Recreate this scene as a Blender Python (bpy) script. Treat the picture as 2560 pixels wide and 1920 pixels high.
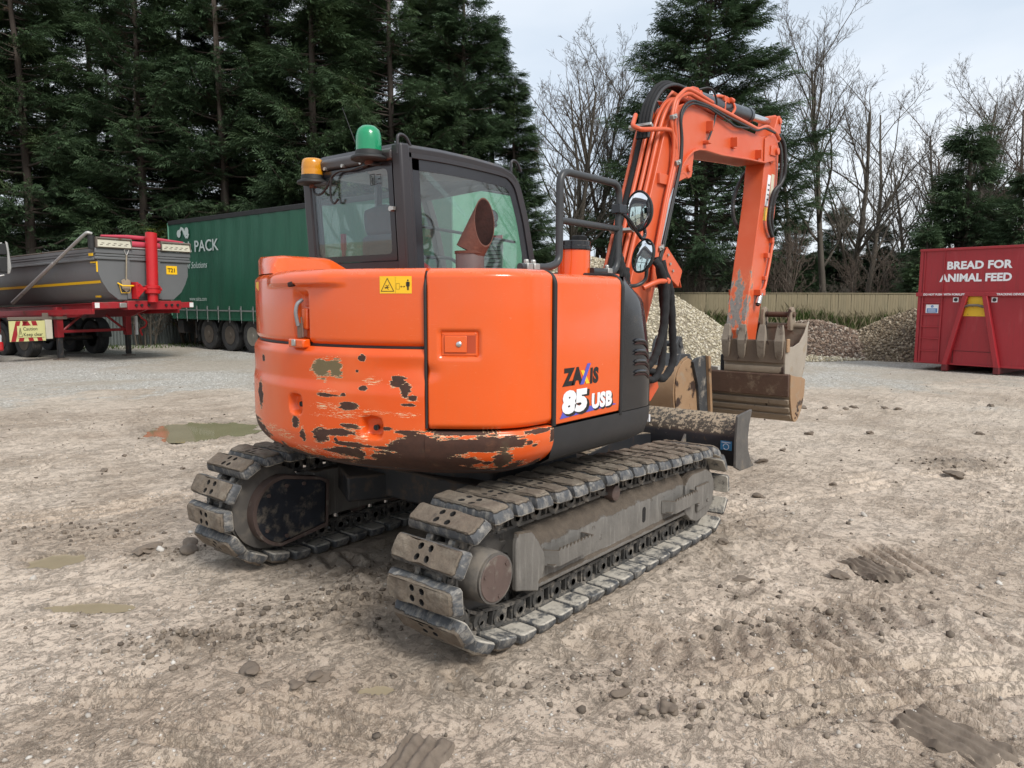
import bpy, bmesh, math, random
import numpy as np
from mathutils import Vector, Matrix, Euler

for _o in list(bpy.data.objects):
    bpy.data.objects.remove(_o, do_unlink=True)
S = bpy.context.scene
COL = S.collection
R = math.radians
rng = np.random.default_rng(7)
random.seed(7)

# ------------------------------------------------------------------ camera
cd = bpy.data.cameras.new('camera')
cam = bpy.data.objects.new('camera', cd)
COL.objects.link(cam)
cd.sensor_fit = 'HORIZONTAL'
cd.sensor_width = 36.0
cd.lens = 36.0 * 1848.9 / 2560.0
cd.clip_start = 0.05
cd.clip_end = 2000
CAMPOS = Vector((-3.723, -3.291, 1.693))
_yaw, _pit, _rol = R(39.09), R(-6.52), R(0.14)
_F = Vector((math.cos(_pit) * math.cos(_yaw), math.cos(_pit) * math.sin(_yaw), math.sin(_pit)))
_Rt = _F.cross(Vector((0, 0, 1))).normalized()
_U = _Rt.cross(_F)
_r2 = _Rt * math.cos(_rol) + _U * math.sin(_rol)
_u2 = _U * math.cos(_rol) - _Rt * math.sin(_rol)
cam.matrix_world = Matrix((( _r2.x, _u2.x, -_F.x, CAMPOS.x), (_r2.y, _u2.y, -_F.y, CAMPOS.y),
                           (_r2.z, _u2.z, -_F.z, CAMPOS.z), (0, 0, 0, 1)))
S.camera = cam

# ------------------------------------------------------------------ world: bright overcast sky
SUN_EL, SUN_AZ = R(46), R(256)          # soft sun behind thin cloud, to the right and behind the camera
w = bpy.data.worlds.new('World'); S.world = w; w.use_nodes = True
wn = w.node_tree; wn.nodes.clear()
def _n(t, **k):
    n = wn.nodes.new(t)
    for a, b in k.items(): setattr(n, a, b)
    return n
_out = _n('ShaderNodeOutputWorld'); _bg = _n('ShaderNodeBackground')
_sky = _n('ShaderNodeTexSky', sky_type='NISHITA', sun_disc=False, sun_elevation=SUN_EL,
          sun_rotation=R(90) - SUN_AZ, air_density=1.0, dust_density=2.0, ozone_density=1.0)
_tc = _n('ShaderNodeTexCoord')
_map = _n('ShaderNodeMapping'); _map.inputs['Scale'].default_value = (1.0, 1.0, 2.6)
_nz = _n('ShaderNodeTexNoise'); _nz.inputs['Scale'].default_value = 1.7; _nz.inputs['Detail'].default_value = 5
_nz.inputs['Roughness'].default_value = .52; _nz.inputs['Distortion'].default_value = .15
_cr = _n('ShaderNodeValToRGB')
_cr.color_ramp.elements[0].position = .36; _cr.color_ramp.elements[0].color = (4.9, 5.5, 6.2, 1)
_cr.color_ramp.elements[1].position = .66; _cr.color_ramp.elements[1].color = (6.9, 7.15, 7.45, 1)
_mx = _n('ShaderNodeMix', data_type='RGBA'); _mx.inputs[0].default_value = .86
L = wn.links.new
L(_tc.outputs['Generated'], _map.inputs[0]); L(_map.outputs[0], _nz.inputs['Vector'])
L(_nz.outputs['Fac'], _cr.inputs[0])
L(_sky.outputs[0], _mx.inputs[6]); L(_cr.outputs[0], _mx.inputs[7])
L(_mx.outputs[2], _bg.inputs[0]); _bg.inputs[1].default_value = .072
L(_bg.outputs[0], _out.inputs[0])

sd = bpy.data.lights.new('sun', 'SUN'); sd.energy = 1.5; sd.angle = R(20); sd.color = (1, .97, .92)
sun = bpy.data.objects.new('sun', sd); COL.objects.link(sun)
_sv = Vector((math.cos(SUN_EL) * math.cos(SUN_AZ), math.cos(SUN_EL) * math.sin(SUN_AZ), math.sin(SUN_EL)))
sun.rotation_euler = _sv.to_track_quat('Z', 'Y').to_euler()
S.view_settings.view_transform = 'Standard'; S.view_settings.look = 'None'
S.view_settings.exposure = 1.14; S.view_settings.gamma = 1.0
S.view_settings.use_curve_mapping = False
S.render.engine = 'CYCLES'
S.cycles.use_denoising = True
S.cycles.max_bounces = 7; S.cycles.diffuse_bounces = 3; S.cycles.glossy_bounces = 3
S.cycles.transmission_bounces = 4; S.cycles.transparent_max_bounces = 10
S.cycles.caustics_reflective = False; S.cycles.caustics_refractive = False

# ------------------------------------------------------------------ mesh helpers
def fillet(path, r, seg=5):
    """round the corners of a polyline"""
    P = [Vector(p) for p in path]; out = [P[0]]
    for i in range(1, len(P) - 1):
        a, b, c = P[i - 1], P[i], P[i + 1]
        d0, d1 = (a - b), (c - b)
        rr = min(r, d0.length * .48, d1.length * .48)
        p0, p1 = b + d0.normalized() * rr, b + d1.normalized() * rr
        for k in range(seg + 1):
            t = k / seg
            out.append(p0 * (1 - t) ** 2 + b * 2 * t * (1 - t) + p1 * t * t)
    out.append(P[-1]); return out

def smooth_path(path, n=6):
    """Catmull-Rom through the points"""
    P = [Vector(p) for p in path]; P = [P[0] * 2 - P[1]] + P + [P[-1] * 2 - P[-2]]; out = []
    for i in range(1, len(P) - 2):
        for k in range(n):
            t = k / n; a, b, c, d = P[i - 1], P[i], P[i + 1], P[i + 2]
            out.append(.5 * ((2 * b) + (c - a) * t + (2 * a - 5 * b + 4 * c - d) * t * t + (-a + 3 * b - 3 * c + d) * t ** 3))
    out.append(P[-2]); return out

class MB:
    def __init__(s): s.v = []; s.f = []; s.m = []
    def add(s, vs, fs, mi=0):
        o = len(s.v); s.v += [tuple(v) for v in vs]
        for f in fs: s.f.append([i + o for i in f]); s.m.append(mi)
        return s
    def box(s, c, d, rot=None, mi=0):
        x, y, z = d[0] / 2, d[1] / 2, d[2] / 2
        vs = [Vector(q) for q in ((-x,-y,-z),(x,-y,-z),(x,y,-z),(-x,y,-z),(-x,-y,z),(x,-y,z),(x,y,z),(-x,y,z))]
        if rot is not None:
            M = rot if isinstance(rot, Matrix) else Euler(rot).to_matrix()
            vs = [M @ v for v in vs]
        c = Vector(c)
        return s.add([v + c for v in vs], [(0,3,2,1),(4,5,6,7),(0,1,5,4),(1,2,6,5),(2,3,7,6),(3,0,4,7)], mi)
    def mm(s, x0, x1, y0, y1, z0, z1, mi=0):
        return s.box(((x0+x1)/2, (y0+y1)/2, (z0+z1)/2), (abs(x1-x0), abs(y1-y0), abs(z1-z0)), mi=mi)
    def prism(s, pts, a0, a1, axis='y', mi=0):
        n = len(pts); put = {'y': lambda p, a: (p[0], a, p[1]), 'x': lambda p, a: (a, p[0], p[1]), 'z': lambda p, a: (p[0], p[1], a)}[axis]
        vs = [put(p, a0) for p in pts] + [put(p, a1) for p in pts]
        area = sum(pts[i][0]*pts[(i+1)%n][1]-pts[(i+1)%n][0]*pts[i][1] for i in range(n))
        fl = (area > 0) ^ (a1 < a0) ^ (axis == 'y')
        F = [list(range(n))[::-1], list(range(n, 2*n))] + [(i, (i+1)%n, n+(i+1)%n, n+i) for i in range(n)]
        if not fl: F = [list(f)[::-1] for f in F]
        return s.add(vs, F, mi)
    def rings(s, rings, closed=True, caps=(True, True), mi=0):
        n = len(rings[0]); vs = [p for r in rings for p in r]; F = []
        for i in range(len(rings) - 1):
            for k in range(n if closed else n - 1):
                j = (k + 1) % n
                F.append((i*n+k, i*n+j, (i+1)*n+j, (i+1)*n+k))
        if caps[0]: F.append(list(range(n))[::-1])
        if caps[1]: F.append(list(range((len(rings)-1)*n, len(rings)*n)))
        return s.add(vs, F, mi)
    def tube(s, path, r, n=8, caps=True, mi=0):
        P = [Vector(p) for p in path]
        rs = r if isinstance(r, (list, tuple)) else [r] * len(P)
        rings = []; up = None
        for i, p in enumerate(P):
            t = (P[min(i+1, len(P)-1)] - P[max(i-1, 0)])
            if t.length < 1e-9: t = Vector((0, 0, 1))
            t.normalize()
            if up is None:
                up = t.orthogonal().normalized()
            up = (up - t * up.dot(t))
            if up.length < 1e-6: up = t.orthogonal()
            up.normalize(); b = t.cross(up)
            rings.append([p + (up * math.cos(2*math.pi*k/n) + b * math.sin(2*math.pi*k/n)) * rs[i] for k in range(n)])
        return s.rings(rings, True, (caps, caps), mi)
    def cyl(s, p0, p1, r0, r1=None, n=20, caps=True, mi=0):
        return s.tube([p0, p1], [r0, r0 if r1 is None else r1], n, caps, mi)
    def lathe(s, prof, o=(0,0,0), axis=(0,0,1), n=24, caps=(True, True), mi=0):
        a = Vector(axis).normalized(); u = a.orthogonal().normalized(); b = a.cross(u); o = Vector(o)
        rings = [[o + a*h + (u*math.cos(2*math.pi*k/n) + b*math.sin(2*math.pi*k/n))*max(r, 1e-4) for k in range(n)] for r, h in prof]
        return s.rings(rings, True, caps, mi)
    def blob(s, c, r, seed=0, sub=2, amp=.25, sc=(1,1,1), mi=0):
        bm = bmesh.new(); bmesh.ops.create_icosphere(bm, subdivisions=sub, radius=1)
        g = random.Random(seed); ph = [(g.uniform(-3,3), g.uniform(-3,3), g.uniform(-3,3), g.uniform(0,6)) for _ in range(5)]
        vs = []
        for v in bm.verts:
            d = 1 + amp * sum(math.sin(v.co.dot(Vector(p[:3])) * 1.3 + p[3]) for p in ph) / 2.2
            vs.append(Vector((v.co.x*sc[0], v.co.y*sc[1], v.co.z*sc[2])) * r * d + Vector(c))
        fs = [[q.index for q in f.verts] for f in bm.faces]; bm.free()
        return s.add(vs, fs, mi)
    def xf(s, M):
        s.v = [tuple(M @ Vector(v)) for v in s.v]; return s
    def mesh(s, name, mats, smooth=35):
        me = bpy.data.meshes.new(name); me.from_pydata(s.v, [], s.f)
        for m in (mats if isinstance(mats, (list, tuple)) else [mats]): me.materials.append(m)
        if any(s.m): me.polygons.foreach_set('material_index', s.m)
        if smooth:
            me.polygons.foreach_set('use_smooth', [True] * len(me.polygons))
            me.update(); me.set_sharp_from_angle(angle=R(smooth))
        me.update(); return me
    def build(s, name, mats, parent=None, smooth=35, bevel=0, seg=2, label=None):
        o = bpy.data.objects.new(name, s.mesh(name, mats, smooth)); COL.objects.link(o)
        if parent is not None: o.parent = parent
        if bevel:
            b = o.modifiers.new('bevel', 'BEVEL'); b.width = bevel; b.segments = seg; b.limit_method = 'ANGLE'; b.angle_limit = R(40)
            b.harden_normals = False
        if label: o['label'] = label
        return o

def thing(name, label, cat, loc=(0,0,0), rz=0, group=None):
    o = bpy.data.objects.new(name, None); COL.objects.link(o)
    o.location = loc; o.rotation_euler = (0, 0, rz); o.empty_display_size = .2
    o['label'] = label; o['category'] = cat
    if group: o['group'] = group
    return o
def tag(o, label, cat, group=None):
    o['label'] = label; o['category'] = cat
    if group: o['group'] = group
    return o
def inst(me, name, parent, M=None):
    o = bpy.data.objects.new(name, me); COL.objects.link(o); o.parent = parent
    if M is not None: o.matrix_local = M
    return o
def text(s, size, mat, parent, M, name='lettering', shear=0, bold=0, extrude=.0008, xs=1.0, spacing=1.0, align='LEFT'):
    """flat print as a thin mesh; the text lies in the local xy plane of M"""
    cu = bpy.data.curves.new(name, 'FONT'); cu.body = s; cu.size = size; cu.shear = shear; cu.offset = bold
    cu.extrude = extrude; cu.space_character = spacing; cu.align_x = align; cu.resolution_u = 3
    t = bpy.data.objects.new('tmp', cu); COL.objects.link(t)
    dg = bpy.context.evaluated_depsgraph_get()
    me = bpy.data.meshes.new_from_object(t.evaluated_get(dg)); bpy.data.objects.remove(t, do_unlink=True)
    me.materials.clear(); me.materials.append(mat); me.name = name
    me.transform(M @ Matrix.Diagonal((xs, 1, 1, 1)))
    o = bpy.data.objects.new(name, me); COL.objects.link(o); o.parent = parent
    return o
def basis(o, ex, ey):
    """matrix with origin o, local x along ex, local y along ey"""
    ex = Vector(ex).normalized(); ey = Vector(ey); ez = ex.cross(ey).normalized(); ey = ez.cross(ex)
    return Matrix(((ex.x, ey.x, ez.x, o[0]), (ex.y, ey.y, ez.y, o[1]), (ex.z, ey.z, ez.z, o[2]), (0,0,0,1)))
def align(p0, p1):
    d = Vector(p1) - Vector(p0)
    M = d.to_track_quat('Z', 'Y').to_matrix().to_4x4(); M.translation = Vector(p0); return M

# ------------------------------------------------------------------ value noise (numpy)
_tab = np.random.default_rng(11).random((256, 256)).astype(np.float32)
def vn(x, y, s, seed=0):
    x = np.asarray(x) * s + seed * 17.3; y = np.asarray(y) * s + seed * 31.7
    xi = np.floor(x).astype(int); yi = np.floor(y).astype(int); fx = x - xi; fy = y - yi
    fx = fx*fx*(3-2*fx); fy = fy*fy*(3-2*fy)
    a = _tab[xi & 255, yi & 255]; b = _tab[(xi+1) & 255, yi & 255]; c = _tab[xi & 255, (yi+1) & 255]; d = _tab[(xi+1) & 255, (yi+1) & 255]
    return (a*(1-fx)+b*fx)*(1-fy) + (c*(1-fx)+d*fx)*fy
def fbm(x, y, s, seed=0, o=4, g=.5):
    t = 0; a = 1; n = 0
    for k in range(o):
        t = t + a * vn(x, y, s * 2**k, seed + k); n += a; a *= g
    return t / n
# ------------------------------------------------------------------ materials
class NT:
    def __init__(s, name):
        s.m = bpy.data.materials.new(name); s.m.use_nodes = True; s.t = s.m.node_tree
        s.b = s.t.nodes['Principled BSDF']; s.out = s.t.nodes['Material Output']
        s._co = None
    def node(s, t, **k):
        n = s.t.nodes.new(t)
        for a, b in k.items(): setattr(n, a, b)
        return n
    def link(s, a, b): s.t.links.new(a, b)
    def setin(s, sock, v):
        if hasattr(v, 'is_output'): s.link(v, sock)
        else: sock.default_value = v
    def co(s):
        """object coordinates, shifted per object so that copies differ"""
        if s._co is None:
            tc = s.node('ShaderNodeTexCoord'); oi = s.node('ShaderNodeObjectInfo')
            mu = s.node('ShaderNodeMath', operation='MULTIPLY'); s.link(oi.outputs['Random'], mu.inputs[0]); mu.inputs[1].default_value = 23.0
            ad = s.node('ShaderNodeVectorMath', operation='ADD'); s.link(tc.outputs['Object'], ad.inputs[0]); s.link(mu.outputs[0], ad.inputs[1])
            s._co = ad.outputs[0]
        return s._co
    def scaled(s, v, sc):
        n = s.node('ShaderNodeVectorMath', operation='MULTIPLY'); s.link(v, n.inputs[0]); n.inputs[1].default_value = sc; return n.outputs[0]
    def noise(s, scale, detail=3, rough=.55, vec=None, dist=0):
        n = s.node('ShaderNodeTexNoise'); s.link(vec if vec is not None else s.co(), n.inputs['Vector'])
        n.inputs['Scale'].default_value = scale; n.inputs['Detail'].default_value = detail
        n.inputs['Roughness'].default_value = rough; n.inputs['Distortion'].default_value = dist
        return n.outputs['Fac']
    def voro(s, scale, feature='F1', vec=None, out='Distance', rnd=1.0):
        n = s.node('ShaderNodeTexVoronoi', feature=feature); s.link(vec if vec is not None else s.co(), n.inputs['Vector'])
        n.inputs['Scale'].default_value = scale; n.inputs['Randomness'].default_value = rnd
        return n.outputs[out]
    def step(s, v, a, b):
        n = s.node('ShaderNodeMapRange'); n.interpolation_type = 'SMOOTHSTEP'
        s.setin(n.inputs[0], v); n.inputs[1].default_value = a; n.inputs[2].default_value = b
        return n.outputs[0]
    def math(s, op, a, b=0.0):
        n = s.node('ShaderNodeMath', operation=op); s.setin(n.inputs[0], a); s.setin(n.inputs[1], b); return n.outputs[0]
    def mix(s, f, a, b):
        n = s.node('ShaderNodeMix', data_type='RGBA'); s.setin(n.inputs[0], f)
        for i, v in ((6, a), (7, b)):
            if not hasattr(v, 'is_output') and len(v) == 3: v = (*v, 1)
            s.setin(n.inputs[i], v)
        return n.outputs[2]
    def fmix(s, f, a, b):
        n = s.node('ShaderNodeMix', data_type='FLOAT'); s.setin(n.inputs[0], f); s.setin(n.inputs[2], a); s.setin(n.inputs[3], b); return n.outputs[0]
    def attr(s, name):
        n = s.node('ShaderNodeAttribute'); n.attribute_name = name; return n
    def upz(s):
        g = s.node('ShaderNodeNewGeometry'); x = s.node('ShaderNodeSeparateXYZ'); s.link(g.outputs['Normal'], x.inputs[0]); return x.outputs[2]
    def bump(s, h, strength=.3, dist=.01):
        n = s.node('ShaderNodeBump'); s.link(h, n.inputs['Height']); n.inputs['Strength'].default_value = strength
        n.inputs['Distance'].default_value = dist; s.link(n.outputs[0], s.b.inputs['Normal'])
    def fin(s, col=None, rough=None, metal=None, **k):
        if col is not None: s.setin(s.b.inputs['Base Color'], (*col, 1) if not hasattr(col, 'is_output') and len(col) == 3 else col)
        if rough is not None: s.setin(s.b.inputs['Roughness'], rough)
        if metal is not None: s.setin(s.b.inputs['Metallic'], metal)
        for a, b in k.items(): s.setin(s.b.inputs[a.replace('_', ' ')], b)
        return s.m

def sc3(c, k): return tuple(min(1, x * k) for x in c)
def plain(name, c, rough=.5, metal=0, var=.25, vs=5, bump=0, bs=60, dust=None, dthr=(.55, .75), dscale=6, up=0, **k):
    """a paint / plastic / metal with tonal variation, optional dust gathering in patches and on upward faces"""
    t = NT(name)
    n = t.noise(vs, 4)
    col = t.mix(n, sc3(c, 1 - var), sc3(c, 1 + var))
    rg = t.fmix(t.noise(vs * 2.3, 3), max(0, rough - .09), min(1, rough + .09))
    if dust is not None:
        d = t.noise(dscale, 6, .62)
        if up: d = t.math('ADD', d, t.math('MULTIPLY', t.math('MAXIMUM', t.upz(), 0.0), up))
        d = t.step(d, *dthr); col = t.mix(d, col, dust); rg = t.fmix(d, rg, .92)
    if bump: t.bump(t.noise(bs, 5, .6), bump, .004)
    return t.fin(col, rg, metal, **k)

MUD = (.135, .105, .078); DRYMUD = (.30, .255, .20)
ORANGE = (.72, .095, .008)

def paint_mat(name, scr=1.0):
    t = NT(name)
    n1 = t.noise(2.2, 4); c = t.mix(t.step(n1, .38, .70), ORANGE, (.70, .105, .018))
    v = t.scaled(t.co(), (3, 3, 42))                         # fine level scratches and wipe marks
    sn = t.noise(7, 5, .7, vec=v, dist=.6)
    c = t.mix(t.math('MULTIPLY', t.step(sn, .62, .70), .45 * scr), c, (.80, .27, .13))
    v2 = t.scaled(t.co(), (9, 9, 1.2)); c = t.mix(t.math('MULTIPLY', t.step(t.noise(4, 4, .6, vec=v2), .5, .8), .22), c, (.62, .12, .03))
    sp = t.step(t.noise(95, 2, .5), .76, .80); c = t.mix(t.math('MULTIPLY', sp, .6), c, (.30, .10, .05))
    g = t.step(t.math('ADD', t.noise(9, 6, .65), t.math('MULTIPLY', t.math('MAXIMUM', t.upz(), 0.0), .20)), .66, .86)
    c = t.mix(t.math('MULTIPLY', g, .28), c, (.42, .24, .15))
    r = t.fmix(t.noise(5, 5, .65), .11, .30)
    t.bump(t.math('ADD', t.noise(3.0, 2), t.math('MULTIPLY', sn, .03)), .05, .010)
    return t.fin(c, t.fmix(g, r, .8), 0, Specular_IOR_Level=.5, Coat_Weight=.4, Coat_Roughness=.08)
M_or = paint_mat('orange_paint')

def boom_paint():
    t = NT('worn_orange_paint')
    c = t.mix(t.step(t.noise(1.8, 4), .35, .7), (.58, .084, .022), (.60, .120, .048))
    # arm: paint scraped to grey steel along the lower part, driven by height in the object (real wear)
    a = t.attr('wear'); w = t.math('ADD', a.outputs['Fac'], t.math('SUBTRACT', t.math('MULTIPLY', t.noise(9, 6, .72, vec=t.scaled(t.co(), (1.6, 1.6, .55))), 1.5), .75))
    m = t.step(w, .56, .60); e = t.step(w, .50, .55)
    c = t.mix(t.math('MULTIPLY', e, .5), c, (.78, .25, .10)); c = t.mix(m, c, t.mix(t.noise(40, 3), (.10, .085, .075), (.34, .31, .28)))
    g = t.step(t.noise(14, 6, .6), .6, .8); c = t.mix(t.math('MULTIPLY', g, .25), c, (.38, .14, .07))
    t.bump(m, -.25, .003)
    return t.fin(c, t.fmix(m, t.fmix(t.noise(6, 4), .32, .52), .6), 0)
M_boom = boom_paint()

def chip_paint():
    """orange paint with rusty chips (attribute chip), cream primer scratches (attribute prim); uv = arc length, height"""
    t = NT('chipped_orange_paint')
    uv = t.node('ShaderNodeUVMap'); uv.uv_map = 'UVMap'; U = uv.outputs[0]
    n1 = t.noise(2.2, 4); base = t.mix(t.step(n1, .36, .72), (.70, .088, .010), (.70, .125, .032))
    sn = t.noise(6, 5, .7, vec=t.scaled(U, (2, 34, 1)), dist=.5)
    base = t.mix(t.math('MULTIPLY', t.step(sn, .64, .74), .4), base, (.84, .30, .14))
    ch = t.attr('chip').outputs['Fac']; pr = t.attr('prim').outputs['Fac']
    e1 = t.noise(13, 7, .68, vec=t.scaled(U, (.50, 2.5, 1)), dist=.3); e2 = t.noise(60, 5, .65, vec=t.scaled(U, (.35, 1.7, 1)))
    f = t.math('ADD', ch, t.math('ADD', t.math('MULTIPLY', t.math('SUBTRACT', e1, .5), 1.15), t.math('MULTIPLY', t.math('SUBTRACT', e2, .5), .70)))
    rust = t.step(f, .545, .555); rim = t.step(f, .520, .526)
    st = t.noise(14, 8, .80, vec=t.scaled(U, (1.3, 13, 1)), dist=.35)
    ps = t.step(t.math('ADD', t.math('MULTIPLY', pr, .42), st), .955, .965)
    rc = t.mix(t.noise(16, 6, .7), (.020, .010, .007), (.085, .033, .019))
    rc = t.mix(t.step(t.noise(5, 5, .6), .55, .75), rc, (.085, .062, .035))
    rc = t.mix(t.math('MULTIPLY', t.step(t.noise(9, 5, .7, vec=t.scaled(U, (2, 22, 1))), .62, .72), .45), rc, (.30, .10, .04))
    ol = t.attr('olive').outputs['Fac']; rc = t.mix(ol, rc, (.15, .115, .055))
    cream = t.mix(t.noise(30, 3), (.58, .40, .20), (.78, .66, .44))
    c = t.mix(ps, base, cream); c = t.mix(rim, c, cream); c = t.mix(rust, c, rc)
    g = t.step(t.noise(7, 6, .65), .60, .85); c = t.mix(t.math('MULTIPLY', g, .25), c, (.36, .16, .08))
    h = t.math('ADD', t.math('MULTIPLY', rust, -1.0), t.math('MULTIPLY', t.noise(3, 3), .6)); t.bump(h, .35, .004)
    rr = t.fmix(rust, t.fmix(ps, t.fmix(t.noise(5, 5), .13, .34), .6), t.fmix(t.noise(25, 4), .7, .95))
    return t.fin(c, rr, 0)
M_chip = chip_paint()

M_black = plain('black_plastic', (.014, .015, .018), .13, var=.3, bump=.05, dust=(.10, .085, .07), dthr=(.62, .9), up=.14)
M_blackm = plain('black_satin_skirt', (.022, .024, .028), .42, var=.3, dust=(.11, .10, .09), dthr=(.60, .85), up=.1)
M_rubber = plain('black_rubber', (.014, .014, .014), .65, var=.4, bump=.2, bs=90)
M_cab = plain('grey_cab_paint', (.030, .028, .031), .40, var=.12, dust=(.12, .10, .085), dthr=(.66, .9), up=.16)
M_frit = plain('black_glass_border', (.022, .022, .026), .16, var=.1)
M_rail = plain('grey_rail_paint', (.034, .036, .038), .42, var=.18, bump=.08)
M_seat = plain('grey_seat_cloth', (.075, .078, .082), .8, var=.3, bump=.2, bs=120)
M_dark = plain('dark_interior', (.022, .023, .025), .6, var=.2)
M_steel = plain('bright_steel', (.62, .62, .63), .22, 1.0, var=.12)
M_zinc = plain('zinc_plated', (.46, .45, .42), .42, .85, var=.2)
M_cyl = plain('dark_cylinder_paint', (.028, .033, .040), .3, var=.2)
M_sleeve = plain('black_hose_sleeve', (.012, .012, .013), .88, var=.5, bump=.6, bs=45)
M_hose = plain('black_hose', (.020, .020, .021), .55, var=.25, bump=.2, bs=90)
M_rustpipe = plain('rusty_exhaust', (.105, .040, .026), .82, var=.5, vs=14, bump=.5, bs=70, dust=(.20, .09, .055), dthr=(.5, .8), dscale=18)
M_steelpipe = plain('dull_exhaust_steel', (.16, .135, .13), .5, .4, var=.3, vs=9, dust=(.16, .07, .045), dthr=(.5, .8))
M_sootshade = plain('soot_and_slot_shade', (.035, .012, .009), .95, var=.6, vs=30, bump=.7, bs=80)  # sooty exhaust bore; elsewhere painted shade inside slots and holes
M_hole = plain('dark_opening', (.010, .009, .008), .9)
M_yellow = plain('yellow_sticker', (.86, .50, .015), .4, var=.04)
M_inkb = plain('black_print', (.008, .008, .009), .4, var=.1)
M_white = plain('white_print', (.80, .80, .82), .4, var=.05)
M_blue = plain('blue_print', (.085, .09, .46), .4, var=.05)
M_bluest = plain('blue_sticker', (.05, .22, .42), .45, var=.1, dust=(.12, .10, .08), dthr=(.58, .8), dscale=40)
M_under = plain('undercarriage_dark', (.018, .019, .021), .6, var=.4, bump=.3, bs=40, dust=(.075, .055, .042), dthr=(.48, .66), dscale=9, up=.25)
M_drum = plain('muddy_drum', (.115, .105, .095), .62, .2, var=.35, vs=6, bump=.25, bs=50, dust=(.20, .175, .145), dthr=(.5, .75), dscale=8, up=.15)
M_disc = plain('brown_cover_disc', (.125, .088, .076), .6, .25, var=.35, vs=9, dust=(.23, .205, .17), dthr=(.56, .72), dscale=12)
M_bucket = None
def mud_frame():
    t = NT('muddy_track_frame')
    c = t.mix(t.noise(5, 5, .65), (.075, .070, .063), (.20, .185, .165))
    v = t.scaled(t.co(), (16, 16, 1.5)); c = t.mix(t.math('MULTIPLY', t.step(t.noise(3, 5, .6, vec=v), .5, .74), .35), c, (.32, .30, .27))
    u = t.math('MAXIMUM', t.upz(), 0.0)
    md = t.step(t.math('ADD', t.noise(9, 7, .7), t.math('MULTIPLY', u, .62)), .64, .80)
    mc = t.mix(t.noise(22, 6, .7), (.036, .027, .020), (.15, .118, .088))
    c = t.mix(md, c, mc)
    t.bump(t.math('ADD', t.math('MULTIPLY', md, t.noise(35, 7, .7)), t.math('MULTIPLY', t.noise(60, 4), .15)), .8, .015)
    return t.fin(c, t.fmix(md, .55, .9), 0)
M_frame = mud_frame()
def shoe_mat():
    t = NT('mud_caked_rubber_shoe')
    rub = t.mix(t.noise(12, 4), (.032, .035, .040), (.105, .108, .112))
    dry = t.mix(t.noise(30, 5, .7), (.30, .265, .215), (.54, .50, .43))
    wet = t.mix(t.noise(26, 6, .72), (.085, .066, .049), (.25, .20, .150)); wet = t.mix(t.step(t.noise(7, 5, .65), .45, .68), wet, t.mix(t.noise(40, 5), (.15, .122, .092), (.34, .29, .225)))
    up = t.attr('outer').outputs['Fac']       # 1 on the tread face, 0 on the inner side, .5 on flanks
    n = t.noise(11, 6, .72)
    dm = t.step(n, .36, .54)                   # dried film on the inner side
    inner = t.mix(dm, rub, dry)
    mm = t.step(t.math('ADD', n, t.math('MULTIPLY', t.math('SUBTRACT', up, .76), 1.1)), .44, .58)
    outer = t.mix(t.math('MULTIPLY', t.step(t.noise(24, 7, .75, vec=t.scaled(t.co(), (1, 1, .45))), .44, .66), .75), rub, t.mix(.45, dry, (.16, .15, .14))); outer = t.mix(mm, outer, wet)
    c = t.mix(t.step(up, .05, .2), inner, outer)
    hole = t.attr('hole').outputs['Fac']; c = t.mix(hole, c, (.018, .017, .017))
    h = t.math('ADD', t.math('MULTIPLY', t.noise(20, 8, .75), t.math('ADD', mm, .25)), t.math('ADD', t.math('MULTIPLY', mm, .8), t.math('MULTIPLY', t.noise(6, 4), .8)))
    t.bump(h, .9, .022)
    return t.fin(c, t.fmix(mm, t.fmix(dm, .45, .8), .93), 0)
M_shoe = shoe_mat()
M_chain = plain('muddy_chain_steel', (.075, .072, .068), .5, .35, var=.4, vs=18, bump=.3, dust=(.22, .195, .165), dthr=(.48, .66), dscale=24, up=.1)
def bucket_mat(name, a, b, dirt):
    t = NT(name)
    c = t.mix(t.noise(4, 6, .65), a, b)
    c = t.mix(t.step(t.noise(7, 6, .7), .52, .68), c, dirt)
    c = t.mix(t.step(t.noise(3, 5, .6, vec=t.scaled(t.co(), (1, 2.5, 1.2))), .62, .68), c, (.040, .022, .015))
    t.bump(t.noise(38, 6, .7), .5, .006)
    return t.fin(c, t.fmix(t.noise(9, 4), .5, .88), .1)
M_bkt = bucket_mat('muddy_bucket_steel', (.17, .13, .092), (.32, .255, .185), (.26, .215, .16))
M_bktrust = bucket_mat('rusty_bucket_edge', (.055, .028, .018), (.115, .062, .038), (.16, .11, .072))
M_bktside = bucket_mat('worn_bucket_side', (.27, .23, .185), (.40, .35, .285), (.30, .235, .165))
M_bktblk = bucket_mat('black_worn_bucket', (.02, .022, .026), (.075, .078, .08), (.28, .25, .21))
M_bkttan = bucket_mat('tan_rust_bucket', (.25, .14, .07), (.38, .25, .145), (.30, .225, .155))
M_tooth = bucket_mat('muddy_teeth', (.175, .140, .105), (.27, .225, .175), (.11, .078, .055))
def blade_mat():
    t = NT('black_blade_paint')
    c = t.mix(t.noise(6, 5), (.012, .013, .016), (.030, .031, .034))
    c = t.mix(t.step(t.noise(9, 6, .7, vec=t.scaled(t.co(), (3, 3, 1))), .60, .72), c, (.085, .048, .026))
    u = t.math('MAXIMUM', t.upz(), 0.0)
    md = t.step(t.math('ADD', t.noise(30, 6, .75), t.math('MULTIPLY', u, .26)), .68, .74)
    c = t.mix(md, t.mix(t.step(u, .25, .5), c, (.052, .042, .031)), (.32, .255, .18))
    t.bump(md, .6, .006)
    return t.fin(c, t.fmix(md, .45, .9), 0)
M_blade = blade_mat()
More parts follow.
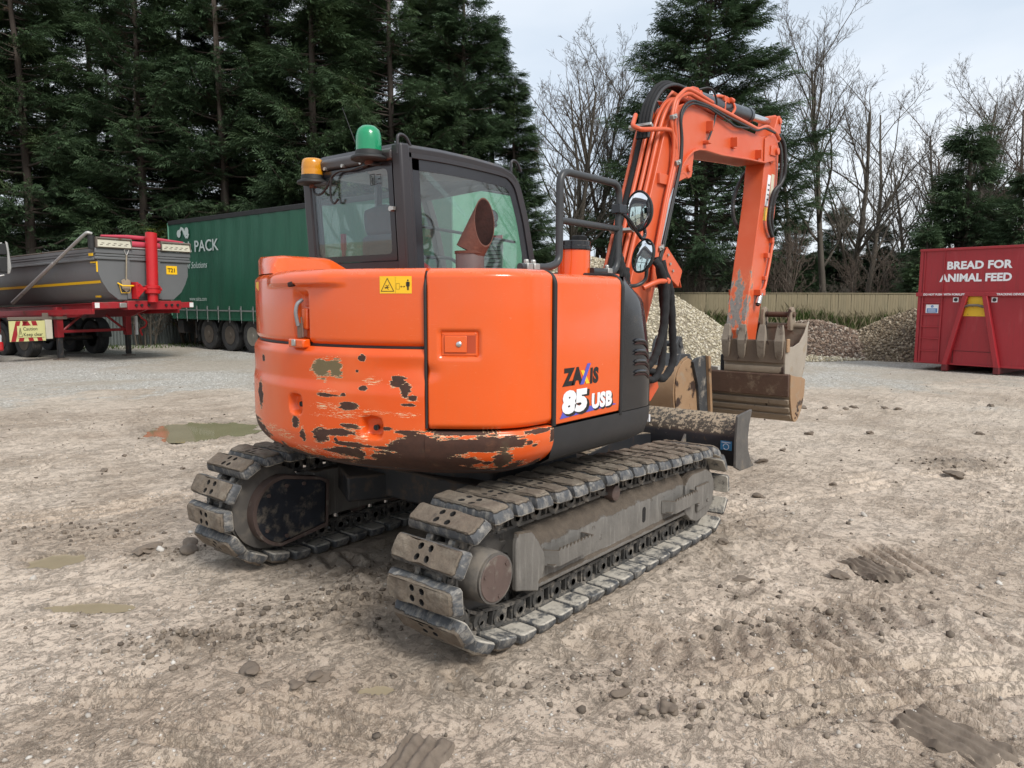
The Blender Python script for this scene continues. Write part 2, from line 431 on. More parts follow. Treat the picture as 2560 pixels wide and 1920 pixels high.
M_wing = plain('worn_blade_wing', (.105, .098, .09), .6, .2, var=.4, vs=9, bump=.3, dust=(.23, .185, .135), dthr=(.54, .72), dscale=9)

def glass(name, tint, refl=1.0):
    t = NT(name); t.t.nodes.remove(t.b)
    tr = t.node('ShaderNodeBsdfTransparent'); tr.inputs[0].default_value = (*tint, 1)
    gl = t.node('ShaderNodeBsdfGlossy'); gl.inputs['Roughness'].default_value = .015; gl.inputs[0].default_value = (.95, .97, 1, 1)
    gm = t.node('ShaderNodeNewGeometry'); dt = t.node('ShaderNodeVectorMath', operation='DOT_PRODUCT'); t.link(gm.outputs['Normal'], dt.inputs[0]); t.link(gm.outputs['Incoming'], dt.inputs[1])
    cs = t.math('ABSOLUTE', dt.outputs['Value']); fr = t.math('ADD', .045, t.math('MULTIPLY', t.math('POWER', t.math('SUBTRACT', 1.0, cs), 4.0), .9))
    mx = t.node('ShaderNodeMixShader'); t.link(t.math('MULTIPLY', fr, refl), mx.inputs[0]); t.link(tr.outputs[0], mx.inputs[1]); t.link(gl.outputs[0], mx.inputs[2])
    # a thin film of dust scatters a little light
    df = t.node('ShaderNodeBsdfDiffuse'); df.inputs[0].default_value = (.45, .47, .46, 1)
    m2 = t.node('ShaderNodeMixShader'); t.link(t.fmix(t.noise(3, 5, .65), .006, .035), m2.inputs[0]); t.link(mx.outputs[0], m2.inputs[1]); t.link(df.outputs[0], m2.inputs[2])
    t.link(m2.outputs[0], t.out.inputs[0]); return t.m
M_glass = glass('tinted_cab_glass', (.92, .96, .945), 1.15)
M_lens_g = plain('green_beacon_lens', (.006, .36, .15), .22, var=.15, Transmission_Weight=.35, Coat_Weight=.4)
M_lens_y = plain('amber_beacon_lens', (.80, .33, .008), .25, var=.15, Transmission_Weight=.3, Coat_Weight=.4)
def mirror_mat():
    t = NT('mirror_glass'); return t.fin((.86, .88, .9), .02, 1.0)
M_mirror = mirror_mat()

M_red = plain('red_trailer_paint', (.30, .014, .020), .45, var=.2, dust=(.13, .085, .065), dthr=(.56, .8), dscale=3, up=.15)
M_redram = plain('red_ram_paint', (.46, .012, .016), .38, var=.15, dust=(.16, .03, .02), dthr=(.66, .85), dscale=3)
M_tipgrey = plain('grey_tipper_paint', (.130, .132, .134), .50, var=.12, vs=1.2, dust=(.16, .15, .135), dthr=(.60, .85), dscale=2.2)
M_rimrust = plain('scuffed_rim_steel', (.17, .14, .115), .62, .3, var=.35, vs=3, dust=(.12, .055, .035), dthr=(.58, .7), dscale=5)
M_galv = plain('galvanised_tube', (.40, .39, .37), .48, .6, var=.2, vs=3, dust=(.22, .19, .15), dthr=(.55, .8))
M_perf = plain('pale_step_plate', (.50, .47, .37), .55, .1, var=.15, vs=3)
M_tarp = plain('pink_tarpaulin_roll', (.44, .045, .075), .7, var=.25, vs=3, bump=.2, bs=8)
M_tyre = plain('truck_tyre', (.030, .030, .031), .8, var=.4, vs=4, bump=.2, dust=(.10, .09, .078), dthr=(.5, .8), dscale=4)
M_wheel = plain('dirty_wheel_rim', (.115, .095, .078), .6, .3, var=.4, vs=5, dust=(.18, .15, .115), dthr=(.5, .75))
M_wheelp = plain('pale_wheel_rim', (.28, .26, .22), .5, .4, var=.3, vs=5)
def curtain_mat():
    t = NT('green_curtain_sheet')
    c = t.mix(t.noise(.5, 4), (.008, .072, .038), (.015, .098, .054))
    v = t.scaled(t.co(), (1, 9, .25)); f = t.noise(1.4, 4, .55, vec=v)
    c = t.mix(t.math('MULTIPLY', t.step(f, .5, .8), .25), c, (.022, .105, .060))
    t.bump(t.math('ADD', f, t.math('MULTIPLY', t.noise(.9, 3), .8)), .30, .05)
    return t.fin(c, t.fmix(t.noise(2, 3), .42, .6), 0)
M_curtain = curtain_mat()
M_logo = plain('pale_logo_print', (.48, .53, .50), .5, var=.1)
M_strap = plain('grey_strap', (.20, .21, .20), .6, var=.2)
M_truckred = plain('red_truck_paint', (.42, .012, .016), .22, var=.1, Coat_Weight=.5)
M_cont = None
def cont_mat():
    t = NT('red_container_paint')
    c = t.mix(t.noise(.9, 4), (.29, .013, .019), (.37, .020, .028)); v3 = t.scaled(t.co(), (9, 9, .5)); c = t.mix(t.math('MULTIPLY', t.step(t.noise(2.5, 6, .65, vec=v3), .52, .70), .5), c, (.16, .022, .022))
    v = t.scaled(t.co(), (1.5, 1.5, .35)); c = t.mix(t.math('MULTIPLY', t.step(t.noise(4, 5, .65, vec=v), .55, .75), .35), c, (.42, .07, .075))
    sc = t.step(t.noise(13, 6, .75), .70, .72); c = t.mix(t.math('MULTIPLY', sc, .75), c, (.06, .03, .03))
    t.bump(t.noise(1.6, 3), .25, .03)
    return t.fin(c, t.fmix(t.noise(3, 4), .38, .58), 0)
M_cont = cont_mat()
def hook_yel():
    t = NT('worn_yellow_paint'); c = t.mix(t.step(t.noise(9, 6, .7), .62, .66), (.75, .46, .02), (.07, .045, .03)); return t.fin(c, .55, 0)
M_hookyel = hook_yel()
def wood_mat():
    t = NT('weathered_fence_board')
    oi = t.node('ShaderNodeObjectInfo'); v = t.scaled(t.co(), (30, 30, 1.3))
    c = t.mix(t.noise(1.3, 5, .6, vec=v), (.17, .135, .075), (.32, .265, .165))
    c = t.mix(t.math('MULTIPLY', oi.outputs['Random'], .5), c, (.20, .17, .105))
    c = t.mix(t.math('MULTIPLY', t.step(t.noise(1.2, 4), .55, .8), .5), c, (.13, .125, .07))
    t.bump(t.noise(2, 5, .6, vec=v), .3, .004)
    return t.fin(c, .85, 0)
M_wood = wood_mat()
M_baulk = plain('dark_old_timber', (.055, .046, .040), .85, var=.4, vs=6, bump=.5, bs=30, dust=(.14, .11, .085), dthr=(.52, .75))
def bark_mat(name, a, b):
    t = NT(name); v = t.scaled(t.co(), (6, 6, 1)); n = t.noise(3, 5, .65, vec=v)
    c = t.mix(n, a, b); t.bump(n, .5, .02); return t.fin(c, .9, 0)
M_bark = bark_mat('conifer_bark', (.030, .023, .018), (.085, .066, .052))
M_twig = bark_mat('bare_branch_bark', (.062, .052, .040), (.125, .106, .083))
M_twig2 = bark_mat('reddish_twig_bark', (.075, .056, .042), (.135, .102, .078))
def leaf_mat(name, a, b, c3, dead=False):
    t = NT(name); n = t.noise(.55, 4, .6); at = t.attr('tone').outputs['Fac']
    c = t.mix(at, a, b); c = t.mix(t.math('MULTIPLY', t.step(n, .5, .72), .7), c, c3)
    oi = t.node('ShaderNodeObjectInfo'); c = t.mix(t.math('MULTIPLY', oi.outputs['Random'], .45), c, sc3(a, 1.15))
    if dead: c = t.mix(t.step(at, .20, .08), c, (.060, .040, .024))
    tl = t.node('ShaderNodeBsdfTranslucent'); t.setin(tl.inputs[0], c)
    t.fin(c, .62, 0, Specular_IOR_Level=.25)
    mx = t.node('ShaderNodeMixShader'); mx.inputs[0].default_value = .22
    t.link(t.b.outputs[0], mx.inputs[1]); t.link(tl.outputs[0], mx.inputs[2]); t.link(mx.outputs[0], t.out.inputs[0])
    return t.m
M_leaf = leaf_mat('cypress_foliage', (.026, .050, .026), (.085, .135, .062), (.085, .122, .042), True)
M_leafy = leaf_mat('yellow_green_foliage', (.095, .125, .030), (.19, .23, .055), (.15, .18, .045))
M_deadleaf = leaf_mat('brown_dead_foliage', (.075, .038, .022), (.12, .066, .038), (.09, .05, .03))
M_grass = leaf_mat('rank_grass', (.055, .085, .022), (.105, .150, .040), (.13, .125, .055))
M_drygrass = leaf_mat('dry_grass', (.20, .165, .10), (.30, .25, .16), (.24, .20, .12))
def stone_mat(name, cols, bump=.4):
    t = NT(name); at = t.attr('tone').outputs['Fac']
    n = t.node('ShaderNodeValToRGB'); t.link(at, n.inputs[0]); cr = n.color_ramp
    while len(cr.elements) < len(cols): cr.elements.new(.5)
    for i, cc in enumerate(cols): cr.elements[i].position = i / (len(cols) - 1); cr.elements[i].color = (*cc, 1)
    c = t.mix(t.math('MULTIPLY', t.noise(30, 4), .35), n.outputs[0], sc3(cols[0], .6))
    t.bump(t.noise(60, 4), bump, .004)
    return t.fin(c, .82, 0)
M_pale = stone_mat('pale_gravel_stone', [(.26, .215, .14), (.45, .39, .27), (.56, .50, .37), (.68, .63, .53)])
M_brownst = stone_mat('brown_rubble_stone', [(.10, .065, .045), (.175, .115, .08), (.24, .17, .12), (.46, .40, .33)])
M_tanst = stone_mat('tan_gravel_stone', [(.12, .085, .05), (.20, .15, .095), (.27, .21, .14), (.46, .39, .29)])
M_pebble = stone_mat('loose_pebbles', [(.15, .118, .09), (.24, .20, .16), (.40, .36, .31), (.60, .57, .52)])
M_clod = plain('dark_mud_clod', (.150, .118, .090), .9, var=.4, vs=25, bump=.8, bs=50)
M_crumb = stone_mat('mud_crumbs', [(.085, .066, .050), (.125, .099, .074), (.175, .139, .105), (.25, .205, .158)])
# ------------------------------------------------------------------ ground
_f = 1848.9 * 2212 / 2560
def gp(u, v, z=0.0):
    """where the sight line through a point of the picture (2212 x 1659) meets the level z"""
    d = _F + _r2 * ((u - 1106) / _f) - _u2 * ((v - 829.5) / _f)
    t = (z - CAMPOS.z) / d.z
    return CAMPOS + d * t
def sstep(a, b, x):
    t = np.clip((x - a) / (b - a), 0, 1); return t * t * (3 - 2 * t)
def lines(lo, hi, fine0, fine1, h, grow=1.045, cap=25):
    a = list(np.arange(fine0, fine1, h)); s = h; x = a[-1]
    while x < hi: s = min(s * grow, cap); x += s; a.append(x)
    s = h; x = a[0]; b = []
    while x > lo: s = min(s * grow, cap); x -= s; b.append(x)
    return np.array(b[::-1] + a)
gx = lines(-160, 420, -3.2, 4.2, .021); gy = lines(-260, 420, -3.2, 4.6, .021)
GX, GY = np.meshgrid(gx, gy, indexing='ij')
def ell(cx, cy, rx, ry, ang=0):
    c, s = math.cos(ang), math.sin(ang); dx, dy = GX - cx, GY - cy
    return np.sqrt(((dx*c + dy*s) / rx)**2 + ((-dx*s + dy*c) / ry)**2)
near = 1 - sstep(10, 22, np.hypot(GX + 3, GY + 3))
H = (fbm(GX, GY, .22, 3, 3) - .5) * .07 * near
H += (fbm(GX, GY, 1.6, 9, 4) - .5) * .030 * near
rough = sstep(.46, .62, fbm(GX, GY, .55, 21, 3))
H += (fbm(GX, GY, 9, 5, 3, .6) - .5) * .022 * near * (.35 + rough)
crest = np.maximum(0, fbm(GX, GY, 17, 33, 3, .62) - .52)
H += crest * .055 * near * (.15 + rough) + np.maximum(0, fbm(GX, GY, 26, 37, 2) - .58) * .06 * near * (.2 + rough)
# churned heaps of crumbly mud
clod = np.zeros_like(H)
for u, v, rx, ry, a in ((420, 1400, .34, .16, 1.0), (560, 1375, .36, .15, .8), (650, 1330, .32, .18, .7), (740, 1300, .30, .2, .7),
                        (790, 1240, .26, .22, .8), (760, 1370, .25, .12, .6), (330, 1200, .3, .16, .5), (410, 1192, .2, .1, .6),
                        (2070, 1005, .45, .3, .9), (1380, 1205, .3, .12, .3), (1940, 1245, .12, .08, .8), (1620, 1290, .2, .1, .5),
                        (560, 1190, .3, .2, .5), (200, 1150, .6, .3, .35), (1700, 1360, .4, .2, .4), (1850, 1330, .35, .2, .4), (1250, 1480, .6, .14, .3), (1500, 1540, .6, .14, .35)):
    p = gp(u, v); m = np.exp(-ell(p.x, p.y, rx, ry, _yaw - math.pi/2)**2 * 1.3) * a
    clod = np.maximum(clod, m)
cl = np.abs(fbm(GX, GY, 12, 41, 2) - .5) * 2
H += clod * (.045 * sstep(.30, .75, fbm(GX, GY, 19, 43, 3, .6)) + .020 + .02 * cl) * near
# tyre and track prints: parallel ridges pressed along a few paths
def rut(p0, p1, wdt, depth, bars=0, nb=4, bend=0):
    global H
    a, b = np.array((p0.x, p0.y)), np.array((p1.x, p1.y)); d = b - a; Ln = np.linalg.norm(d); d /= Ln; n = np.array((-d[1], d[0]))
    s = (GX - a[0]) * d[0] + (GY - a[1]) * d[1]; o = (GX - a[0]) * n[0] + (GY - a[1]) * n[1]
    o = o - bend * np.sin(np.clip(s / Ln, 0, 1) * math.pi) + (vn(GX, GY, 2.2, 77) - .5) * .05
    m = (1 - sstep(wdt * .42, wdt * .55, np.abs(o))) * sstep(-.15, .2, s) * (1 - sstep(Ln - .25, Ln + .15, s))
    m = m * sstep(.25, .45, fbm(GX, GY, 1.4, 55, 2))
    pat = np.cos(o / wdt * math.pi * 2 * nb)
    if bars: pat = np.cos((s + np.abs(o) * .5) / bars * math.pi * 2)
    H = H * (1 - .6 * m) + m * (np.tanh(pat * 1.8) * depth * .75 - depth * .5)
rut(gp(1120, 1460), gp(1600, 1530), .40, .036, nb=3)
rut(gp(1500, 1540), gp(2230, 1440), .45, .045, nb=3, bend=.1)
rut(gp(1620, 1320), gp(2230, 1585), .34, .036, nb=4)
rut(gp(1880, 1180), gp(2230, 1400), .36, .034, nb=4)
rut(gp(0, 1590), gp(520, 1640), .34, .040, nb=3)
rut(gp(1460, 1130), gp(1570, 1230), .24, .020, nb=4)
rut(gp(640, 1220), gp(870, 1215), .45, .030, bars=.157)
rut(gp(1130, 1425), gp(900, 1560), .46, .030, bars=.157)
rut(gp(1560, 1100), gp(2230, 1010), .42, .03, nb=3, bend=.2)
rut(gp(0, 1130), gp(420, 1060), .42, .03, nb=3, bend=-.1)
rut(gp(60, 1480), gp(900, 1600), .36, .034, nb=4, bend=.1)
rut(gp(0, 1330), gp(420, 1290), .5, .018, nb=4, bend=.1)
rut(gp(1180, 1420), gp(2000, 1300), .46, .026, bars=.157)
rut(gp(0, 880), gp(560, 905), .5, .03, nb=2, bend=.3)
# puddle hollows
PUD = [(435, 928, .62, .66, 0.03), (118, 1208, .15, .15, 0.0), (190, 1308, .22, .06, 0.0), (812, 1486, .09, .04, 0.0)]
WL = -.018
for u, v, rx, ry, dd in PUD:
    p = gp(u, v); e = ell(p.x, p.y, rx, ry, _yaw - math.pi/2) + (fbm(GX, GY, 2.2 / max(.2, rx), 61, 3) - .5) * 1.1
    m = 1 - sstep(.75, 1.25, e); H = H * (1 - m * .9) + m * (WL - .028)
# firm ground under the tracks
for y0 in (-.935, .935):
    m = (1 - sstep(.22, .34, np.abs(GY - y0))) * (1 - sstep(1.15, 1.40, np.abs(GX)))
    H = H * (1 - m) + m * (np.minimum(H, .004) * .4 - .002)
    # mud squeezed up along the edge
    e = np.exp(-((np.abs(GY - y0) - .30) / .05)**2) * (1 - sstep(1.1, 1.35, np.abs(GX)))
    H += e * .020 * sstep(.35, .7, fbm(GX, GY, 7, 71, 3))
H = np.where(near > 0, H, 0)
far = np.hypot(GX, GY)
gravel = np.zeros_like(H)
pc = gp(1000, 800)
# scraped pale gravel further out: a band in front of the trailers and by the container
dcam = (GX - CAMPOS.x) * _F.x + (GY - CAMPOS.y) * _F.y
gravel = sstep(8.8, 18.5, dcam + (fbm(GX, GY, .30, 81, 3) - .5) * 9)
me = bpy.data.meshes.new('ground')
nx, ny = H.shape
co = np.stack([GX, GY, H], -1).reshape(-1, 3).astype(np.float32)
ii = np.arange(nx * ny).reshape(nx, ny)
q = np.stack([ii[:-1, :-1], ii[1:, :-1], ii[1:, 1:], ii[:-1, 1:]], -1).reshape(-1, 4)
def np_mesh(me, co, quads):
    me.vertices.add(len(co)); me.vertices.foreach_set('co', np.asarray(co, np.float32).ravel())
    k = quads.shape[1]
    me.loops.add(quads.size); me.loops.foreach_set('vertex_index', quads.ravel().astype(np.int32))
    me.polygons.add(len(quads)); me.polygons.foreach_set('loop_start', (np.arange(len(quads)) * k).astype(np.int32))
    me.update(calc_edges=True); me.validate()
np_mesh(me, co, q)
me.polygons.foreach_set('use_smooth', np.ones(len(me.polygons), bool))
def fattr(me, name, a):
    t = me.attributes.new(name, 'FLOAT', 'POINT'); t.data.foreach_set('value', np.asarray(a, np.float32).ravel())
hc = (fbm(GX, GY, 9, 5, 3, .6) - .5) + crest * 2 + clod * .5
fattr(me, 'gravel', gravel); fattr(me, 'clod', clod)
wet = np.zeros_like(H)
for u, v, rx, ry, dd in PUD:
    p = gp(u, v); wet = np.maximum(wet, 1 - sstep(.9, 1.7, ell(p.x, p.y, rx, ry, _yaw - math.pi/2)))
for y0 in (-.935, .935): wet = np.maximum(wet, .35 * (1 - sstep(.3, .75, np.abs(GY - y0))) * (1 - sstep(1.3, 1.9, np.abs(GX))))
fattr(me, 'wet', wet)

def ground_mat():
    t = NT('muddy_yard_ground')
    tc = t.node('ShaderNodeTexCoord'); V = tc.outputs['Object']; t._co = V
    gr = t.attr('gravel').outputs['Fac']; cl = t.attr('clod').outputs['Fac']; wt = t.attr('wet').outputs['Fac']
    rot = t.node('ShaderNodeMapping'); t.link(V, rot.inputs[0]); rot.inputs['Rotation'].default_value = (0, 0, R(51)); rot.inputs['Scale'].default_value = (.45, 2.4, 1)
    damp, mid, dry = (.255, .196, .145), (.43, .342, .262), (.62, .525, .43)
    a = t.noise(.65, 5, .62, dist=.4); a2 = t.noise(.28, 3)
    b = t.noise(5.5, 8, .72, dist=.9); c0 = t.noise(30, 7, .74, dist=.5); crk = t.noise(13, 8, .78, dist=1.1)
    sk = t.noise(2.6, 8, .72, vec=rot.outputs[0], dist=.7)         # drag marks of tyres and tracks
    gt = t.noise(170, 3, .7)
    mud = t.mix(t.step(t.math('ADD', t.math('MULTIPLY', a, .7), t.math('MULTIPLY', a2, .3)), .38, .60), t.mix(.5, damp, mid), t.mix(.5, mid, dry))
    bs = t.step(b, .515, .575); cs = t.step(crk, .55, .60); ss_ = t.step(sk, .545, .605); ds = t.step(c0, .54, .61)
    mud = t.mix(t.math('MULTIPLY', ss_, .26), mud, (.245, .192, .144))
    mud = t.mix(t.math('MULTIPLY', t.step(sk, .45, .38), .18), mud, dry)
    mud = t.mix(t.math('MULTIPLY', bs, .20), mud, (.215, .168, .125))
    mud = t.mix(t.math('MULTIPLY', t.step(b, .44, .37), .10), mud, dry)
    mud = t.mix(t.math('MULTIPLY', cs, .30), mud, (.150, .117, .087))  # dark tones follow the bump hollows, painting shade into the cracks
    mud = t.mix(t.math('MULTIPLY', ds, .30), mud, (.175, .137, .102)); mud = t.mix(t.math('MULTIPLY', t.step(c0, .42, .35), .14), mud, (.64, .565, .47))
    mud = t.mix(t.math('MULTIPLY', t.step(gt, .54, .64), .30), mud, (.70, .62, .52)); mud = t.mix(t.math('MULTIPLY', t.step(gt, .45, .35), .35), mud, (.14, .11, .082))
    mud = t.mix(t.math('MULTIPLY', cl, .80), mud, t.mix(c0, (.105, .082, .060), (.27, .215, .162)))
    # small chips of stone trodden into the mud
    vd = t.voro(48); vc = t.voro(48, out='Color')
    sp = t.node('ShaderNodeSeparateColor'); t.link(vc, sp.inputs[0])
    chip = t.math('MULTIPLY', t.step(vd, .34, .26), t.step(t.math('ADD', sp.outputs[0], t.math('MULTIPLY', t.step(t.noise(.9, 3), .42, .68), .14)), .935, .95))
    mud = t.mix(chip, mud, t.mix(sp.outputs[1], (.30, .26, .22), (.62, .58, .52)))
    # pale gravel
    gd = t.voro(26); gc = t.voro(26, out='Color'); s2 = t.node('ShaderNodeSeparateColor'); t.link(gc, s2.inputs[0])
    gcol = t.mix(s2.outputs[0], (.38, .355, .31), (.68, .645, .58)); gcol = t.mix(t.step(s2.outputs[1], .70, .78), gcol, (.78, .77, .73))
    gcol = t.mix(t.math('MULTIPLY', t.step(gd, .2, .55), .7), gcol, (.26, .24, .205))
    patch = t.noise(.22, 6, .66, vec=t.scaled(V, (1, 1, 1)), dist=.6)
    gcol = t.mix(t.math('MULTIPLY', t.step(patch, .44, .60), .8), gcol, t.mix(c0, (.28, .24, .19), (.46, .405, .33)))
    gm = t.step(t.math('ADD', gr, t.math('MULTIPLY', t.math('SUBTRACT', t.noise(.9, 5, .65), .5), 1.5)), .42, .66)
    gm = t.math('MULTIPLY', gm, t.step(gr, .02, .2))
    sandy = t.mix(t.math('MULTIPLY', gr, .6), mud, (.48, .43, .355))
    col = t.mix(gm, sandy, gcol)
    col = t.mix(t.math('MULTIPLY', wt, .45), col, (.17, .138, .102))
    def add(*a):
        r_ = a[0]
        for q_ in a[1:]: r_ = t.math('ADD', r_, q_)
        return r_
    def mul(a, k): return t.math('MULTIPLY', a, k)
    h = add(mul(bs, -.8), mul(cs, -.9), mul(ss_, -.7), mul(ds, -.45), mul(b, -.6), mul(c0, -.5), mul(gt, .30), mul(chip, .45), mul(t.math('MULTIPLY', t.step(gd, .5, .1), gm), .8))
    t.bump(h, .8, .0085)
    ro = t.fmix(t.step(t.noise(1.7, 4), .50, .66), .92, .62)
    ro = t.fmix(t.math('MULTIPLY', wt, .8), ro, .32)
    return t.fin(col, ro, 0, Specular_IOR_Level=.35)
M_ground = ground_mat()
me.materials.append(M_ground)
ground = bpy.data.objects.new('ground', me); COL.objects.link(ground); ground['kind'] = 'structure'

def water_mat():
    t = NT('muddy_puddle_water')
    c = t.mix(t.noise(3, 3), (.19, .160, .088), (.25, .215, .125))
    t.bump(t.noise(9, 2), .02, .01)
    return t.fin(c, .04, 0, IOR=1.33, Specular_IOR_Level=.6)
M_water = water_mat()
M_water2 = plain('thin_muddy_water', (.29, .24, .16), .05, var=.15, vs=6, IOR=1.33)
for u, v, rx, ry, dd in PUD:
    p = gp(u, v); b = MB(); n = 40; pts = []
    for k in range(n):
        a = 2 * math.pi * k / n; ca, sa = math.cos(a) * rx * 1.25, math.sin(a) * ry * 1.25
        g = _yaw - math.pi/2; pts.append((p.x + ca * math.cos(g) - sa * math.sin(g), p.y + ca * math.sin(g) + sa * math.cos(g)))
    b.add([(x, y, WL) for x, y in pts], [list(range(n))])
    o = b.build('puddle', M_water if rx > .4 else M_water2, smooth=0); o['kind'] = 'structure'

# height of the ground under a point
def gz(x, y):
    i = np.clip(np.searchsorted(gx, x) - 1, 0, nx - 2); j = np.clip(np.searchsorted(gy, y) - 1, 0, ny - 2)
    return float(H[i, j])
_ico = {}
def ico(sub):
    if sub not in _ico:
        bm = bmesh.new(); bmesh.ops.create_icosphere(bm, subdivisions=sub, radius=1)
        _ico[sub] = (np.array([v.co[:] for v in bm.verts]), np.array([[q.index for q in f.verts] for f in bm.faces])); bm.free()
    return _ico[sub]
def stones(name, pts, size, mat, flat=.6, sub=1, seed=1, tone=None, parent=None, lift=.25):
    """many small irregular stones joined into one mesh; pts (n,3), size (n,)"""
    g = np.random.default_rng(seed); V, F = ico(sub); n = len(pts)
    sh = 1 + (g.random((n, len(V), 1)) - .5) * .55
    sx = size[:, None] * np.stack([g.uniform(.75, 1.3, n), g.uniform(.7, 1.2, n), g.uniform(.45, .95, n) * flat / .6], -1)
    P = V[None] * sh * sx[:, None, :]
    a = g.uniform(0, 6.28, n); c, s = np.cos(a)[:, None], np.sin(a)[:, None]
    til = g.uniform(-.5, .5, n)[:, None]; z0 = P[..., 2] + til * P[..., 0]
    X = P[..., 0]*c - P[..., 1]*s; Y = P[..., 0]*s + P[..., 1]*c
    Q = np.stack([X, Y, z0], -1) + pts[:, None, :]; Q[..., 2] += (size * lift)[:, None]
    me = bpy.data.meshes.new(name)
    np_mesh(me, Q.reshape(-1, 3), (F[None] + (np.arange(n) * len(V))[:, None, None]).reshape(-1, 3))
    tn = g.random(n) if tone is None else tone(g, n)
    fattr(me, 'tone', np.repeat(tn, len(V))); me.materials.append(mat)
    o = bpy.data.objects.new(name, me); COL.objects.link(o); o['kind'] = 'stuff'
    if parent is not None: o.parent = parent
    return o
def on_ground(x, y):
    i = np.clip(np.searchsorted(gx, x) - 1, 0, nx - 2); j = np.clip(np.searchsorted(gy, y) - 1, 0, ny - 2)
    return H[i, j]
def scatter(n, seed, dens):
    g = np.random.default_rng(seed); xs = []; ys = []
    d = 1.9 * np.exp(g.random(n * 5) * math.log(9)); lat = (g.random(n * 5) - .5) * 1.55 * d
    x = CAMPOS.x + d * math.cos(_yaw) + lat * math.sin(_yaw); y = CAMPOS.y + d * math.sin(_yaw) - lat * math.cos(_yaw)
    k = g.random(n * 5) < dens(x, y); x, y = x[k][:n], y[k][:n]
    return x, y, g
def _free(x, y):
    a = (np.abs(np.abs(y) - .935) < .26) & (np.abs(x) < 1.45); return ~a
x, y, g = scatter(3400, 5, lambda x, y: _free(x, y) * sstep(.44, .66, fbm(x, y, .8, 91, 3)))
stones('loose_gravel', np.stack([x, y, on_ground(x, y)], -1), .0035 + .010 * g.random(len(x))**3.2, M_pebble, seed=3)
x, y, g = scatter(110, 6, lambda x, y: _free(x, y) * sstep(.50, .7, fbm(x, y, .6, 93, 2)))
stones('larger_gravel', np.stack([x, y, on_ground(x, y)], -1), .010 + .016 * g.random(len(x))**2, M_pebble, sub=2, seed=4, tone=lambda g, n: .45 + .55 * g.random(n))
def clod_d(x, y):
    i = np.clip(np.searchsorted(gx, x) - 1, 0, nx - 2); j = np.clip(np.searchsorted(gy, y) - 1, 0, ny - 2); return np.clip(clod[i, j] * 1.3, .015, 1) * _free(x, y)
x, y, g = scatter(9000, 8, clod_d)
stones('mud_crumbs', np.stack([x, y, on_ground(x, y)], -1), .004 + .017 * g.random(len(x))**2.8, M_crumb, seed=9, flat=.75)
# single lumps of mud one can point at
CLOD = [(727, 985, .03, 0), (225, 1017, .035, 0), (268, 985, .02, 0), (395, 1012, .02, 0), (460, 1046, .02, 0), (330, 1195, .06, 1), (410, 1190, .07, 1), (1338, 1505, .030, 0), (1446, 1546, .032, 0),
        (1735, 885, .045, 0), (1783, 884, .045, 0), (1845, 880, .05, 0), (1825, 886, .04, 0), (1912, 884, .045, 0), (1940, 886, .045, 0), (2140, 878, .05, 0), (1750, 940, .04, 0), (1880, 938, .04, 0), (1560, 1175, .03, 0),
        (1930, 1240, .05, 1), (1815, 1245, .05, 1), (1610, 1255, .04, 1), (1690, 975, .03, 0), (2115, 940, .04, 0), (1645, 1000, .05, 0), (545, 1455, .045, 1), (690, 1465, .04, 1), (300, 1200, .04, 1), (2065, 1030, .07, 1), (640, 1480, .03, 1), (1640, 1075, .035, 0), (1800, 1050, .03, 0)]
for k, (u, v, r, fl) in enumerate(CLOD):
    p = gp(u, v); b = MB(); b.blob((0, 0, r * .25), r, seed=k, sub=3, amp=.42, sc=(1.25, .9, .62 if not fl else .4))
    o = b.build('mud_lump', M_clod, smooth=60); o.location = (p.x, p.y, gz(p.x, p.y)); o.rotation_euler[2] = k * 1.3
    tag(o, 'flattened dark lump of churned mud lying on the yard' if fl else 'small rounded clod of dark mud lying on the yard', 'mud lump', 'flat lumps of mud on the yard' if fl else 'clods of mud on the yard')
# slabs of mud printed with a tread, dropped from a track
for k, (u, v, lx, ly, a) in enumerate(((2055, 1595, .20, .12, .5), (1880, 1235, .20, .10, .2), (905, 1640, .14, .11, -.3))):
    p = gp(u, v); b = MB(); n = 30; vs = []
    for i in range(n):
        for j in range(n):
            X, Y = (i/(n-1)-.5)*2, (j/(n-1)-.5)*2
            wob = 1 + .25 * (vn(X*2+k*9, Y*2, 1.3, 5) - .5)
            e = max(abs(X)**1.0, abs(Y)); z = (.030 + .009 * math.cos(Y * 14) + .030 * (float(fbm(np.array(X*2.2+k), np.array(Y*2.2), 1.6, 4, 4, .6)) - .5)) * float(1 - sstep(.80, 1.0, np.array(e * wob + .25*(vn(X*3, Y*3+k*5, 1, 7)-.5)))) - .006
            vs.append((X * lx * wob, Y * ly * wob, z))
    b.add(vs, [(i*n+j, (i+1)*n+j, (i+1)*n+j+1, i*n+j+1) for i in range(n-1) for j in range(n-1)])
    o = b.build('mud_slab', M_clod, smooth=60); o.location = (p.x, p.y, gz(p.x, p.y)); o.rotation_euler[2] = a + _yaw
    tag(o, ('large grey slab of mud with tread grooves lying among pebbles', 'ribbed slab of mud beside dark clods out on the yard', 'pale crusted slab of mud in front of the tracks')[k], 'mud slab')
# ------------------------------------------------------------------ excavator: undercarriage
EX = thing('excavator', 'orange compact crawler excavator with chipped counterweight, muddy tracks and raised boom', 'excavator')

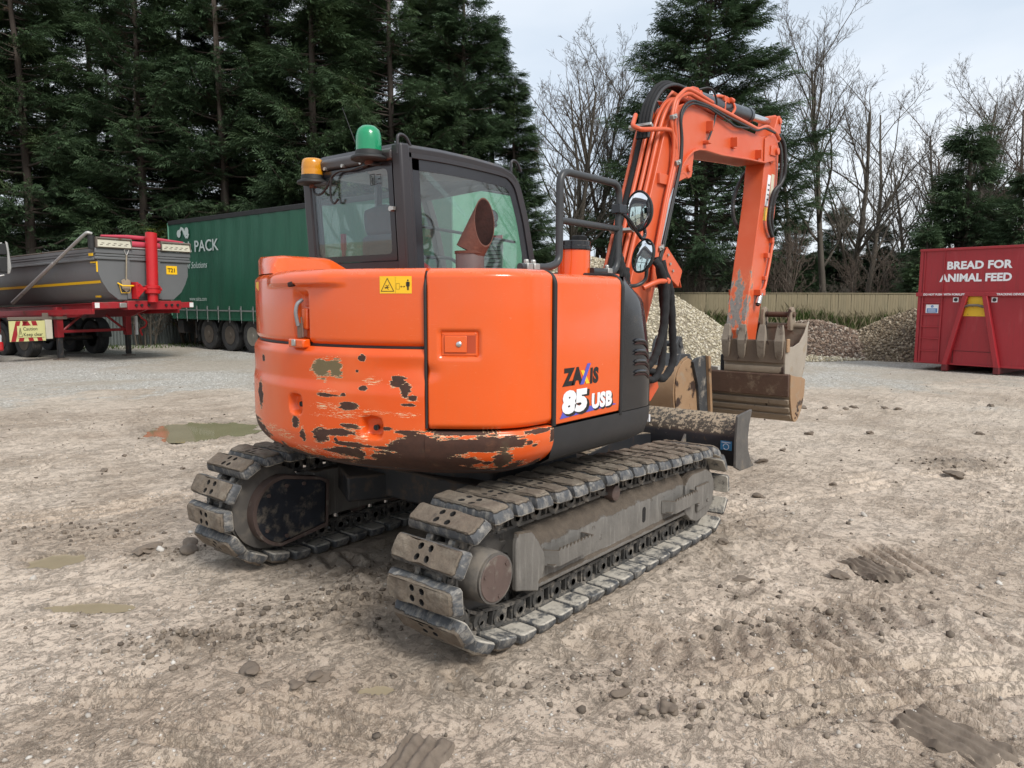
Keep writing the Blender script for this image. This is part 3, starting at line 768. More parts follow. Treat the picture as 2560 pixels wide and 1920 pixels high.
def track_loop():
    P = []
    for k in range(41): P.append((-.95 + 1.95 * k / 40, .058))
    for k in range(1, 40): a = R(-88 + 176 * k / 40); P.append((1.165 + .268 * math.cos(a), .326 + .268 * math.sin(a)))
    for x, z in ((1.0, .598), (.6, .615), (.2, .640), (-.1, .655), (-.4, .652), (-.8, .660)): P.append((x, z))
    for k in range(0, 40): a = R(92 + 172 * k / 40); P.append((-1.15 + .285 * math.cos(a), .380 + .285 * math.sin(a)))
    return P
def resample(P, n):
    P = np.array(P + [P[0]]); d = np.hypot(*np.diff(P, axis=0).T); c = np.concatenate([[0], np.cumsum(d)])
    s = np.arange(n) / n * c[-1]; return np.stack([np.interp(s, c, P[:, 0]), np.interp(s, c, P[:, 1])], -1), c[-1] / n
TL, PITCH = resample(track_loop(), 40)

def shoe_mesh():
    v = []; f = []; at = []; ho = []
    def V(x, y, z, a, h=0): v.append((x, y, z)); at.append(a); ho.append(h); return len(v) - 1
    X, Y, T = .0640, .225, .064
    def ring(hx, hy, z, a, c=.012): return [V(sx*(hx-(c if i else 0)), sy*(hy-(0 if i else c)), z, a) for sx, sy, order in ((1,-1,(1,0)),(1,1,(0,1)),(-1,1,(1,0)),(-1,-1,(0,1))) for i in order]
    rs = [ring(X-.004, Y-.006, -.004, 0), ring(X, Y, .002, .1), ring(X, Y, .020, .5), ring(X-.006, Y-.012, .046, .62), ring(.051, .198, T, 1, .010)]
    for a, b in zip(rs, rs[1:]):
        for k in range(8): f.append((a[k], a[(k+1)%8], b[(k+1)%8], b[k]))
    f.append(rs[0][::-1])
    # tread face with four bolt holes
    cx, cy = .051, .066
    def cell(x0, x1, y0, y1):
        mx, my = (x0+x1)/2, (y0+y1)/2
        sq = [V(a, b, T, 1) for a, b in ((x1,my),(x1,y1),(mx,y1),(x0,y1),(x0,my),(x0,y0),(mx,y0),(x1,y0))]
        oc = [V(mx + .0175*math.cos(R(45*k)), my + .0175*math.sin(R(45*k)), T, 1) for k in range(8)]
        lo = [V(mx + .0165*math.cos(R(45*k)), my + .0165*math.sin(R(45*k)), T-.003, 1, 1) for k in range(8)]
        bo = [V(mx + .0155*math.cos(R(45*k)), my + .0155*math.sin(R(45*k)), T-.034, 1, 1) for k in range(8)]
        for k in range(8):
            j = (k+1) % 8
            f.append((sq[k], sq[j], oc[j], oc[k])); f.append((oc[k], oc[j], lo[j], lo[k])); f.append((lo[k], lo[j], bo[j], bo[k]))
        f.append(bo)
    for sx in (0, 1):
        for sy in (0, 1): cell(-cx + sx*cx, sx*cx, -cy + sy*cy, sy*cy)
    gi, gj = 8, 8
    for s in (-1, 1):                                  # uneven cake of mud on both halves of the tread
        ids = []
        for i in range(gi):
            for j in range(gj):
                x = -cx + 2*cx*i/(gi-1); y = cy + (.198 - cy)*j/(gj-1); inset = .010 if (j == gj-1 and i in (0, gi-1)) else 0
                edge = i in (0, gi-1) or j in (0, gj-1)
                ids.append(V(x, s*(y - inset), T + (0 if edge else .0015), 1))
        for i in range(gi-1):
            for j in range(gj-1):
                q = (ids[i*gj+j], ids[(i+1)*gj+j], ids[(i+1)*gj+j+1], ids[i*gj+j+1]); f.append(q if s > 0 else q[::-1])
    me = bpy.data.meshes.new('track_shoe'); me.from_pydata(v, [], f); me.materials.append(M_shoe)
    fattr(me, 'outer', at); fattr(me, 'hole', ho)
    me.polygons.foreach_set('use_smooth', [True]*len(me.polygons)); me.set_sharp_from_angle(angle=R(38)); me.update(); return me
SHOE = shoe_mesh()
def shoe_variant(k):
    """mud built up unevenly on the tread"""
    me = SHOE.copy(); n = len(me.vertices); c = np.zeros(n*3, np.float32); me.vertices.foreach_get('co', c); c = c.reshape(-1, 3)
    g = ((fbm(c[:, 0], c[:, 1], 22, 200 + k*3, 3, .6) - .45) * .030) * (c[:, 2] > .0645) + (vn(c[:, 0], c[:, 1], 16, 200 + k) - .5) * .010 * (c[:, 2] > .058); c[:, 2] += g
    c[:, 0] += (vn(c[:, 1], c[:, 2], 14, 230 + k) - .5) * .010; c[:, 1] += (vn(c[:, 0], c[:, 2], 20, 260 + k) - .5) * .012; me.vertices.foreach_set('co', c.ravel()); me.update(); return me
SHOES = [shoe_variant(k) for k in range(7)]

def make_track(yc, side):
    b = MB()
    for i in range(40):
        p = TL[i]; t = TL[(i+1) % 40] - TL[i-1]; t = t / np.linalg.norm(t); n = np.array((t[1], -t[0]))
        M = Matrix(((t[0], 0, n[0], p[0]), (0, 1, 0, yc), (t[1], 0, n[1], p[1]), (0, 0, 0, 1)))
        k = MB()
        for y in (-.072, .072):
            k.box((0, y, -.103), (.135, .034, .016)); k.box((.004, y, -.012), (.120, .036, .016))
            for x in (-.024, .028): k.box((x, y, -.056), (.014, .022, .09))
            for x in (-.079, .079): k.cyl((x, y - .020*(1 if x < 0 else .7), -.058), (x, y + .020*(1 if x < 0 else .7), -.058), .047, n=14); k.cyl((x, y - .027, -.058), (x, y + .027, -.058), .020, n=8)
        k.cyl((.079, -.09, -.058), (.079, .09, -.058), .024, n=8)
        for x in (-.02, .035):
            for y in (-.062, .062): k.cyl((x, y + .03, -.001), (x, y + .03, -.018), .010, n=6)
        k.xf(M); b.v += []; b.add(k.v, k.f)
    tr = b.build('track', M_chain, EX, smooth=40)
    for i in range(40):
        p = TL[i]; t = TL[(i+1) % 40] - TL[i-1]; t = t / np.linalg.norm(t); n = np.array((t[1], -t[0]))
        ry = random.uniform(-.012, .012)
        M = Matrix(((t[0], 0, n[0], p[0] + n[0]*.001), (0, -1, 0, yc), (t[1], 0, n[1], p[1] + n[1]*.001), (0, 0, 0, 1)))
        inst(SHOES[(i * 5 + (3 if side > 0 else 0)) % 7], 'track_shoe', tr, M @ Matrix.Rotation(ry, 4, 'Z'))
    # frame beam
    o = side                                          # +1: left machine side, -1: right
    Y = lambda a: o * a
    fb = MB(); fb.prism([(Y(.79), .22), (Y(.79), .545), (Y(.86), .550), (Y(1.02), .505), (Y(1.075), .445), (Y(1.08), .43), (Y(1.08), .255), (Y(1.095), .248), (Y(1.095), .222)], -.80, .90, axis='x')
    fr = fb.build('track_frame', M_frame, EX, smooth=40, bevel=.008)
    g = MB(); g.prism([(-.985, .50), (-.97, .555), (-.86, .54), (-.80, .47), (-.755, .405), (-.742, .36), (-.75, .30), (-.80, .255), (-.80, .205), (-.93, .245), (-.985, .26)], Y(1.065), Y(1.098), axis='y'); g.build('guard_plate', M_frame, fr, bevel=.008)
    g = MB(); pf = [(.86, .43), (.90, .48), (.96, .497), (1.18, .492), (1.27, .455), (1.315, .39), (1.325, .32), (1.30, .22), (1.21, .150), (1.05, .135), (.95, .17), (.86, .24)]
    g.prism(pf, Y(1.045), Y(1.10), axis='y'); g.prism([(1.0+(x-1.05)*.85, .32+(z-.32)*.86) for x, z in pf], Y(.80), Y(1.05), axis='y')
    g.prism([(1.0, .40), (1.20, .40), (1.26, .32), (1.20, .23), (1.02, .21)], Y(1.098), Y(1.118), axis='y')
    for x in (1.02, 1.17): g.cyl((x, Y(1.115), .27), (x, Y(1.13), .27), .014, n=6)
    g.build('idler_yoke', M_frame, fr, bevel=.012)
    for x0, x1, zz in ((-.745, -.385, .325), (.56, .93, .305)):
        g = MB(); n = 9; tz = []
        for k in range(n):
            xa = x0 + .04 + (x1-x0-.06) * k / n; wd = (x1-x0-.06) / n
            tz += [(xa, zz+.085), (xa + wd*.25, zz+.097), (xa + wd*.6, zz+.097), (xa + wd*.8, zz+.082)]
        g.prism([(x0+.04, zz), (x1, zz+.005), (x1, zz+.09)] + [(a, b) for a, b in tz[::-1]] + [(x0+.035, zz+.085)], Y(1.150), Y(1.162), axis='y')
        g.prism([(x0-.015, Y(1.082)), (x0+.035, Y(1.162)), (x0+.047, Y(1.158)), (x0, Y(1.082))], zz, zz+.085, axis='z')
        g.mm(x1-.012, x1, Y(1.082), Y(1.160), zz, zz+.09); g.mm(x0, x1-.02, Y(1.082), Y(1.15), zz, zz+.012)
        g.build('step', M_frame, fr, bevel=.003)
    h = MB(); pts = [(.318 + .021*math.cos(a)*1.0, .35 + math.copysign(.030, math.sin(a)) + .020*math.sin(a)) for a in [2*math.pi*k/16 for k in range(16)]]
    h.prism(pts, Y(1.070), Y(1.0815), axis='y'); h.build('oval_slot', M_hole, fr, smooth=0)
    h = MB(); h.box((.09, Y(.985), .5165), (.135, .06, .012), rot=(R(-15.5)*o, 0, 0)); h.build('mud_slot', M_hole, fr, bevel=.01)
    # drive at the rear
    d = MB()
    d.lathe([(.20, -.10), (.245, -.09), (.245, -.055), (.16, -.03), (.135, 0), (.130, .10), (.126, .178), (.120, .186), (.1215, .192), (.1215, .20), (.112, .2005)], (-1.165, Y(.92), .388), (0, Y(1), 0), 36)
    dr = d.build('final_drive', M_drum, EX, smooth=35)
    c = MB(); c.lathe([(.111, .1985), (.111, .203), (.108, .205)], (-1.165, Y(.92), .388), (0, Y(1), 0), 36)
    c.mm(-1.18, -1.172, Y(1.123), Y(1.126), .37, .45); c.mm(-1.23, -1.21, Y(1.123), Y(1.126), .36, .365)
    for k in range(3):
        a = R(40 + 120*k); c.cyl((-1.165 + .09*math.cos(a), Y(1.12), .388 + .09*math.sin(a)), (-1.165 + .09*math.cos(a), Y(1.13), .388 + .09*math.sin(a)), .010, n=6)
    c.build('cover_disc', M_disc, dr, smooth=30)
    sp = MB(); n = 21; pts = []
    for k in range(n*4):
        a = 2*math.pi*k/(n*4); r = (.262, .262, .222, .222)[k % 4]; pts.append((-1.15 + r*math.cos(a), .382 + r*math.sin(a)))
    sp.prism(pts, Y(.905), Y(.965), axis='y'); sp.build('sprocket', M_drum, EX, smooth=0, bevel=.006)
    w = MB(); w.lathe([(.10, -.09), (.195, -.085), (.205, -.05), (.205, -.03), (.225, -.02), (.225, .02), (.205, .03), (.205, .05), (.195, .085), (.10, .09)], (1.165, Y(.935), .326), (0, 1, 0), 32)
    w.build('idler_wheel', plain('brown_idler_steel', (.10, .075, .058), .55, .3, var=.4, dust=(.2, .17, .13), dthr=(.5, .7)), EX)
    for x in (-.72, -.36, 0, .36, .72):
        r_ = MB(); r_.lathe([(.04, -.062), (.075, -.06), (.075, -.04), (.058, -.035), (.058, .035), (.075, .04), (.075, .06), (.04, .062)], (x, Y(.935), .225), (0, 1, 0), 18)
        r_.build('track_roller', M_disc, EX)
    r_ = MB(); r_.lathe([(.02, -.13), (.045, -.12), (.05, -.06), (.038, -.05), (.038, .05), (.05, .06), (.048, .12), (.03, .14)], (.02, Y(.935), .545), (0, 1, 0), 16); r_.build('carrier_roller', M_disc, EX)
    if o > 0:
        # inner motor cover of the left track
        q = MB(); D = [(-1.065 + .205*math.cos(a), .352 + .205*math.sin(a)) for a in [R(90 + 172*k/24) for k in range(25)]] + [(-.76, .20), (-.745, .47), (-.79, .50)]
        q.prism(D, .735, .80, axis='y'); mc = q.build('motor_cover', plain('dark_blue_cover', (.018, .021, .028), .5, var=.6, vs=9, bump=.3, dust=(.16, .135, .105), dthr=(.50, .72), dscale=11), EX, bevel=.004)
        q = MB(); D2 = [(-1.065 + .228*math.cos(a), .352 + .228*math.sin(a)) for a in [R(90 + 172*k/24) for k in range(25)]] + [(-.74, .175), (-.722, .485), (-.80, .522)]
        q.rings([[Vector((x, .728, z)) for x, z in D2], [Vector((x, .80, z)) for x, z in D2]], True, (False, False)); q.rings([[Vector((x, .728, z)) for x, z in D2], [Vector((x, .728, z)) for x, z in D]], True, (False, False))
        q.build('cover_rim', M_disc, mc, smooth=30)
        q = MB(); q.lathe([(.225, .80), (.268, .81), (.268, .86), (.235, .90)], (-1.12, 0, .375), (0, 1, 0), 40); q.build('drive_housing', M_drum, EX)
        for x, z in ((-1.18, .47), (-1.05, .51), (-.92, .50), (-1.20, .25), (-1.06, .185)):
            q = MB(); q.cyl((x, .737, z), (x, .724, z), .013, n=6); q.build('bolt', M_disc, mc)
    return tr
make_track(-.935, -1)
make_track(.935, 1)
b = MB(); b.mm(-.55, .62, -.80, .80, .40, .60); b.mm(-.42, .50, -.45, .45, .36, .66)
for sx in (-1, 1):
    for sy in (-1, 1): b.box((sx*.52, sy*.62, .47), (.30, .50, .17), rot=(0, 0, sx*sy*.5))
cb = b.build('lower_frame', M_under, EX, bevel=.015)
b = MB(); b.lathe([(.46, .58), (.50, .60), (.50, .68), (.47, .70), (.47, .80), (.44, .82)], n=48); b.build('slew_ring', M_under, EX)

# dozer blade, lifted clear of the ground
b = MB(); prof = [(1.66, .425), (1.60, .44), (1.575, .50), (1.57, .655), (1.59, .70), (1.745, .812), (1.77, .815), (1.70, .70), (1.675, .60), (1.69, .50), (1.76, .425)]
b.prism(prof, -1.165, 1.165, axis='y'); bl = b.build('dozer_blade', M_blade, EX, bevel=.006)
for s in (-1, 1):
    b = MB(); b.prism([(1.505, .455), (1.50, .66), (1.515, .835), (1.53, .845), (1.78, .862), (1.785, .85), (1.74, .75), (1.725, .66), (1.735, .56), (1.79, .475), (1.86, .42), (1.85, .408), (1.60, .415)], s*1.166, s*1.186, axis='y'); b.build('wing_plate', M_wing, bl, bevel=.003)
    b = MB(); b.prism([(.65, .42), (.65, .60), (1.2, .66), (1.59, .62), (1.59, .46), (1.2, .44)], s*.34, s*.44, axis='y'); b.mm(1.42, 1.585, s*.25, s*.52, .43, .445); b.build('push_arm', M_blade, EX, bevel=.01)
b = MB(); b.prism([(1.55, .655), (1.40, .50), (1.40, .47), (1.572, .47)], -.76, -.74, axis='y'); b.mm(1.36, 1.575, -.95, -.745, .47, .482); b.build('gusset', M_wing, bl, bevel=.003)
b = MB(); b.cyl((.75, 0, .55), (1.30, 0, .62), .05, n=16); b.cyl((1.25, 0, .615), (1.57, 0, .655), .028, n=12, mi=1); b.build('blade_cylinder', [M_under, M_steel], EX)
b = MB(); b.mm(1.5755 - .0095, 1.5695 - .0015, -1.125, -1.035, .565, .635); st = b.build('blue_sticker', M_bluest, bl, smooth=0)
b = MB(); t_ = [(1.5635, -1.08 + .022*math.cos(a), .592 + .022*math.sin(a)) for a in [R(30*k) for k in range(12)]]
b.tube([Vector(q) for q in t_], .0028, 5); b.mm(1.562, 1.566, -1.115, -1.045, .622, .626); b.build('sticker_print', M_white, st, smooth=0)
# ------------------------------------------------------------------ excavator: house
RB, WB, PP = 1.44, 1.10, 26.0
def rplan(th):
    s = np.maximum(np.abs(np.sin(th)), 1e-6); return (RB**-PP + (WB / s)**-PP) ** (-1 / PP)
_th = np.linspace(math.pi - 2.86, math.pi + 2.86, 4001)          # growing angle runs to the right-hand side of the machine
_pl = np.stack([rplan(_th) * np.cos(_th), rplan(_th) * np.sin(_th)], -1)
_sd = np.concatenate([[0], np.cumsum(np.hypot(*np.diff(_pl, axis=0).T))]); _sd -= np.interp(math.pi, _th, _sd)
_tg = np.gradient(_pl, axis=0); _tg /= np.linalg.norm(_tg, axis=1)[:, None]; _nm = np.stack([_tg[:, 1], -_tg[:, 0]], -1)
if (_nm[2000] @ _pl[2000]) < 0: _nm = -_nm
def PS(s): return np.stack([np.interp(s, _sd, _pl[:, 0]), np.interp(s, _sd, _pl[:, 1])], -1)
def NS(s):
    n = np.stack([np.interp(s, _sd, _nm[:, 0]), np.interp(s, _sd, _nm[:, 1])], -1); return n / np.linalg.norm(n, axis=-1, keepdims=True)
def SX(x):                                                       # arc position on the right side with this x
    m = _sd > 0; i = np.argsort(_pl[m, 0]); return float(np.interp(x, _pl[m, 0][i], _sd[m][i]))
def surf(s, z, d=0.0):
    s = np.asarray(s, float); p = PS(s) + NS(s) * np.asarray(d)[..., None]
    return np.concatenate([p, np.broadcast_to(np.asarray(z, float), s.shape)[..., None]], -1)
def hit(u, v):
    """arc position and height where the sight line of picture point (2560 x 1920) meets the curved body side"""
    d = _F + _r2 * ((u - 1280) / 1848.9) - _u2 * ((v - 960) / 1848.9)
    t = np.linspace(1.2, 5.5, 6000); x = CAMPOS.x + d.x*t; y = CAMPOS.y + d.y*t
    ins = np.hypot(x, y) < rplan(np.arctan2(y, x)); k = int(np.argmax(ins))
    if not ins[k]: k = int(np.argmin(np.hypot(x, y)))
    th = math.atan2(y[k], x[k]) % (2*math.pi)
    return float(np.interp(th, _th, _sd)), CAMPOS.z + d.z*t[k]
def Zr(u, v): return hit(620 + u*480/1327, 620 + v*480/1327)
def Zh(u, v): return hit(1040 + u*600/1746, 650 + v*600/1746)

def shell(name, mat, parent, S_, Z_, disp, thick=.05, attrs=None, smooth=35):
    """a curved body panel: outer skin over arc positions S_ and heights Z_ pushed out by disp(s, z), with returns at its edges"""
    SS, ZZ = np.meshgrid(S_, Z_, indexing='ij'); D = disp(SS, ZZ); A = surf(SS, ZZ, D); ns, nz = SS.shape
    idx = np.arange(ns*nz).reshape(ns, nz)
    q = np.stack([idx[:-1, :-1], idx[1:, :-1], idx[1:, 1:], idx[:-1, 1:]], -1).reshape(-1, 4)
    ring = list(idx[:, 0]) + list(idx[-1, 1:]) + list(idx[-2::-1, -1]) + list(idx[0, -2:0:-1])
    Bk = surf(SS, ZZ, D - thick).reshape(-1, 3)
    co = A.reshape(-1, 3); base = len(co); inner = Bk[ring]; n = len(ring)
    rim = np.array([(ring[k], base + k, base + (k+1) % n, ring[(k+1) % n]) for k in range(n)])
    co2 = np.concatenate([co, inner]); me = bpy.data.meshes.new(name); np_mesh(me, co2, np.concatenate([q, rim]))
    me.materials.append(mat); me.polygons.foreach_set('use_smooth', np.ones(len(me.polygons), bool)); me.set_sharp_from_angle(angle=R(smooth))
    uv = me.uv_layers.new(name='UVMap'); li = np.zeros(len(me.loops), np.int32); me.loops.foreach_get('vertex_index', li)
    UVv = np.concatenate([np.stack([SS.ravel(), ZZ.ravel()], -1), np.stack([SS.ravel()[ring], ZZ.ravel()[ring]], -1)])
    uv.data.foreach_set('uv', UVv[li].astype(np.float32).ravel())
    for k, f in (attrs or {}).items():
        a = f(SS, ZZ).ravel(); fattr(me, k, np.concatenate([a, a[ring]]))
    o = bpy.data.objects.new(name, me); COL.objects.link(o); o.parent = parent; return o
def win(a, b, e, x): return sstep(a - e, a + e, x) * (1 - sstep(b - e, b + e, x))
sD = Zr(1224, 400)[0]                                            # seam between rear hood and side door
sE = SX(-.690)
s0 = -sE
# --- chips and scratches of the counterweight
def field(lst, fn):
    out = []
    for cx, cy, rx, ry in lst:
        s, z = fn(cx, cy); sa = fn(cx + rx, cy)[0]; sb = fn(cx - rx, cy)[0]; za = fn(cx, cy - ry)[1]; zb = fn(cx, cy + ry)[1]
        out.append((s, z, 1.22*max(.008, abs(sa - sb) / 2), 1.22*max(.006, abs(za - zb) / 2)))
    return out
chips = field([(788,760,22,26),(1030,920,46,30),(1090,985,36,42),(1140,1035,25,22),(555,1012,62,13),(700,1092,62,24),(670,1010,18,9),(800,968,24,15),(1120,1082,38,11),
    (342,1200,22,30),(390,1288,18,38),(520,1290,46,52),(650,1275,95,20),(710,1228,62,15),(615,1318,11,17),(720,1360,112,15),(640,1408,105,28),(745,1425,62,26),(218,1360,19,19),
    (100,1000,12,78),(82,1240,34,62),(105,757,9,20),(1090,1272,72,13),(960,1247,32,11),(190,1395,95,30),(330,1450,60,22),(430,1490,110,28),(570,1540,150,30),(800,1540,180,60),
    (960,1490,120,75),(1150,1400,150,90),(1120,1560,220,60),(1300,1420,130,110),(940,1380,60,9),(755,850,9,9)], Zr)
chips += field([(60,1320,120,55),(200,1370,200,75),(400,1345,150,45),(540,1335,110,55),(660,1325,95,42),(735,1330,60,30),(815,1326,18,14),(60,1500,260,75),(260,1560,200,55),(350,1470,120,40),
    (640,1460,62,62),(770,1508,66,30),(520,1490,40,16),(900,1240,75,14),(985,1268,20,42),(940,1500,26,36),(330,1262,210,12),(860,1345,16,9)], Zh)
prims = field([(260,1285,85,50),(400,1395,130,45),(700,1145,180,30),(790,1310,70,36),(560,1090,140,40),(560,985,90,22),(860,920,90,40),(1090,1150,120,30),(180,1240,60,40),(600,1160,200,20),(900,1130,160,20),(1000,740,110,16),(620,1450,120,30),(1140,1050,60,30)], Zr)
prims += field([(540,1545,170,45),(880,1490,90,24),(620,1430,80,40),(850,1330,50,18),(700,1540,120,20),(200,1280,180,14)], Zh)
oliv = field([(520,830,58,62),(600,835,44,58)], Zr)
streak = field([(690,800,60,5)], Zr)
def chipf(S_, Z_):
    c = np.zeros_like(S_)
    for s, z, a, b in chips + oliv:
        e = np.sqrt(((S_ - s)/a)**2 + ((Z_ - z)/b)**2); c = np.maximum(c, np.clip(1.02 - .50*e, 0, 1))
    lo = .86 + .012*np.sin(S_*9); c = np.maximum(c, np.clip(1 - (Z_ - .815)/(.075 + .05*vn(S_, S_*0, 2.5, 13)), 0, 1)*.95)
    return c
def primf(S_, Z_):
    c = np.full_like(S_, .18)
    for s, z, a, b in prims:
        e = np.sqrt(((S_ - s)/a)**2 + ((Z_ - z)/b)**2); c = np.maximum(c, np.clip(1.25 - .6*e, 0, 1))
    c = c * (1 - .7*sstep(1.33, 1.42, Z_)); return c
def olivf(S_, Z_):
    c = np.zeros_like(S_)
    for s, z, a, b in oliv: c = np.maximum(c, 1 - sstep(1.2, 1.9, np.sqrt(((S_-s)/a)**2 + ((Z_-z)/b)**2)))
    return c
pk1 = Zr(340, 1075); pk2 = Zr(860, 1240)
def cw_disp(S_, Z_):
    d = .012 * win(.97, 1.255, .035, Z_) * (1 - .3*np.abs(S_))
    d = d - .21 * np.clip((.965 - Z_)/.165, 0, 1)**2.2
    d = d - .020 * sstep(1.40, 1.455, Z_)**2
    for (s, z), r_, dp in ((pk1, .062, .040), (pk2, .066, .045)):
        q = np.maximum(np.abs(S_ - s)/r_, np.abs(Z_ - z)/(r_*.95)); q2 = np.hypot((S_ - s)/r_, (Z_ - z)/(r_*.95)); q = .45*q + .55*q2
        d = d - dp * (1 - sstep(.62, 1.05, q))
    d = d - .012 * np.exp(-(((S_ - (pk2[0]+.25))/.20)**2 + ((Z_ - 1.36)/.05)**2))
    d = d + (fbm(S_, Z_, 3.2, 15, 2) - .5) * .010
    return d
at = dict(chip=chipf, prim=primf, olive=olivf)
cw = shell('counterweight', M_chip, EX, np.linspace(s0, sD - .006, 330), np.concatenate([np.linspace(.808, 1.0, 34), np.linspace(1.008, 1.452, 58)]), cw_disp, .25, at)
shell('counterweight_band', M_chip, EX, np.linspace(sD - .0055, sE, 110), np.concatenate([np.linspace(.808, 1.0, 34), np.linspace(1.006, 1.052, 8)]), lambda a, b: cw_disp(a, b) - .012*sstep(1.035, 1.052, b) + .004*np.exp(-((b-1.0)/.05)**2), .25, at)
for (s, z) in (pk1, pk2):
    b = MB(); p = surf(np.array(s + .012), z - .003, -.03); n = NS(np.array(s)); n3 = Vector((n[0], n[1], 0))
    b.cyl(Vector(p), Vector(p) + n3*.016, .0145, n=14); b.box(Vector(p) + n3*.017, (.004, .003, .026), rot=(0, 0, math.atan2(n[1], n[0]))); b.build('lifting_plug', M_black, cw)
# --- rear hood
sL, zL = Zr(345, 520); sC, zC = Zr(310, 250)
def hood_disp(S_, Z_):
    d = -.018 + 0*S_
    d = d - .055 * np.clip((Z_ - 1.79)/.053, 0, 1)**2.4
    d = d - .035 * np.clip((1.50 - Z_)/.045, 0, 1)**2.2
    vis = win(sL - .30, sL + .26, .09, S_)
    d = d + .034 * vis * sstep(1.748, 1.776, Z_)
    d = d - .034 * win(sL - .045, sL + .055, .022, S_) * (1 - sstep(1.70, 1.755, Z_)) 
    d = d - .012 * win(sL + .0, sL + .045, .006, S_) * win(1.655, 1.715, .006, Z_)
    d = d + (fbm(S_, Z_, 2.4, 19, 2) - .5) * .006
    return d
hood = shell('rear_hood', M_or, EX, np.concatenate([np.linspace(s0, sL - .3, 40), np.linspace(sL - .29, sL + .30, 110), np.linspace(sL + .31, sD - .008, 60)]), np.concatenate([np.linspace(1.461, 1.51, 10), np.linspace(1.52, 1.77, 50), np.linspace(1.775, 1.843, 16)]), hood_disp, .05)
# top of the hood and its raised hump
def capz(z, sA, sB, d, name, mat, parent, extra, n=60):
    s = np.linspace(sA, sB, n); p = surf(s, z, d); pts = [tuple(q[:2]) for q in p] + extra
    b = MB(); b.prism(pts, z - .012, z, axis='z'); return b.build(name, mat, parent, smooth=30)
capz(1.8405, s0, sD - .01, -.068, 'hood_top', M_or, hood, [(-.66, -.80), (-.66, .95)])
xs_ = [(-1.352, .02), (-1.335, .55), (-1.30, .93), (-1.26, 1.0), (-1.10, 1.0), (-.97, .985), (-.93, .93), (-.78, .20), (-.735, .0)]
ya = [(.315, 0), (.335, .5), (.355, .88), (.385, 1.0), (.60, .98), (.85, .92), (.98, .70), (1.06, 0)]
b = MB(); b.rings([[Vector((x, y, 1.832 + .104*kx*ky)) for y, ky in ya] for x, kx in xs_], False, (False, False))
for i, v in enumerate(b.v):                                       # keep the hump inside the round plan
    x, y, z = v; r_ = math.hypot(x, y); lim = float(rplan(np.array(math.atan2(y, x)))) - .040
    if r_ > lim: b.v[i] = (x*lim/r_, y*lim/r_, z)
b.build('hood_hump', M_or, hood, smooth=32)
b = MB(); p = surf(np.array(sC), zC, .006); b.box(p, (.03, .045, .026), rot=(R(8), 0, math.atan2(NS(np.array(sC))[1], NS(np.array(sC))[0]))); b.build('camera_opening', M_sootshade, hood, bevel=.008)
# latch of the hood
def at_s(s, z, d): return Vector(surf(np.array(s), z, d))
def lat(ds, dz, d): return at_s(sL - .008 + ds, dz, d - .052)
b = MB(); b.tube(smooth_path([lat(.012, 1.690, .022), lat(.004, 1.668, .048), lat(-.002, 1.63, .056), lat(-.003, 1.595, .052), lat(-.001, 1.555, .045)], 4), [.002] + [.009]*3 + [.013]*6 + [.011]*8 if False else .0105, 8)
la = b.build('hood_latch', plain('grey_cast_latch', (.25, .26, .27), .5, .4, var=.3), hood, smooth=50)
b = MB()
for ds in (-.016, .014): b.tube([lat(ds, 1.60, .035), lat(ds, 1.52, .03), lat(ds, 1.495, .03)], [.004, .006, .006], 6)
b.box(lat(-.002, 1.53, .03), (.022, .026, .075), rot=(0, 0, math.atan2(NS(np.array(sL))[1], NS(np.array(sL))[0]))); b.build('latch_link', plain('rusty_link', (.20, .14, .11), .6, .5, var=.3), la)
b = MB(); b.box(lat(.02, 1.59, .012), (.02, .05, .11), rot=(0, 0, math.atan2(NS(np.array(sL))[1], NS(np.array(sL))[0]))); b.box(lat(.006, 1.465, .045), (.05, .13, .045), rot=(0, 0, math.atan2(NS(np.array(sL))[1], NS(np.array(sL))[0]))); b.build('latch_bracket', M_or, hood, bevel=.008)
b = MB(); b.box(lat(-.004, 1.468, .072), (.014, .030, .034), rot=(0, 0, math.atan2(NS(np.array(sL))[1], NS(np.array(sL))[0]))); b.build('latch_catch', M_zinc, la, bevel=.004)
# --- engine side door (curved) and its handle
hA = Zh(140, 490); hB = Zh(492, 742); fA = Zh(182, 527); fB = Zh(450, 700)
zt1, zt2 = max(hA[1], hB[1]), min(hA[1], hB[1])
def door_disp(S_, Z_):
    d = -.004 + 0*S_ - .060*np.clip((Z_ - 1.795)/.048, 0, 1)**2.4 - .02*np.clip((1.095 - Z_)/.03, 0, 1)**2
    d = d - .012*sstep(.985, 1, (S_ - sD)/(sE - sD)) - .012*(1 - sstep(0, .02, (S_ - sD)/(sE - sD)))
    d = d - .020 * win(hA[0] + .02, hB[0] - .02, .016, S_) * win(zt2 + .02, zt1 - .02, .016, Z_)
    d = d - .016 * np.exp(-(((S_ - sD)/.05)**2 + ((Z_ - 1.345)/.03)**2))
    d = d + (fbm(S_, Z_, 2.0, 29, 3) - .5) * .008
    return d
door = shell('engine_door', M_or, EX, np.linspace(sD + .006, sE - .005, 150), np.concatenate([np.linspace(1.066, 1.78, 120), np.linspace(1.786, 1.842, 14)]), door_disp, .05)
def patch(sa, sb, za, zb, d, mat, name, parent, th=.004, bev=0):
    s = np.linspace(sa, sb, 9); b = MB(); o = [Vector(q) for q in surf(s, za, d)]; t = [Vector(q) for q in surf(s, zb, d)]
    oi = [Vector(q) for q in surf(s, za, d - th)]; ti = [Vector(q) for q in surf(s, zb, d - th)]
    b.rings([[o[k], t[k], ti[k], oi[k]] for k in range(9)], True, (True, True)); return b.build(name, mat, parent, smooth=30, bevel=bev)
fz1, fz2 = max(fA[1], fB[1]), min(fA[1], fB[1])
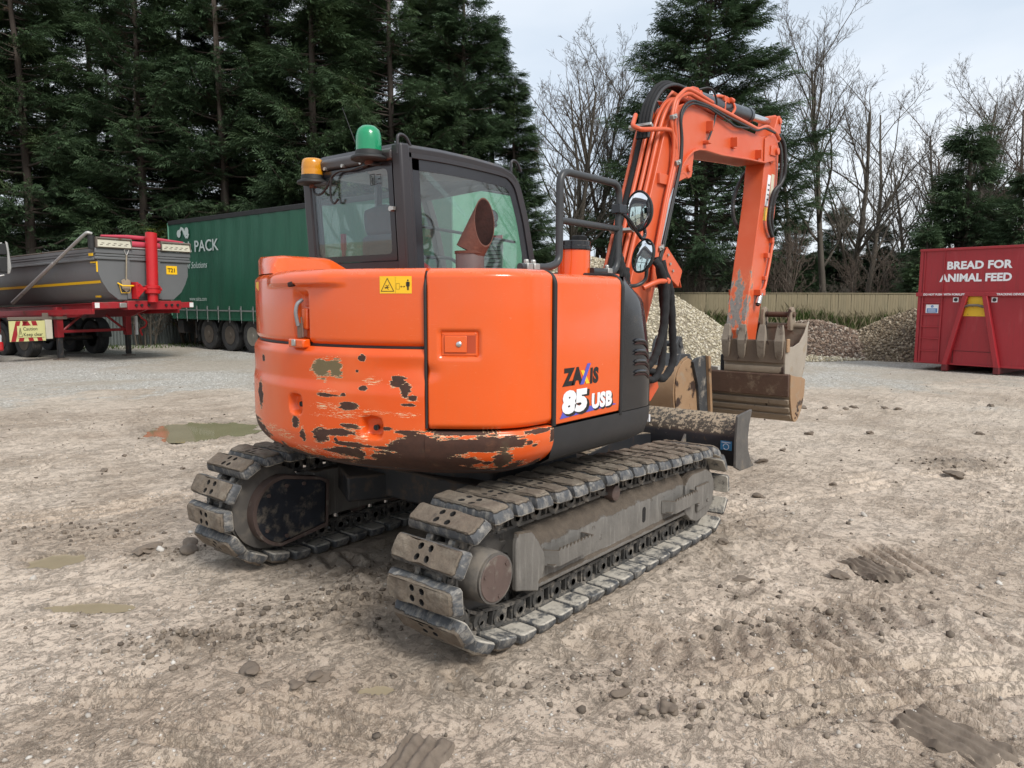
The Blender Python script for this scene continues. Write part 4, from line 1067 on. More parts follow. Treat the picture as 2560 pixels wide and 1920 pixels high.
hf = patch(fA[0], fB[0], fz2, fz1, -.016, M_or, 'handle_frame', door, .008, .003)
sm = fA[0] + (fB[0] - fA[0])*.70
patch(fA[0] + .012, fB[0] - .010, fz2 + .014, fz1 - .014, -.0145, plain('shaded_recess_orange', (.42, .05, .01), .6), 'handle_recess', hf, .006)  # darker copy of the orange paints shade into the recess
patch(fA[0] + .014, sm, fz2 + .016, fz1 - .016, -.008, M_or, 'paddle', hf, .006, .003)
sl_, zl_ = Zh(311, 614); b = MB(); p = at_s(sl_, zl_, -.010); n = NS(np.array(sl_)); n3 = Vector((n[0], n[1], 0)); b.lathe([(.013, 0), (.013, .006), (.010, .008), (.009, .0085)], p, n3, 18); b.box(p + n3*.009, (.002, .012, .003), rot=(0, 0, math.atan2(n[1], n[0]))); b.build('lock', M_steel, hf)
for ss in (fA[0] + .006, fB[0] - .006):
    for z in (fz2 + .006, fz1 - .006): b = MB(); p = at_s(ss, z, -.017); b.cyl(p, p + n3*.004, .005, n=8); b.build('rivet', M_or, hf)
# --- tank cover with the printed model name
b = MB(); b.prism([(-1.096, 1.052), (-1.100, 1.10), (-1.100, 1.772), (-1.093, 1.800), (-1.072, 1.818), (-1.04, 1.826), (-.46, 1.830), (-.46, 1.052)], -.676, -.040, axis='x'); tank = b.build('tank_cover', M_or, EX, smooth=40, bevel=.006)
def sidebasis(x, z, dy=0): return basis((x, -1.1012 - dy, z), (1, 0, 0), (0, 0, 1))
dl = MB(); dl.prism([(-.632, 1.078), (-.605, 1.118), (-.52, 1.125), (-.30, 1.115), (-.10, 1.105), (-.075, 1.098)], -1.1015, -1.1006, axis='y'); dec = dl.build('decal', M_blue, tank, smooth=0)
text('ZA', .116, M_inkb, dec, sidebasis(-.600, 1.252), bold=.0075, xs=1.06, shear=.05)
text('IS', .108, M_inkb, dec, sidebasis(-.357, 1.246), bold=.0065, xs=.98, shear=.05, spacing=1.12)
b = MB(); b.prism([(-.452, 1.243), (-.418, 1.243), (-.352, 1.352), (-.382, 1.352)], -1.1034, -1.1008, axis='y'); b.build('decal_stroke', M_blue, dec, smooth=0)
b = MB(); b.prism([(-.394, 1.243), (-.361, 1.243), (-.416, 1.318), (-.447, 1.318)], -1.1026, -1.1006, axis='y'); b.build('decal_stroke', M_yellow, dec, smooth=0)
text('85', .158, M_inkb, dec, sidebasis(-.598, 1.094), bold=.011, xs=1.50, shear=.05)
text('85', .150, M_white, dec, sidebasis(-.613, 1.108, .0016), bold=.010, xs=1.50, shear=.05)
text('USB', .112, M_inkb, dec, sidebasis(-.330, 1.093), bold=.006, xs=1.06, shear=.05, spacing=1.06)
text('USB', .108, M_white, dec, sidebasis(-.340, 1.104, .0016), bold=.006, xs=1.06, shear=.05, spacing=1.08)
# --- black corner at the front right, louvred
path = [(-.018, -1.098), (.15, -1.098), (.28, -1.092), (.37, -1.07), (.44, -1.02), (.49, -.94), (.51, -.84), (.51, -.65), (.50, -.46)]
path = [(p.x, p.y) for p in smooth_path([(x, y, 0) for x, y in path], 5)]
b = MB(); rings = []; zs = list(np.linspace(1.045, 1.55, 8)) + list(np.linspace(1.60, 1.825, 10))
for i, (x, y) in enumerate(path):
    fr = min(1, i / 12)
    rr = []
    for z in zs:
        k = max(0, (z - 1.20) / .48); k2 = max(0, (z - 1.66) / .165); ins = (.075 * min(k, 1.3)**1.6 + .26 * k2**2.2) * fr
        nx_, ny_ = (1, 0) if i > 16 else (fr, -(1 - fr) * .25)
        rr.append(Vector((x - ins * (.4 + .6*fr), y + ins*.22, z)))
    rr.append(Vector((min(rr[-1].x, .12), -.46, 1.828))); rings.append(rr)
b.rings(rings, False, (False, False)); b.mm(-.018, .34, -.94, -.46, 1.05, 1.62); corner = b.build('corner_panel', M_black, EX, smooth=50)
for k in range(4):
    z = 1.452 - k*.062; b = MB(); pth = []
    for j in range(9):
        t = j / 8; i = int(4 + t * 10); x, y = path[i]; dz = -.045 * t**2 + .008*math.sin(t*math.pi)
        pth.append(Vector((x + .004 - .075*(max(0, z + dz - 1.2)/.48)**1.6*min(1, i/12), y - .004 + .012*t, z + dz)))
    b.tube(pth, [.003] + [.011]*7 + [.004], 8); b.build('louvre', M_black, corner, smooth=60)
    b = MB(); b.tube([q + Vector((.001, -.001, -.018)) for q in pth], [.002] + [.008]*7 + [.002], 6); b.build('louvre_slot', M_sootshade, corner, smooth=60)
# --- lower skirt and seals
b = MB(); sk = [(-.688, -1.101)] + [(x, y - .003) for x, y in path]
rings = []
for i, (x, y) in enumerate(sk):
    k = max(0, (i - 8) / len(sk)); rings.append([Vector((x, y, 1.042)), Vector((x - .02*k, y + .004, .96)), Vector((x - .05*k, y + .03, .875)), Vector((x - .08*k, y + .10, .835)), Vector((x - .1*k, y + .30, .83))])
b.rings(rings, False, (False, False)); skirt = b.build('side_skirt', M_blackm, EX, smooth=45)
b = MB(); b.mm(.395, .407, -1.060, -1.045, .93, .975); b.build('reflector', M_white, skirt)
def seal(pts, r_=.013): b = MB(); b.tube(pts, r_, 8); return b.build('rubber_seal', M_rubber, EX, smooth=60)
seal(fillet([at_s(sD - .001, 1.07, -.006), at_s(sD - .001, 1.76, -.006), at_s(sD - .001, 1.825, -.05)], .04), .0075)
seal(fillet([Vector((-.685, -1.097, 1.05)), Vector((-.685, -1.099, 1.79)), Vector((-.685, -1.06, 1.830)), Vector((-.685, -.85, 1.838))], .05), .0135)
seal(fillet([Vector((-.028, -1.098, 1.03)), Vector((-.030, -1.100, 1.785)), Vector((-.032, -1.05, 1.832)), Vector((-.035, -.55, 1.842))], .06), .0135)
b = MB(); b.tube([at_s(s0 + (sD - s0)*k/60, 1.457, -.045) for k in range(61)], .012, 6); b.build('hood_gap_seal', M_rubber, EX)
# inner deck, closes the house from above and below
p = [tuple(q[:2]) for q in surf(np.linspace(s0, sE, 80), 0, -.12)]
b = MB(); b.prism(p + [(.40, -.95), (.40, .98)], .835, .90, axis='z'); b.build('house_floor', M_under, EX)
b = MB(); b.mm(-.84, -.05, -.97, -.46, 1.74, 1.822); b.mm(-1.05, -.62, -.5, .9, 1.70, 1.80); b.mm(-.05, .10, -.95, -.45, 1.74, 1.815); b.build('deck', M_or, EX, bevel=.01)
b = MB(); b.mm(-1.05, -.58, -.70, .75, .88, 1.70); b.mm(-.6, .2, -.95, -.2, .88, 1.70); b.build('engine_bay', M_dark, EX)
# left flank below the cab
b = MB(); b.mm(-.70, .75, .95, 1.09, .88, 1.45); b.mm(-.72, -.50, .80, 1.085, .9, 1.80); b.build('left_flank', M_or, EX, bevel=.02)
# --- exhaust
b = MB(); b.cyl((-.505, -.36, 1.78), (-.505, -.36, 1.965), .083, n=28); ex = b.build('exhaust_stack', M_steelpipe, EX)
ax = Vector((.63*.5, -.776*.5, 1)).normalized(); nrm = Vector((.02, -.97, .24)).normalized(); pc_ = Vector((-.505, -.36, 1.967)) + ax*.190; n = 32
u_ = Vector((1, 0, 0)); u_ = (u_ - ax*u_.dot(ax)).normalized(); v_ = ax.cross(u_)
def slash(r_, off): 
    out = []
    for k in range(n):
        a = 2*math.pi*k/n; p0 = Vector((-.505, -.36, 1.965)) + u_*math.cos(a)*r_ + v_*math.sin(a)*r_
        t = (pc_ - p0).dot(nrm) / ax.dot(nrm); t = max(.002, t); out.append(p0 + ax*t)
    return out
lo = [Vector((-.505 + .083*math.cos(2*math.pi*k/n), -.36 + .083*math.sin(2*math.pi*k/n), 1.962)) for k in range(n)]
def ringat(r_): return [Vector((-.505, -.36, 1.967)) + u_*math.cos(2*math.pi*k/n)*r_ + v_*math.sin(2*math.pi*k/n)*r_ for k in range(n)]
b = MB(); b.rings([ringat(.0865), slash(.0865, 0)], True, (False, False)); b.rings([slash(.0865, 0), slash(.081, 0)], True, (False, False)); b.build('exhaust_elbow', M_rustpipe, ex, smooth=60)
b = MB(); b.rings([slash(.081, 0), ringat(.081)], True, (False, True)); b.build('exhaust_bore', M_sootshade, ex, smooth=60)
b = MB(); b.cyl((-.505, -.36, 1.955), (-.505, -.36, 1.970), .089, n=28); b.build('exhaust_collar', M_rustpipe, ex)
# --- hand rail on the deck
yr = -.85
b = MB(); b.tube(fillet([(-.655, yr, 1.862), (-.40, yr, 1.868), (-.302, yr, 1.90), (-.302, yr, 2.402), (.330, yr, 2.402), (.318, yr, 1.862), (.03, yr, 1.862)], .085, 7), .0215, 12)
rail = b.build('hand_rail', M_rail, EX, smooth=60)
b = MB(); b.cyl((-.302, yr, 2.133), (.326, yr, 2.130), .0195, n=12); b.build('cross_bar', M_rail, rail, smooth=60)
for x in (-.60, -.54, .20): b = MB(); b.mm(x - .025, x + .025, yr - .03, yr + .03, 1.835, 1.885); b.cyl((x, yr, 1.88), (x, yr, 1.905), .016, n=6); b.build('rail_foot', M_zinc, rail, bevel=.006)
b = MB(); b.mm(-.66, -.49, yr-.04, yr+.04, 1.83, 1.842); b.mm(.14, .27, yr-.05, yr+.05, 1.83, 1.85); b.build('rail_pad', M_or, rail, bevel=.004)
# --- orange filter bowl with black cap
b = MB(); b.cyl((-.01, -.75, 1.80), (-.01, -.75, 1.995), .0965, n=32); fb_ = b.build('precleaner_bowl', M_or, EX)
b = MB(); b.lathe([(.100, 1.985), (.104, 1.99), (.104, 2.008), (.098, 2.012), (.098, 2.035), (.092, 2.040)], (-.01, -.75, 0), n=32); b.build('cap', M_black, fb_)
b = MB(); b.mm(.0, .09, -.78, -.72, 2.04, 2.075); b.cyl((.02, -.75, 2.055), (.095, -.75, 2.062), .022, n=12); b.build('cap_lock', M_rubber, fb_, bevel=.006)
b = MB(); b.lathe([(.0972, 1.885), (.0975, 1.89), (.0975, 1.975), (.0972, 1.98)], (-.01, -.75, 0), n=64, caps=(False, False)); lb = MB()
keep = [f for f in b.f if sum(math.degrees(math.atan2(b.v[i][1]+.75, b.v[i][0]+.01)) for i in f)/4 > -62 and sum(math.degrees(math.atan2(b.v[i][1]+.75, b.v[i][0]+.01)) for i in f)/4 < -30]
lb.add(b.v, keep); lb.build('label_strip', M_white, fb_)
# --- round mirrors
def mirror(c, r_, nrm):
    nrm = Vector(nrm).normalized(); c = Vector(c)
    b = MB(); b.lathe([(r_*.55, -.035), (r_*.9, -.022), (r_*1.0, -.004), (r_*1.02, .004), (r_*.97, .008), (r_*.95, .004)], c, nrm, 40); m = b.build('mirror', M_rubber, EX, smooth=50)
    b = MB(); b.lathe([(r_*.96, .002), (r_*.8, .007), (r_*.55, .0125), (r_*.3, .0155), (r_*.02, .0168)], c, nrm, 40, caps=(False, True)); b.build('mirror_glass', M_mirror, m, smooth=80); return m
m1 = mirror((.49, -.90, 2.25), .128, (-.93, .36, -.05))
b = MB(); b.tube(fillet([(.33, -.86, 2.235), (.37, -.89, 2.20), (.54, -.90, 2.075), (.60, -.89, 2.11), (.585, -.885, 2.17)], .04), .0125, 8); b.box((.325, -.855, 2.25), (.09, .06, .055)); b.build('mirror_arm', M_black, m1, smooth=50, bevel=.004)
m2 = mirror((.553, -.90, 1.974), .112, (-.90, .42, .22))
b = MB(); b.tube(fillet([(.45, -.80, 1.79), (.58, -.84, 1.78), (.64, -.88, 1.82), (.62, -.895, 1.90)], .05), .0125, 8); b.build('mirror_arm', M_rail, m2, smooth=50)
# --- warning sign on the hood
qs = [Zr(898, 194), Zr(1122, 194), Zr(1122, 314), Zr(898, 314)]
sa, sb = qs[0][0], qs[1][0]; za, zb = (qs[2][1] + qs[3][1])/2, (qs[0][1] + qs[1][1])/2; dS = -.0165
sg = patch(sa, sb, za, zb, dS, M_yellow, 'warning_sticker', hood, .002)
def dmap(a, c): return Vector(surf(np.array(sa + (sb - sa)*a), za + (zb - za)*c, dS + .0012))
def stroke(pts, w_, closed=False):
    b = MB(); pts = [Vector((p[0]*1.9, p[1], 0)) for p in pts]
    if closed: pts.append(pts[0])
    for p, q in zip(pts, pts[1:]):
        d = (q - p); nn = Vector((-d.y, d.x, 0)).normalized()*w_/2; e = d.normalized()*w_/2
        b.add([dmap(v.x/1.9, v.y) for v in (p - e - nn, q + e - nn, q + e + nn, p - e + nn)], [(0, 1, 2, 3)])
    return b
tri = stroke([(.05, .13), (.45, .13), (.25, .88)], .035, True); tri.build('warning_triangle', M_inkb, sg, smooth=0)
fg = MB()
for pts in ([(.17, .36), (.30, .36)], [(.20, .48), (.25, .42), (.30, .50)], [(.25, .42), (.25, .30), (.28, .24)], [(.18, .30), (.24, .33)]): k = stroke(pts, .03); fg.add(k.v, k.f)
for pts in ([(.505, .02), (.505, .98)],): k = stroke(pts, .008); fg.add(k.v, k.f)
k = stroke([(.53, .25), (.53, .58), (.63, .58), (.63, .25)], .012, True); fg.add(k.v, k.f)
k = stroke([(.66, .40), (.80, .40)], .016); fg.add(k.v, k.f)
for sgn, x in ((1, .66), (-1, .80)): fg.add([dmap(x, .40), dmap(x + sgn*.035, .46), dmap(x + sgn*.035, .34)], [(0, 1, 2), (2, 1, 0)])
for x0, x1, y0, y1 in ((.855, .925, .40, .68), (.862, .885, .20, .42), (.895, .918, .20, .42), (.835, .850, .42, .66), (.930, .945, .42, .66)): fg.add([dmap(x0, y0), dmap(x1, y0), dmap(x1, y1), dmap(x0, y1)], [(0, 1, 2, 3)])
fg.add([dmap(.89 + .024*math.cos(R(30*k)), .76 + .05*math.sin(R(30*k))) for k in range(12)], [list(range(12))]); fg.build('warning_figure', M_inkb, sg, smooth=0)
s2, z2 = sL - .62, 1.74
patch(s2 - .05, s2 + .05, 1.655, 1.79, dS, M_yellow, 'warning_sticker', hood, .002)
# ------------------------------------------------------------------ cab
YR, YL = .08, 1.045
sideP = [(-.552, 1.80), (-.602, 2.575), (-.585, 2.605), (.34, 2.600), (.44, 2.575), (.51, 2.51), (.56, 2.40), (.615, 2.26), (.655, 2.10), (.70, 1.93), (.73, 1.78)]
sp_ = [(-.552, 1.05), (-.556, 1.80), (-.602, 2.575)] + [(p.x, p.z) for p in smooth_path([(-.60, 0, 2.60), (-.2, 0, 2.612), (.30, 0, 2.603), (.43, 0, 2.575), (.51, 0, 2.505), (.565, 0, 2.39), (.615, 0, 2.26), (.665, 0, 2.08), (.71, 0, 1.90), (.73, 0, 1.78)], 4)] + [(.74, 1.05)]
def off2(P, d):
    """inset of an open outline towards its inside"""
    out = []
    for i in range(len(P)):
        a, b_ = P[max(i-1, 0)], P[min(i+1, len(P)-1)]; t = Vector((b_[0]-a[0], b_[1]-a[1])).normalized(); out.append((P[i][0] + t.y*d, P[i][1] - t.x*d))
    return out
inn = off2(sp_, .062)
b = MB(); frames = {}
def hoop(y0, y1, wd=.062, pts=None):
    P = pts or sp_; Q = off2(P, wd); b = MB(); rings = []
    for p, q in zip(P, Q): rings.append([Vector((p[0], y0, p[1])), Vector((q[0], y0, q[1])), Vector((q[0], y1, q[1])), Vector((p[0], y1, p[1]))])
    b.rings(rings, True, (True, True)); return b
b = hoop(YR, YR + .055); rc = b.build('cab_frame', M_cab, EX, smooth=30, bevel=.010)
hoop(YL - .055, YL).build('left_frame', M_cab, rc, smooth=30, bevel=.010)
def pillar_box(y): 
    b = MB(); b.box((-.555 - .025, y, 2.2), (.075, .085, .84), rot=(0, R(-3.6), 0)); return b
for y in (YR + .030, YL - .035): pillar_box(y).build('rear_pillar', M_cab, rc, bevel=.014, seg=3)
# roof
rf = MB(); rings = []
top = [(-.615, 2.555), (-.622, 2.60), (-.60, 2.628), (-.3, 2.640), (.0, 2.640), (.30, 2.628), (.42, 2.60), (.47, 2.565)]
for x, z in top:
    zl = z; rings.append([Vector((x, YR - .004, z - .030)), Vector((x, YR + .02, z - .008)), Vector((x, YR + .09, z)), Vector((x, YL - .18, z)), Vector((x, YL - .06, z - .025)), Vector((x, YL + .004, z - .075)), Vector((x, YL, z - .11)), Vector((x, YR, z - .06))])
rf.rings(rings, True, (True, True)); roof = rf.build('roof', M_cab, rc, smooth=40, bevel=.008)
b = MB(); b.prism([(-.628, 2.60), (-.650, 2.58), (-.645, 2.53), (-.60, 2.52), (-.60, 2.61)], YR + .07, YL - .10, axis='y'); b.build('rear_visor', plain('brown_grey_trim', (.050, .044, .044), .38, var=.15), rc, bevel=.012, seg=3)
# floor, lower shell
b = MB(); b.mm(-.54, .72, YR + .01, YL - .01, 1.03, 1.12); b.mm(-.55, .70, YL - .04, YL - .005, 1.05, 1.80); b.mm(-.55, .68, YR + .004, YR + .03, 1.05, 1.80); b.mm(-.553, -.52, YR + .03, YL - .02, 1.05, 1.83); b.build('cab_shell', M_cab, rc, bevel=.008)
# rear panel below the window, window frame, glass
def rx(z): return -.553 - (z - 1.80)*.0645
def rear_quad(y0, y1, z0, z1, d0, d1, mat, name, parent, bev=0):
    b = MB(); b.add([(rx(z) - d, y, z) for d in (d0, d1) for y, z in ((y0, z0), (y1, z0), (y1, z1), (y0, z1))], [(0,1,2,3), (7,6,5,4), (0,4,5,1), (1,5,6,2), (2,6,7,3), (3,7,4,0)]); return b.build(name, mat, parent, smooth=0, bevel=bev)
rear_quad(YR + .06, YL - .06, 1.80, 1.93, .0, .022, M_cab, 'rear_panel', rc, .004)
rw = rear_quad(YR + .085, YL - .075, 1.935, 2.515, .024, .029, M_glass, 'rear_window', rc)
Y0, Y1, Z0, Z1 = YR + .082, YL - .072, 1.932, 2.520; m_ = .042
def rounded(y0, y1, z0, z1, r_, n=6):
    out = []
    for cy, cz, a0 in ((y1-r_, z0+r_, -90), (y1-r_, z1-r_, 0), (y0+r_, z1-r_, 90), (y0+r_, z0+r_, 180)):
        for k in range(n+1): a = R(a0 + 90*k/n); out.append((cy + r_*math.cos(a), cz + r_*math.sin(a)))
    return out
o_ = rounded(Y0, Y1, Z0, Z1, .012); i_ = rounded(Y0 + m_, Y1 - m_*.8, Z0 + .040, Z1 - m_*.85, .035)
b = MB(); b.rings([[Vector((rx(z) - .0305, y, z)) for y, z in i_], [Vector((rx(z) - .0305, y, z)) for y, z in o_], [Vector((rx(z) - .020, y, z)) for y, z in o_]], True, (False, False)); b.build('window_border', M_frit, rw, smooth=0)
for z in (2.24,): b = MB(); b.cyl((rx(z) - .03, YR + .095, z), (rx(z) - .055, YR + .095, z), .016, n=12); b.box((rx(z) - .05, YR + .075, z), (.02, .03, .02)); b.build('window_catch', M_zinc, rc)
# exit pictograms on the rear glass
b = MB()
def rq(y, z): return Vector((rx(z) - .0312, y, z))
for y0, y1, z0, z1 in ((.322, .328, 2.395, 2.462), (.362, .368, 2.395, 2.462), (.322, .368, 2.395, 2.399), (.322, .368, 2.458, 2.462), (.338, .352, 2.42, 2.44), (.340, .346, 2.40, 2.42), (.350, .356, 2.405, 2.425), (.345, .352, 2.443, 2.452),
                       (.265, .268, 2.40, 2.455), (.265, .305, 2.452, 2.456), (.265, .305, 2.400, 2.404), (.275, .295, 2.425, 2.431)):
    b.add([rq(y0, z0), rq(y1, z0), rq(y1, z1), rq(y0, z1)], [(0, 1, 2, 3)])
b.build('exit_pictogram', M_inkb, rw, smooth=0)
# right side glass
gl = off2(sp_[1:-1], .058); gb = off2(sp_[1:-1], .128)
poly = [(x, z) for x, z in gl if z > 1.78] ; poly = [(poly[0][0], 1.80)] + poly + [(poly[-1][0], 1.80)]
b = MB(); b.prism(poly, YR + .012, YR + .017, axis='y'); sw = b.build('side_window', M_glass, rc, smooth=0)
q_ = [(x, z) for x, z in gb if z > 1.78]; q_ = [(q_[0][0], 1.825)] + q_ + [(q_[-1][0], 1.825)]
q_[1] = (q_[1][0], q_[1][1])
# border follows the frame; bottom corners stay open like the printed edge
g_out = off2(sp_[1:-1], .05)
b = MB(); rings = []
for p, q in zip(g_out, gb):
    if p[1] < 1.79: continue
    rings.append([Vector((p[0], YR + .0105, p[1])), Vector((q[0], YR + .0105, q[1]))])
b.rings(rings, False, (False, False)); b.prism([(-.50, 1.80), (-.50, 2.02), (-.488, 1.98), (-.42, 1.86), (-.36, 1.80)], YR + .009, YR + .0115, axis='y'); b.build('window_border', M_frit, sw, smooth=0)
# front and left glass, door
b = MB(); fp = [(x, z) for x, z in inn if x > .40 and z > 1.2]
b.rings([[Vector((x, YR + .06, z)), Vector((x, YL - .06, z))] for x, z in fp], False, (False, False)); b.build('windscreen', M_glass, rc, smooth=60)
b = MB(); b.prism([(-.48, 1.78), (-.52, 2.52), (.36, 2.53), (.50, 2.38), (.62, 2.05), (.66, 1.60), (.30, 1.35), (.0, 1.35), (.0, 1.78)], YL - .03, YL - .025, axis='y'); b.build('left_window', M_glass, rc, smooth=0)
b = MB(); b.mm(-.02, .03, YL - .045, YL - .005, 1.3, 2.56); b.mm(-.5, .66, YL - .04, YL - .01, 1.70, 1.76); b.build('door_post', M_cab, rc, bevel=.01)
b = MB(); b.tube(fillet([(-.45, .16, 2.155), (.55, .16, 2.11)], .01), .010, 8); b.tube(fillet([(-.45, .16, 1.96), (-.12, .16, 1.965), (.0, .16, 1.90)], .04), .011, 8); b.build('guard_bar', M_dark, rc, smooth=60)
# headliner, seat, consoles, wheel levers, sticker
b = MB(); b.mm(-.52, .36, YR + .08, YL - .08, 2.545, 2.555); b.build('headliner', plain('pale_headliner', (.30, .31, .31), .8), rc)
seat = MB()
def cushion(c, d, rot): 
    k = MB(); n = 9; sh = []
    for i in range(n):
        for j in range(14):
            a = 2*math.pi*j/14; t = -1 + 2*i/(n-1); w_ = (1 - abs(t)**4)**.25 if abs(t) < 1 else .15
            ca, sa_ = math.cos(a), math.sin(a); m4 = (abs(ca)**3.5 + abs(sa_)**3.5)**(-1/3.5)
            sh.append(Vector((ca*m4*d[0]/2*w_, sa_*m4*d[1]/2*w_, t*d[2]/2)))
    M = Euler(rot).to_matrix(); k.rings([[M @ sh[i*14+j] + Vector(c) for j in range(14)] for i in range(n)], True, (True, True)); return k
k = cushion((-.30, .56, 1.88), (.13, .46, .62), (0, R(-8), 0)); sb = k.build('seat', M_seat, rc, smooth=60)
cushion((-.345, .56, 2.21), (.10, .36, .22), (0, R(-6), 0)).build('head_rest', M_seat, sb, smooth=60)
cushion((-.05, .56, 1.58), (.50, .48, .14), (0, R(4), 0)).build('seat_cushion', M_seat, sb, smooth=60)
b = MB(); b.mm(-.38, -.31, .47, .65, 1.96, 2.05); b.mm(-.44, -.30, .40, .72, 1.70, 1.98); b.build('seat_back_shell', M_dark, sb, bevel=.02)
for y in (.27, .86): b = MB(); b.mm(-.25, .22, y - .07, y + .07, 1.45, 1.78); b.cyl((.18, y, 1.78), (.24, y, 1.98), .012, n=8); b.lathe([(.012, 0), (.026, .02), (.028, .08), (.02, .11)], (.24, y, 1.97), (.1, 0, 1), 12); b.build('control_console', M_dark, rc, bevel=.015)
b = MB(); b.tube([(-.50, .93, 1.86), (-.42, .90, 1.98), (-.42, .90, 2.12)], .014, 8); b.cyl((-.42, .90, 2.03), (-.42, .90, 2.14), .02, n=10); b.build('red_grip', plain('red_grip', (.30, .02, .015), .5), rc, smooth=60)
b = MB(); b.mm(.46, .47, .20, .42, 1.84, 2.16); b.build('load_chart', plain('green_grey_chart', (.24, .34, .28), .6), rc)
b = MB(); b.mm(.456, .4595, .20, .42, 2.13, 2.155); b.build('chart_band', plain('red_chart_band', (.45, .05, .04), .6), rc)
b = MB()
for k in range(9): b.mm(.4575, .4592, .215, .40 - .03*(k % 3), 2.10 - k*.028, 2.107 - k*.028)
b.build('chart_lines', M_inkb, rc, smooth=0)
b = MB(); b.mm(-.50, -.18, YR + .10, YR + .19, 1.80, 1.86); b.tube([(-.40, YR+.14, 1.95), (-.30, YR+.12, 1.88), (-.25, YR+.12, 1.82)], .03, 8); b.build('fire_extinguisher', plain('red_bottle', (.42, .02, .02), .35), rc, smooth=50)
b = MB(); b.cyl((.30, .18, 2.27), (.33, .20, 2.27), .055, n=20); b.cyl((.33, .2, 2.27), (.40, .22, 2.22), .02, n=8); b.build('cab_fan', M_dark, rc)
# lifting eyes on the roof
for x, y in ((-.60, YR + .02), (.47, YR + .02)): b = MB(); b.tube(fillet([(x - .035, y, 2.555), (x - .035, y, 2.67), (x + .03, y, 2.67), (x + .075, y, 2.605)], .035), .010, 8); b.build('lifting_eye', M_cab, rc, smooth=60)
# beacons, aerial, bracket, cable
def beacon(name, c, r_, h, base, mat, dome):
    x, y, z = c
    b = MB(); b.lathe([(r_*.3, -.012), (r_*1.40, -.008), (r_*1.46, .0), (r_*1.42, .010), (r_*1.10, .022), (r_*1.04, base)], c, n=36); o = b.build(name, M_rubber, EX, smooth=40)
    pf = [(r_*1.0, base)] + ([(r_*1.0, base + h*.35), (r_*.96, base + h*.62), (r_*.82, base + h*.82), (r_*.5, base + h*.96), (r_*.02, base + h)] if dome else [(r_*1.0, base + h*.30), (r_*.985, base + h*.34), (r_*1.0, base + h*.38), (r_*.95, base + h*.72), (r_*.88, base + h*.90), (r_*.72, base + h*.98), (r_*.4, base + h*1.01), (.01, base + h*1.02)])
    b = MB(); n = 72; a = Vector((0, 0, 1)); rings = []
    for rr, hh in pf: rings.append([Vector((x + (rr + (.0016 if k % 2 else 0)*(rr > .02))*math.cos(2*math.pi*k/n), y + (rr + (.0016 if k % 2 else 0)*(rr > .02))*math.sin(2*math.pi*k/n), z + hh)) for k in range(n)])
    b.rings(rings, True, (False, True)); b.build('lens', mat, o, smooth=55)
    b = MB(); b.cyl((x, y, z - .03), (x, y, z + .0), r_*.35, n=14); b.build('stem', M_rustpipe, o); return o
beacon('green_beacon', (-.70, .285, 2.535), .076, .150, .048, M_lens_g, True)
beacon('amber_beacon', (-.66, .900, 2.455), .072, .108, .050, M_lens_y, False)
b = MB(); b.mm(-.70, -.60, .26, .31, 2.505, 2.515); b.mm(-.66, -.60, .72, .94, 2.43, 2.438); b.tube([(-.66, .90, 2.44), (-.66, .75, 2.44)], .012, 6)
b.v = b.v[8:]; b.f = [[i - 8 for i in f] for f in b.f[6:]]; b.m = b.m[6:]
b.build('beacon_bracket', M_cab, EX)
b = MB(); b.mm(-.70, -.60, .26, .31, 2.505, 2.515); b.build('beacon_bracket', M_cab, EX)
for y in (.78, .60, .42): b = MB(); b.cyl((-.625, y, 2.535), (-.66, y, 2.535), .012, n=6); b.build('bracket_bolt', M_zinc, EX)
b = MB(); b.tube(smooth_path([(-.66, .90, 2.44), (-.665, .88, 2.39), (-.665, .82, 2.375), (-.66, .76, 2.41), (-.655, .70, 2.48), (-.655, .62, 2.505), (-.655, .52, 2.50), (-.655, .42, 2.51), (-.66, .34, 2.515)], 6), .0075, 6); b.tube(smooth_path([(-.655, .71, 2.47), (-.655, .725, 2.40), (-.65, .72, 2.33), (-.65, .69, 2.31), (-.645, .66, 2.335)], 6), .0075, 6); b.build('beacon_cable', M_hose, EX, smooth=60)
b = MB(); b.cyl((-.64, .40, 2.52), (-.645, .43, 2.58), .010, .007, n=8); b.tube([(-.645, .43, 2.58), (-.64, .50, 2.70), (-.63, .615, 2.90)], [.004, .0025, .0018], 5); b.lathe([(.018, 0), (.022, .01), (.012, .03)], (-.64, .395, 2.505), (0, 0, 1), 12); b.build('aerial', M_rubber, EX)
# ------------------------------------------------------------------ boom, arm, rams, hoses
def wear_attr(o, fn):
    me = o.data; c = np.zeros(len(me.vertices)*3, np.float32); me.vertices.foreach_get('co', c); c = c.reshape(-1, 3); fattr(me, 'wear', fn(c))
BC = -.30
prof = [(1.02, 1.20), (1.05, 1.36), (1.264, 1.92), (1.424, 2.31), (1.569, 2.654), (1.70, 2.985), (1.76, 3.10), (1.84, 3.19), (1.93, 3.25), (2.03, 3.29), (2.186, 3.312), (2.47, 3.305), (2.9, 3.297), (3.75, 3.312),
        (3.90, 3.345), (4.05, 3.34), (4.14, 3.285), (4.15, 3.21), (4.09, 3.13), (3.83, 3.062), (3.40, 3.033), (2.77, 2.982), (2.42, 2.972), (2.29, 2.955), (2.19, 2.925), (2.10, 2.87), (2.02, 2.80), (1.96, 2.72), (1.82, 2.50), (1.68, 2.116), (1.607, 1.897), (1.45, 1.42), (1.36, 1.18), (1.18, 1.10)]
b = MB(); b.prism(prof, BC - .125, BC + .125, axis='y'); boom = b.build('boom', M_boom, EX, bevel=.006)
wear_attr(boom, lambda c: np.full(len(c), -.3))
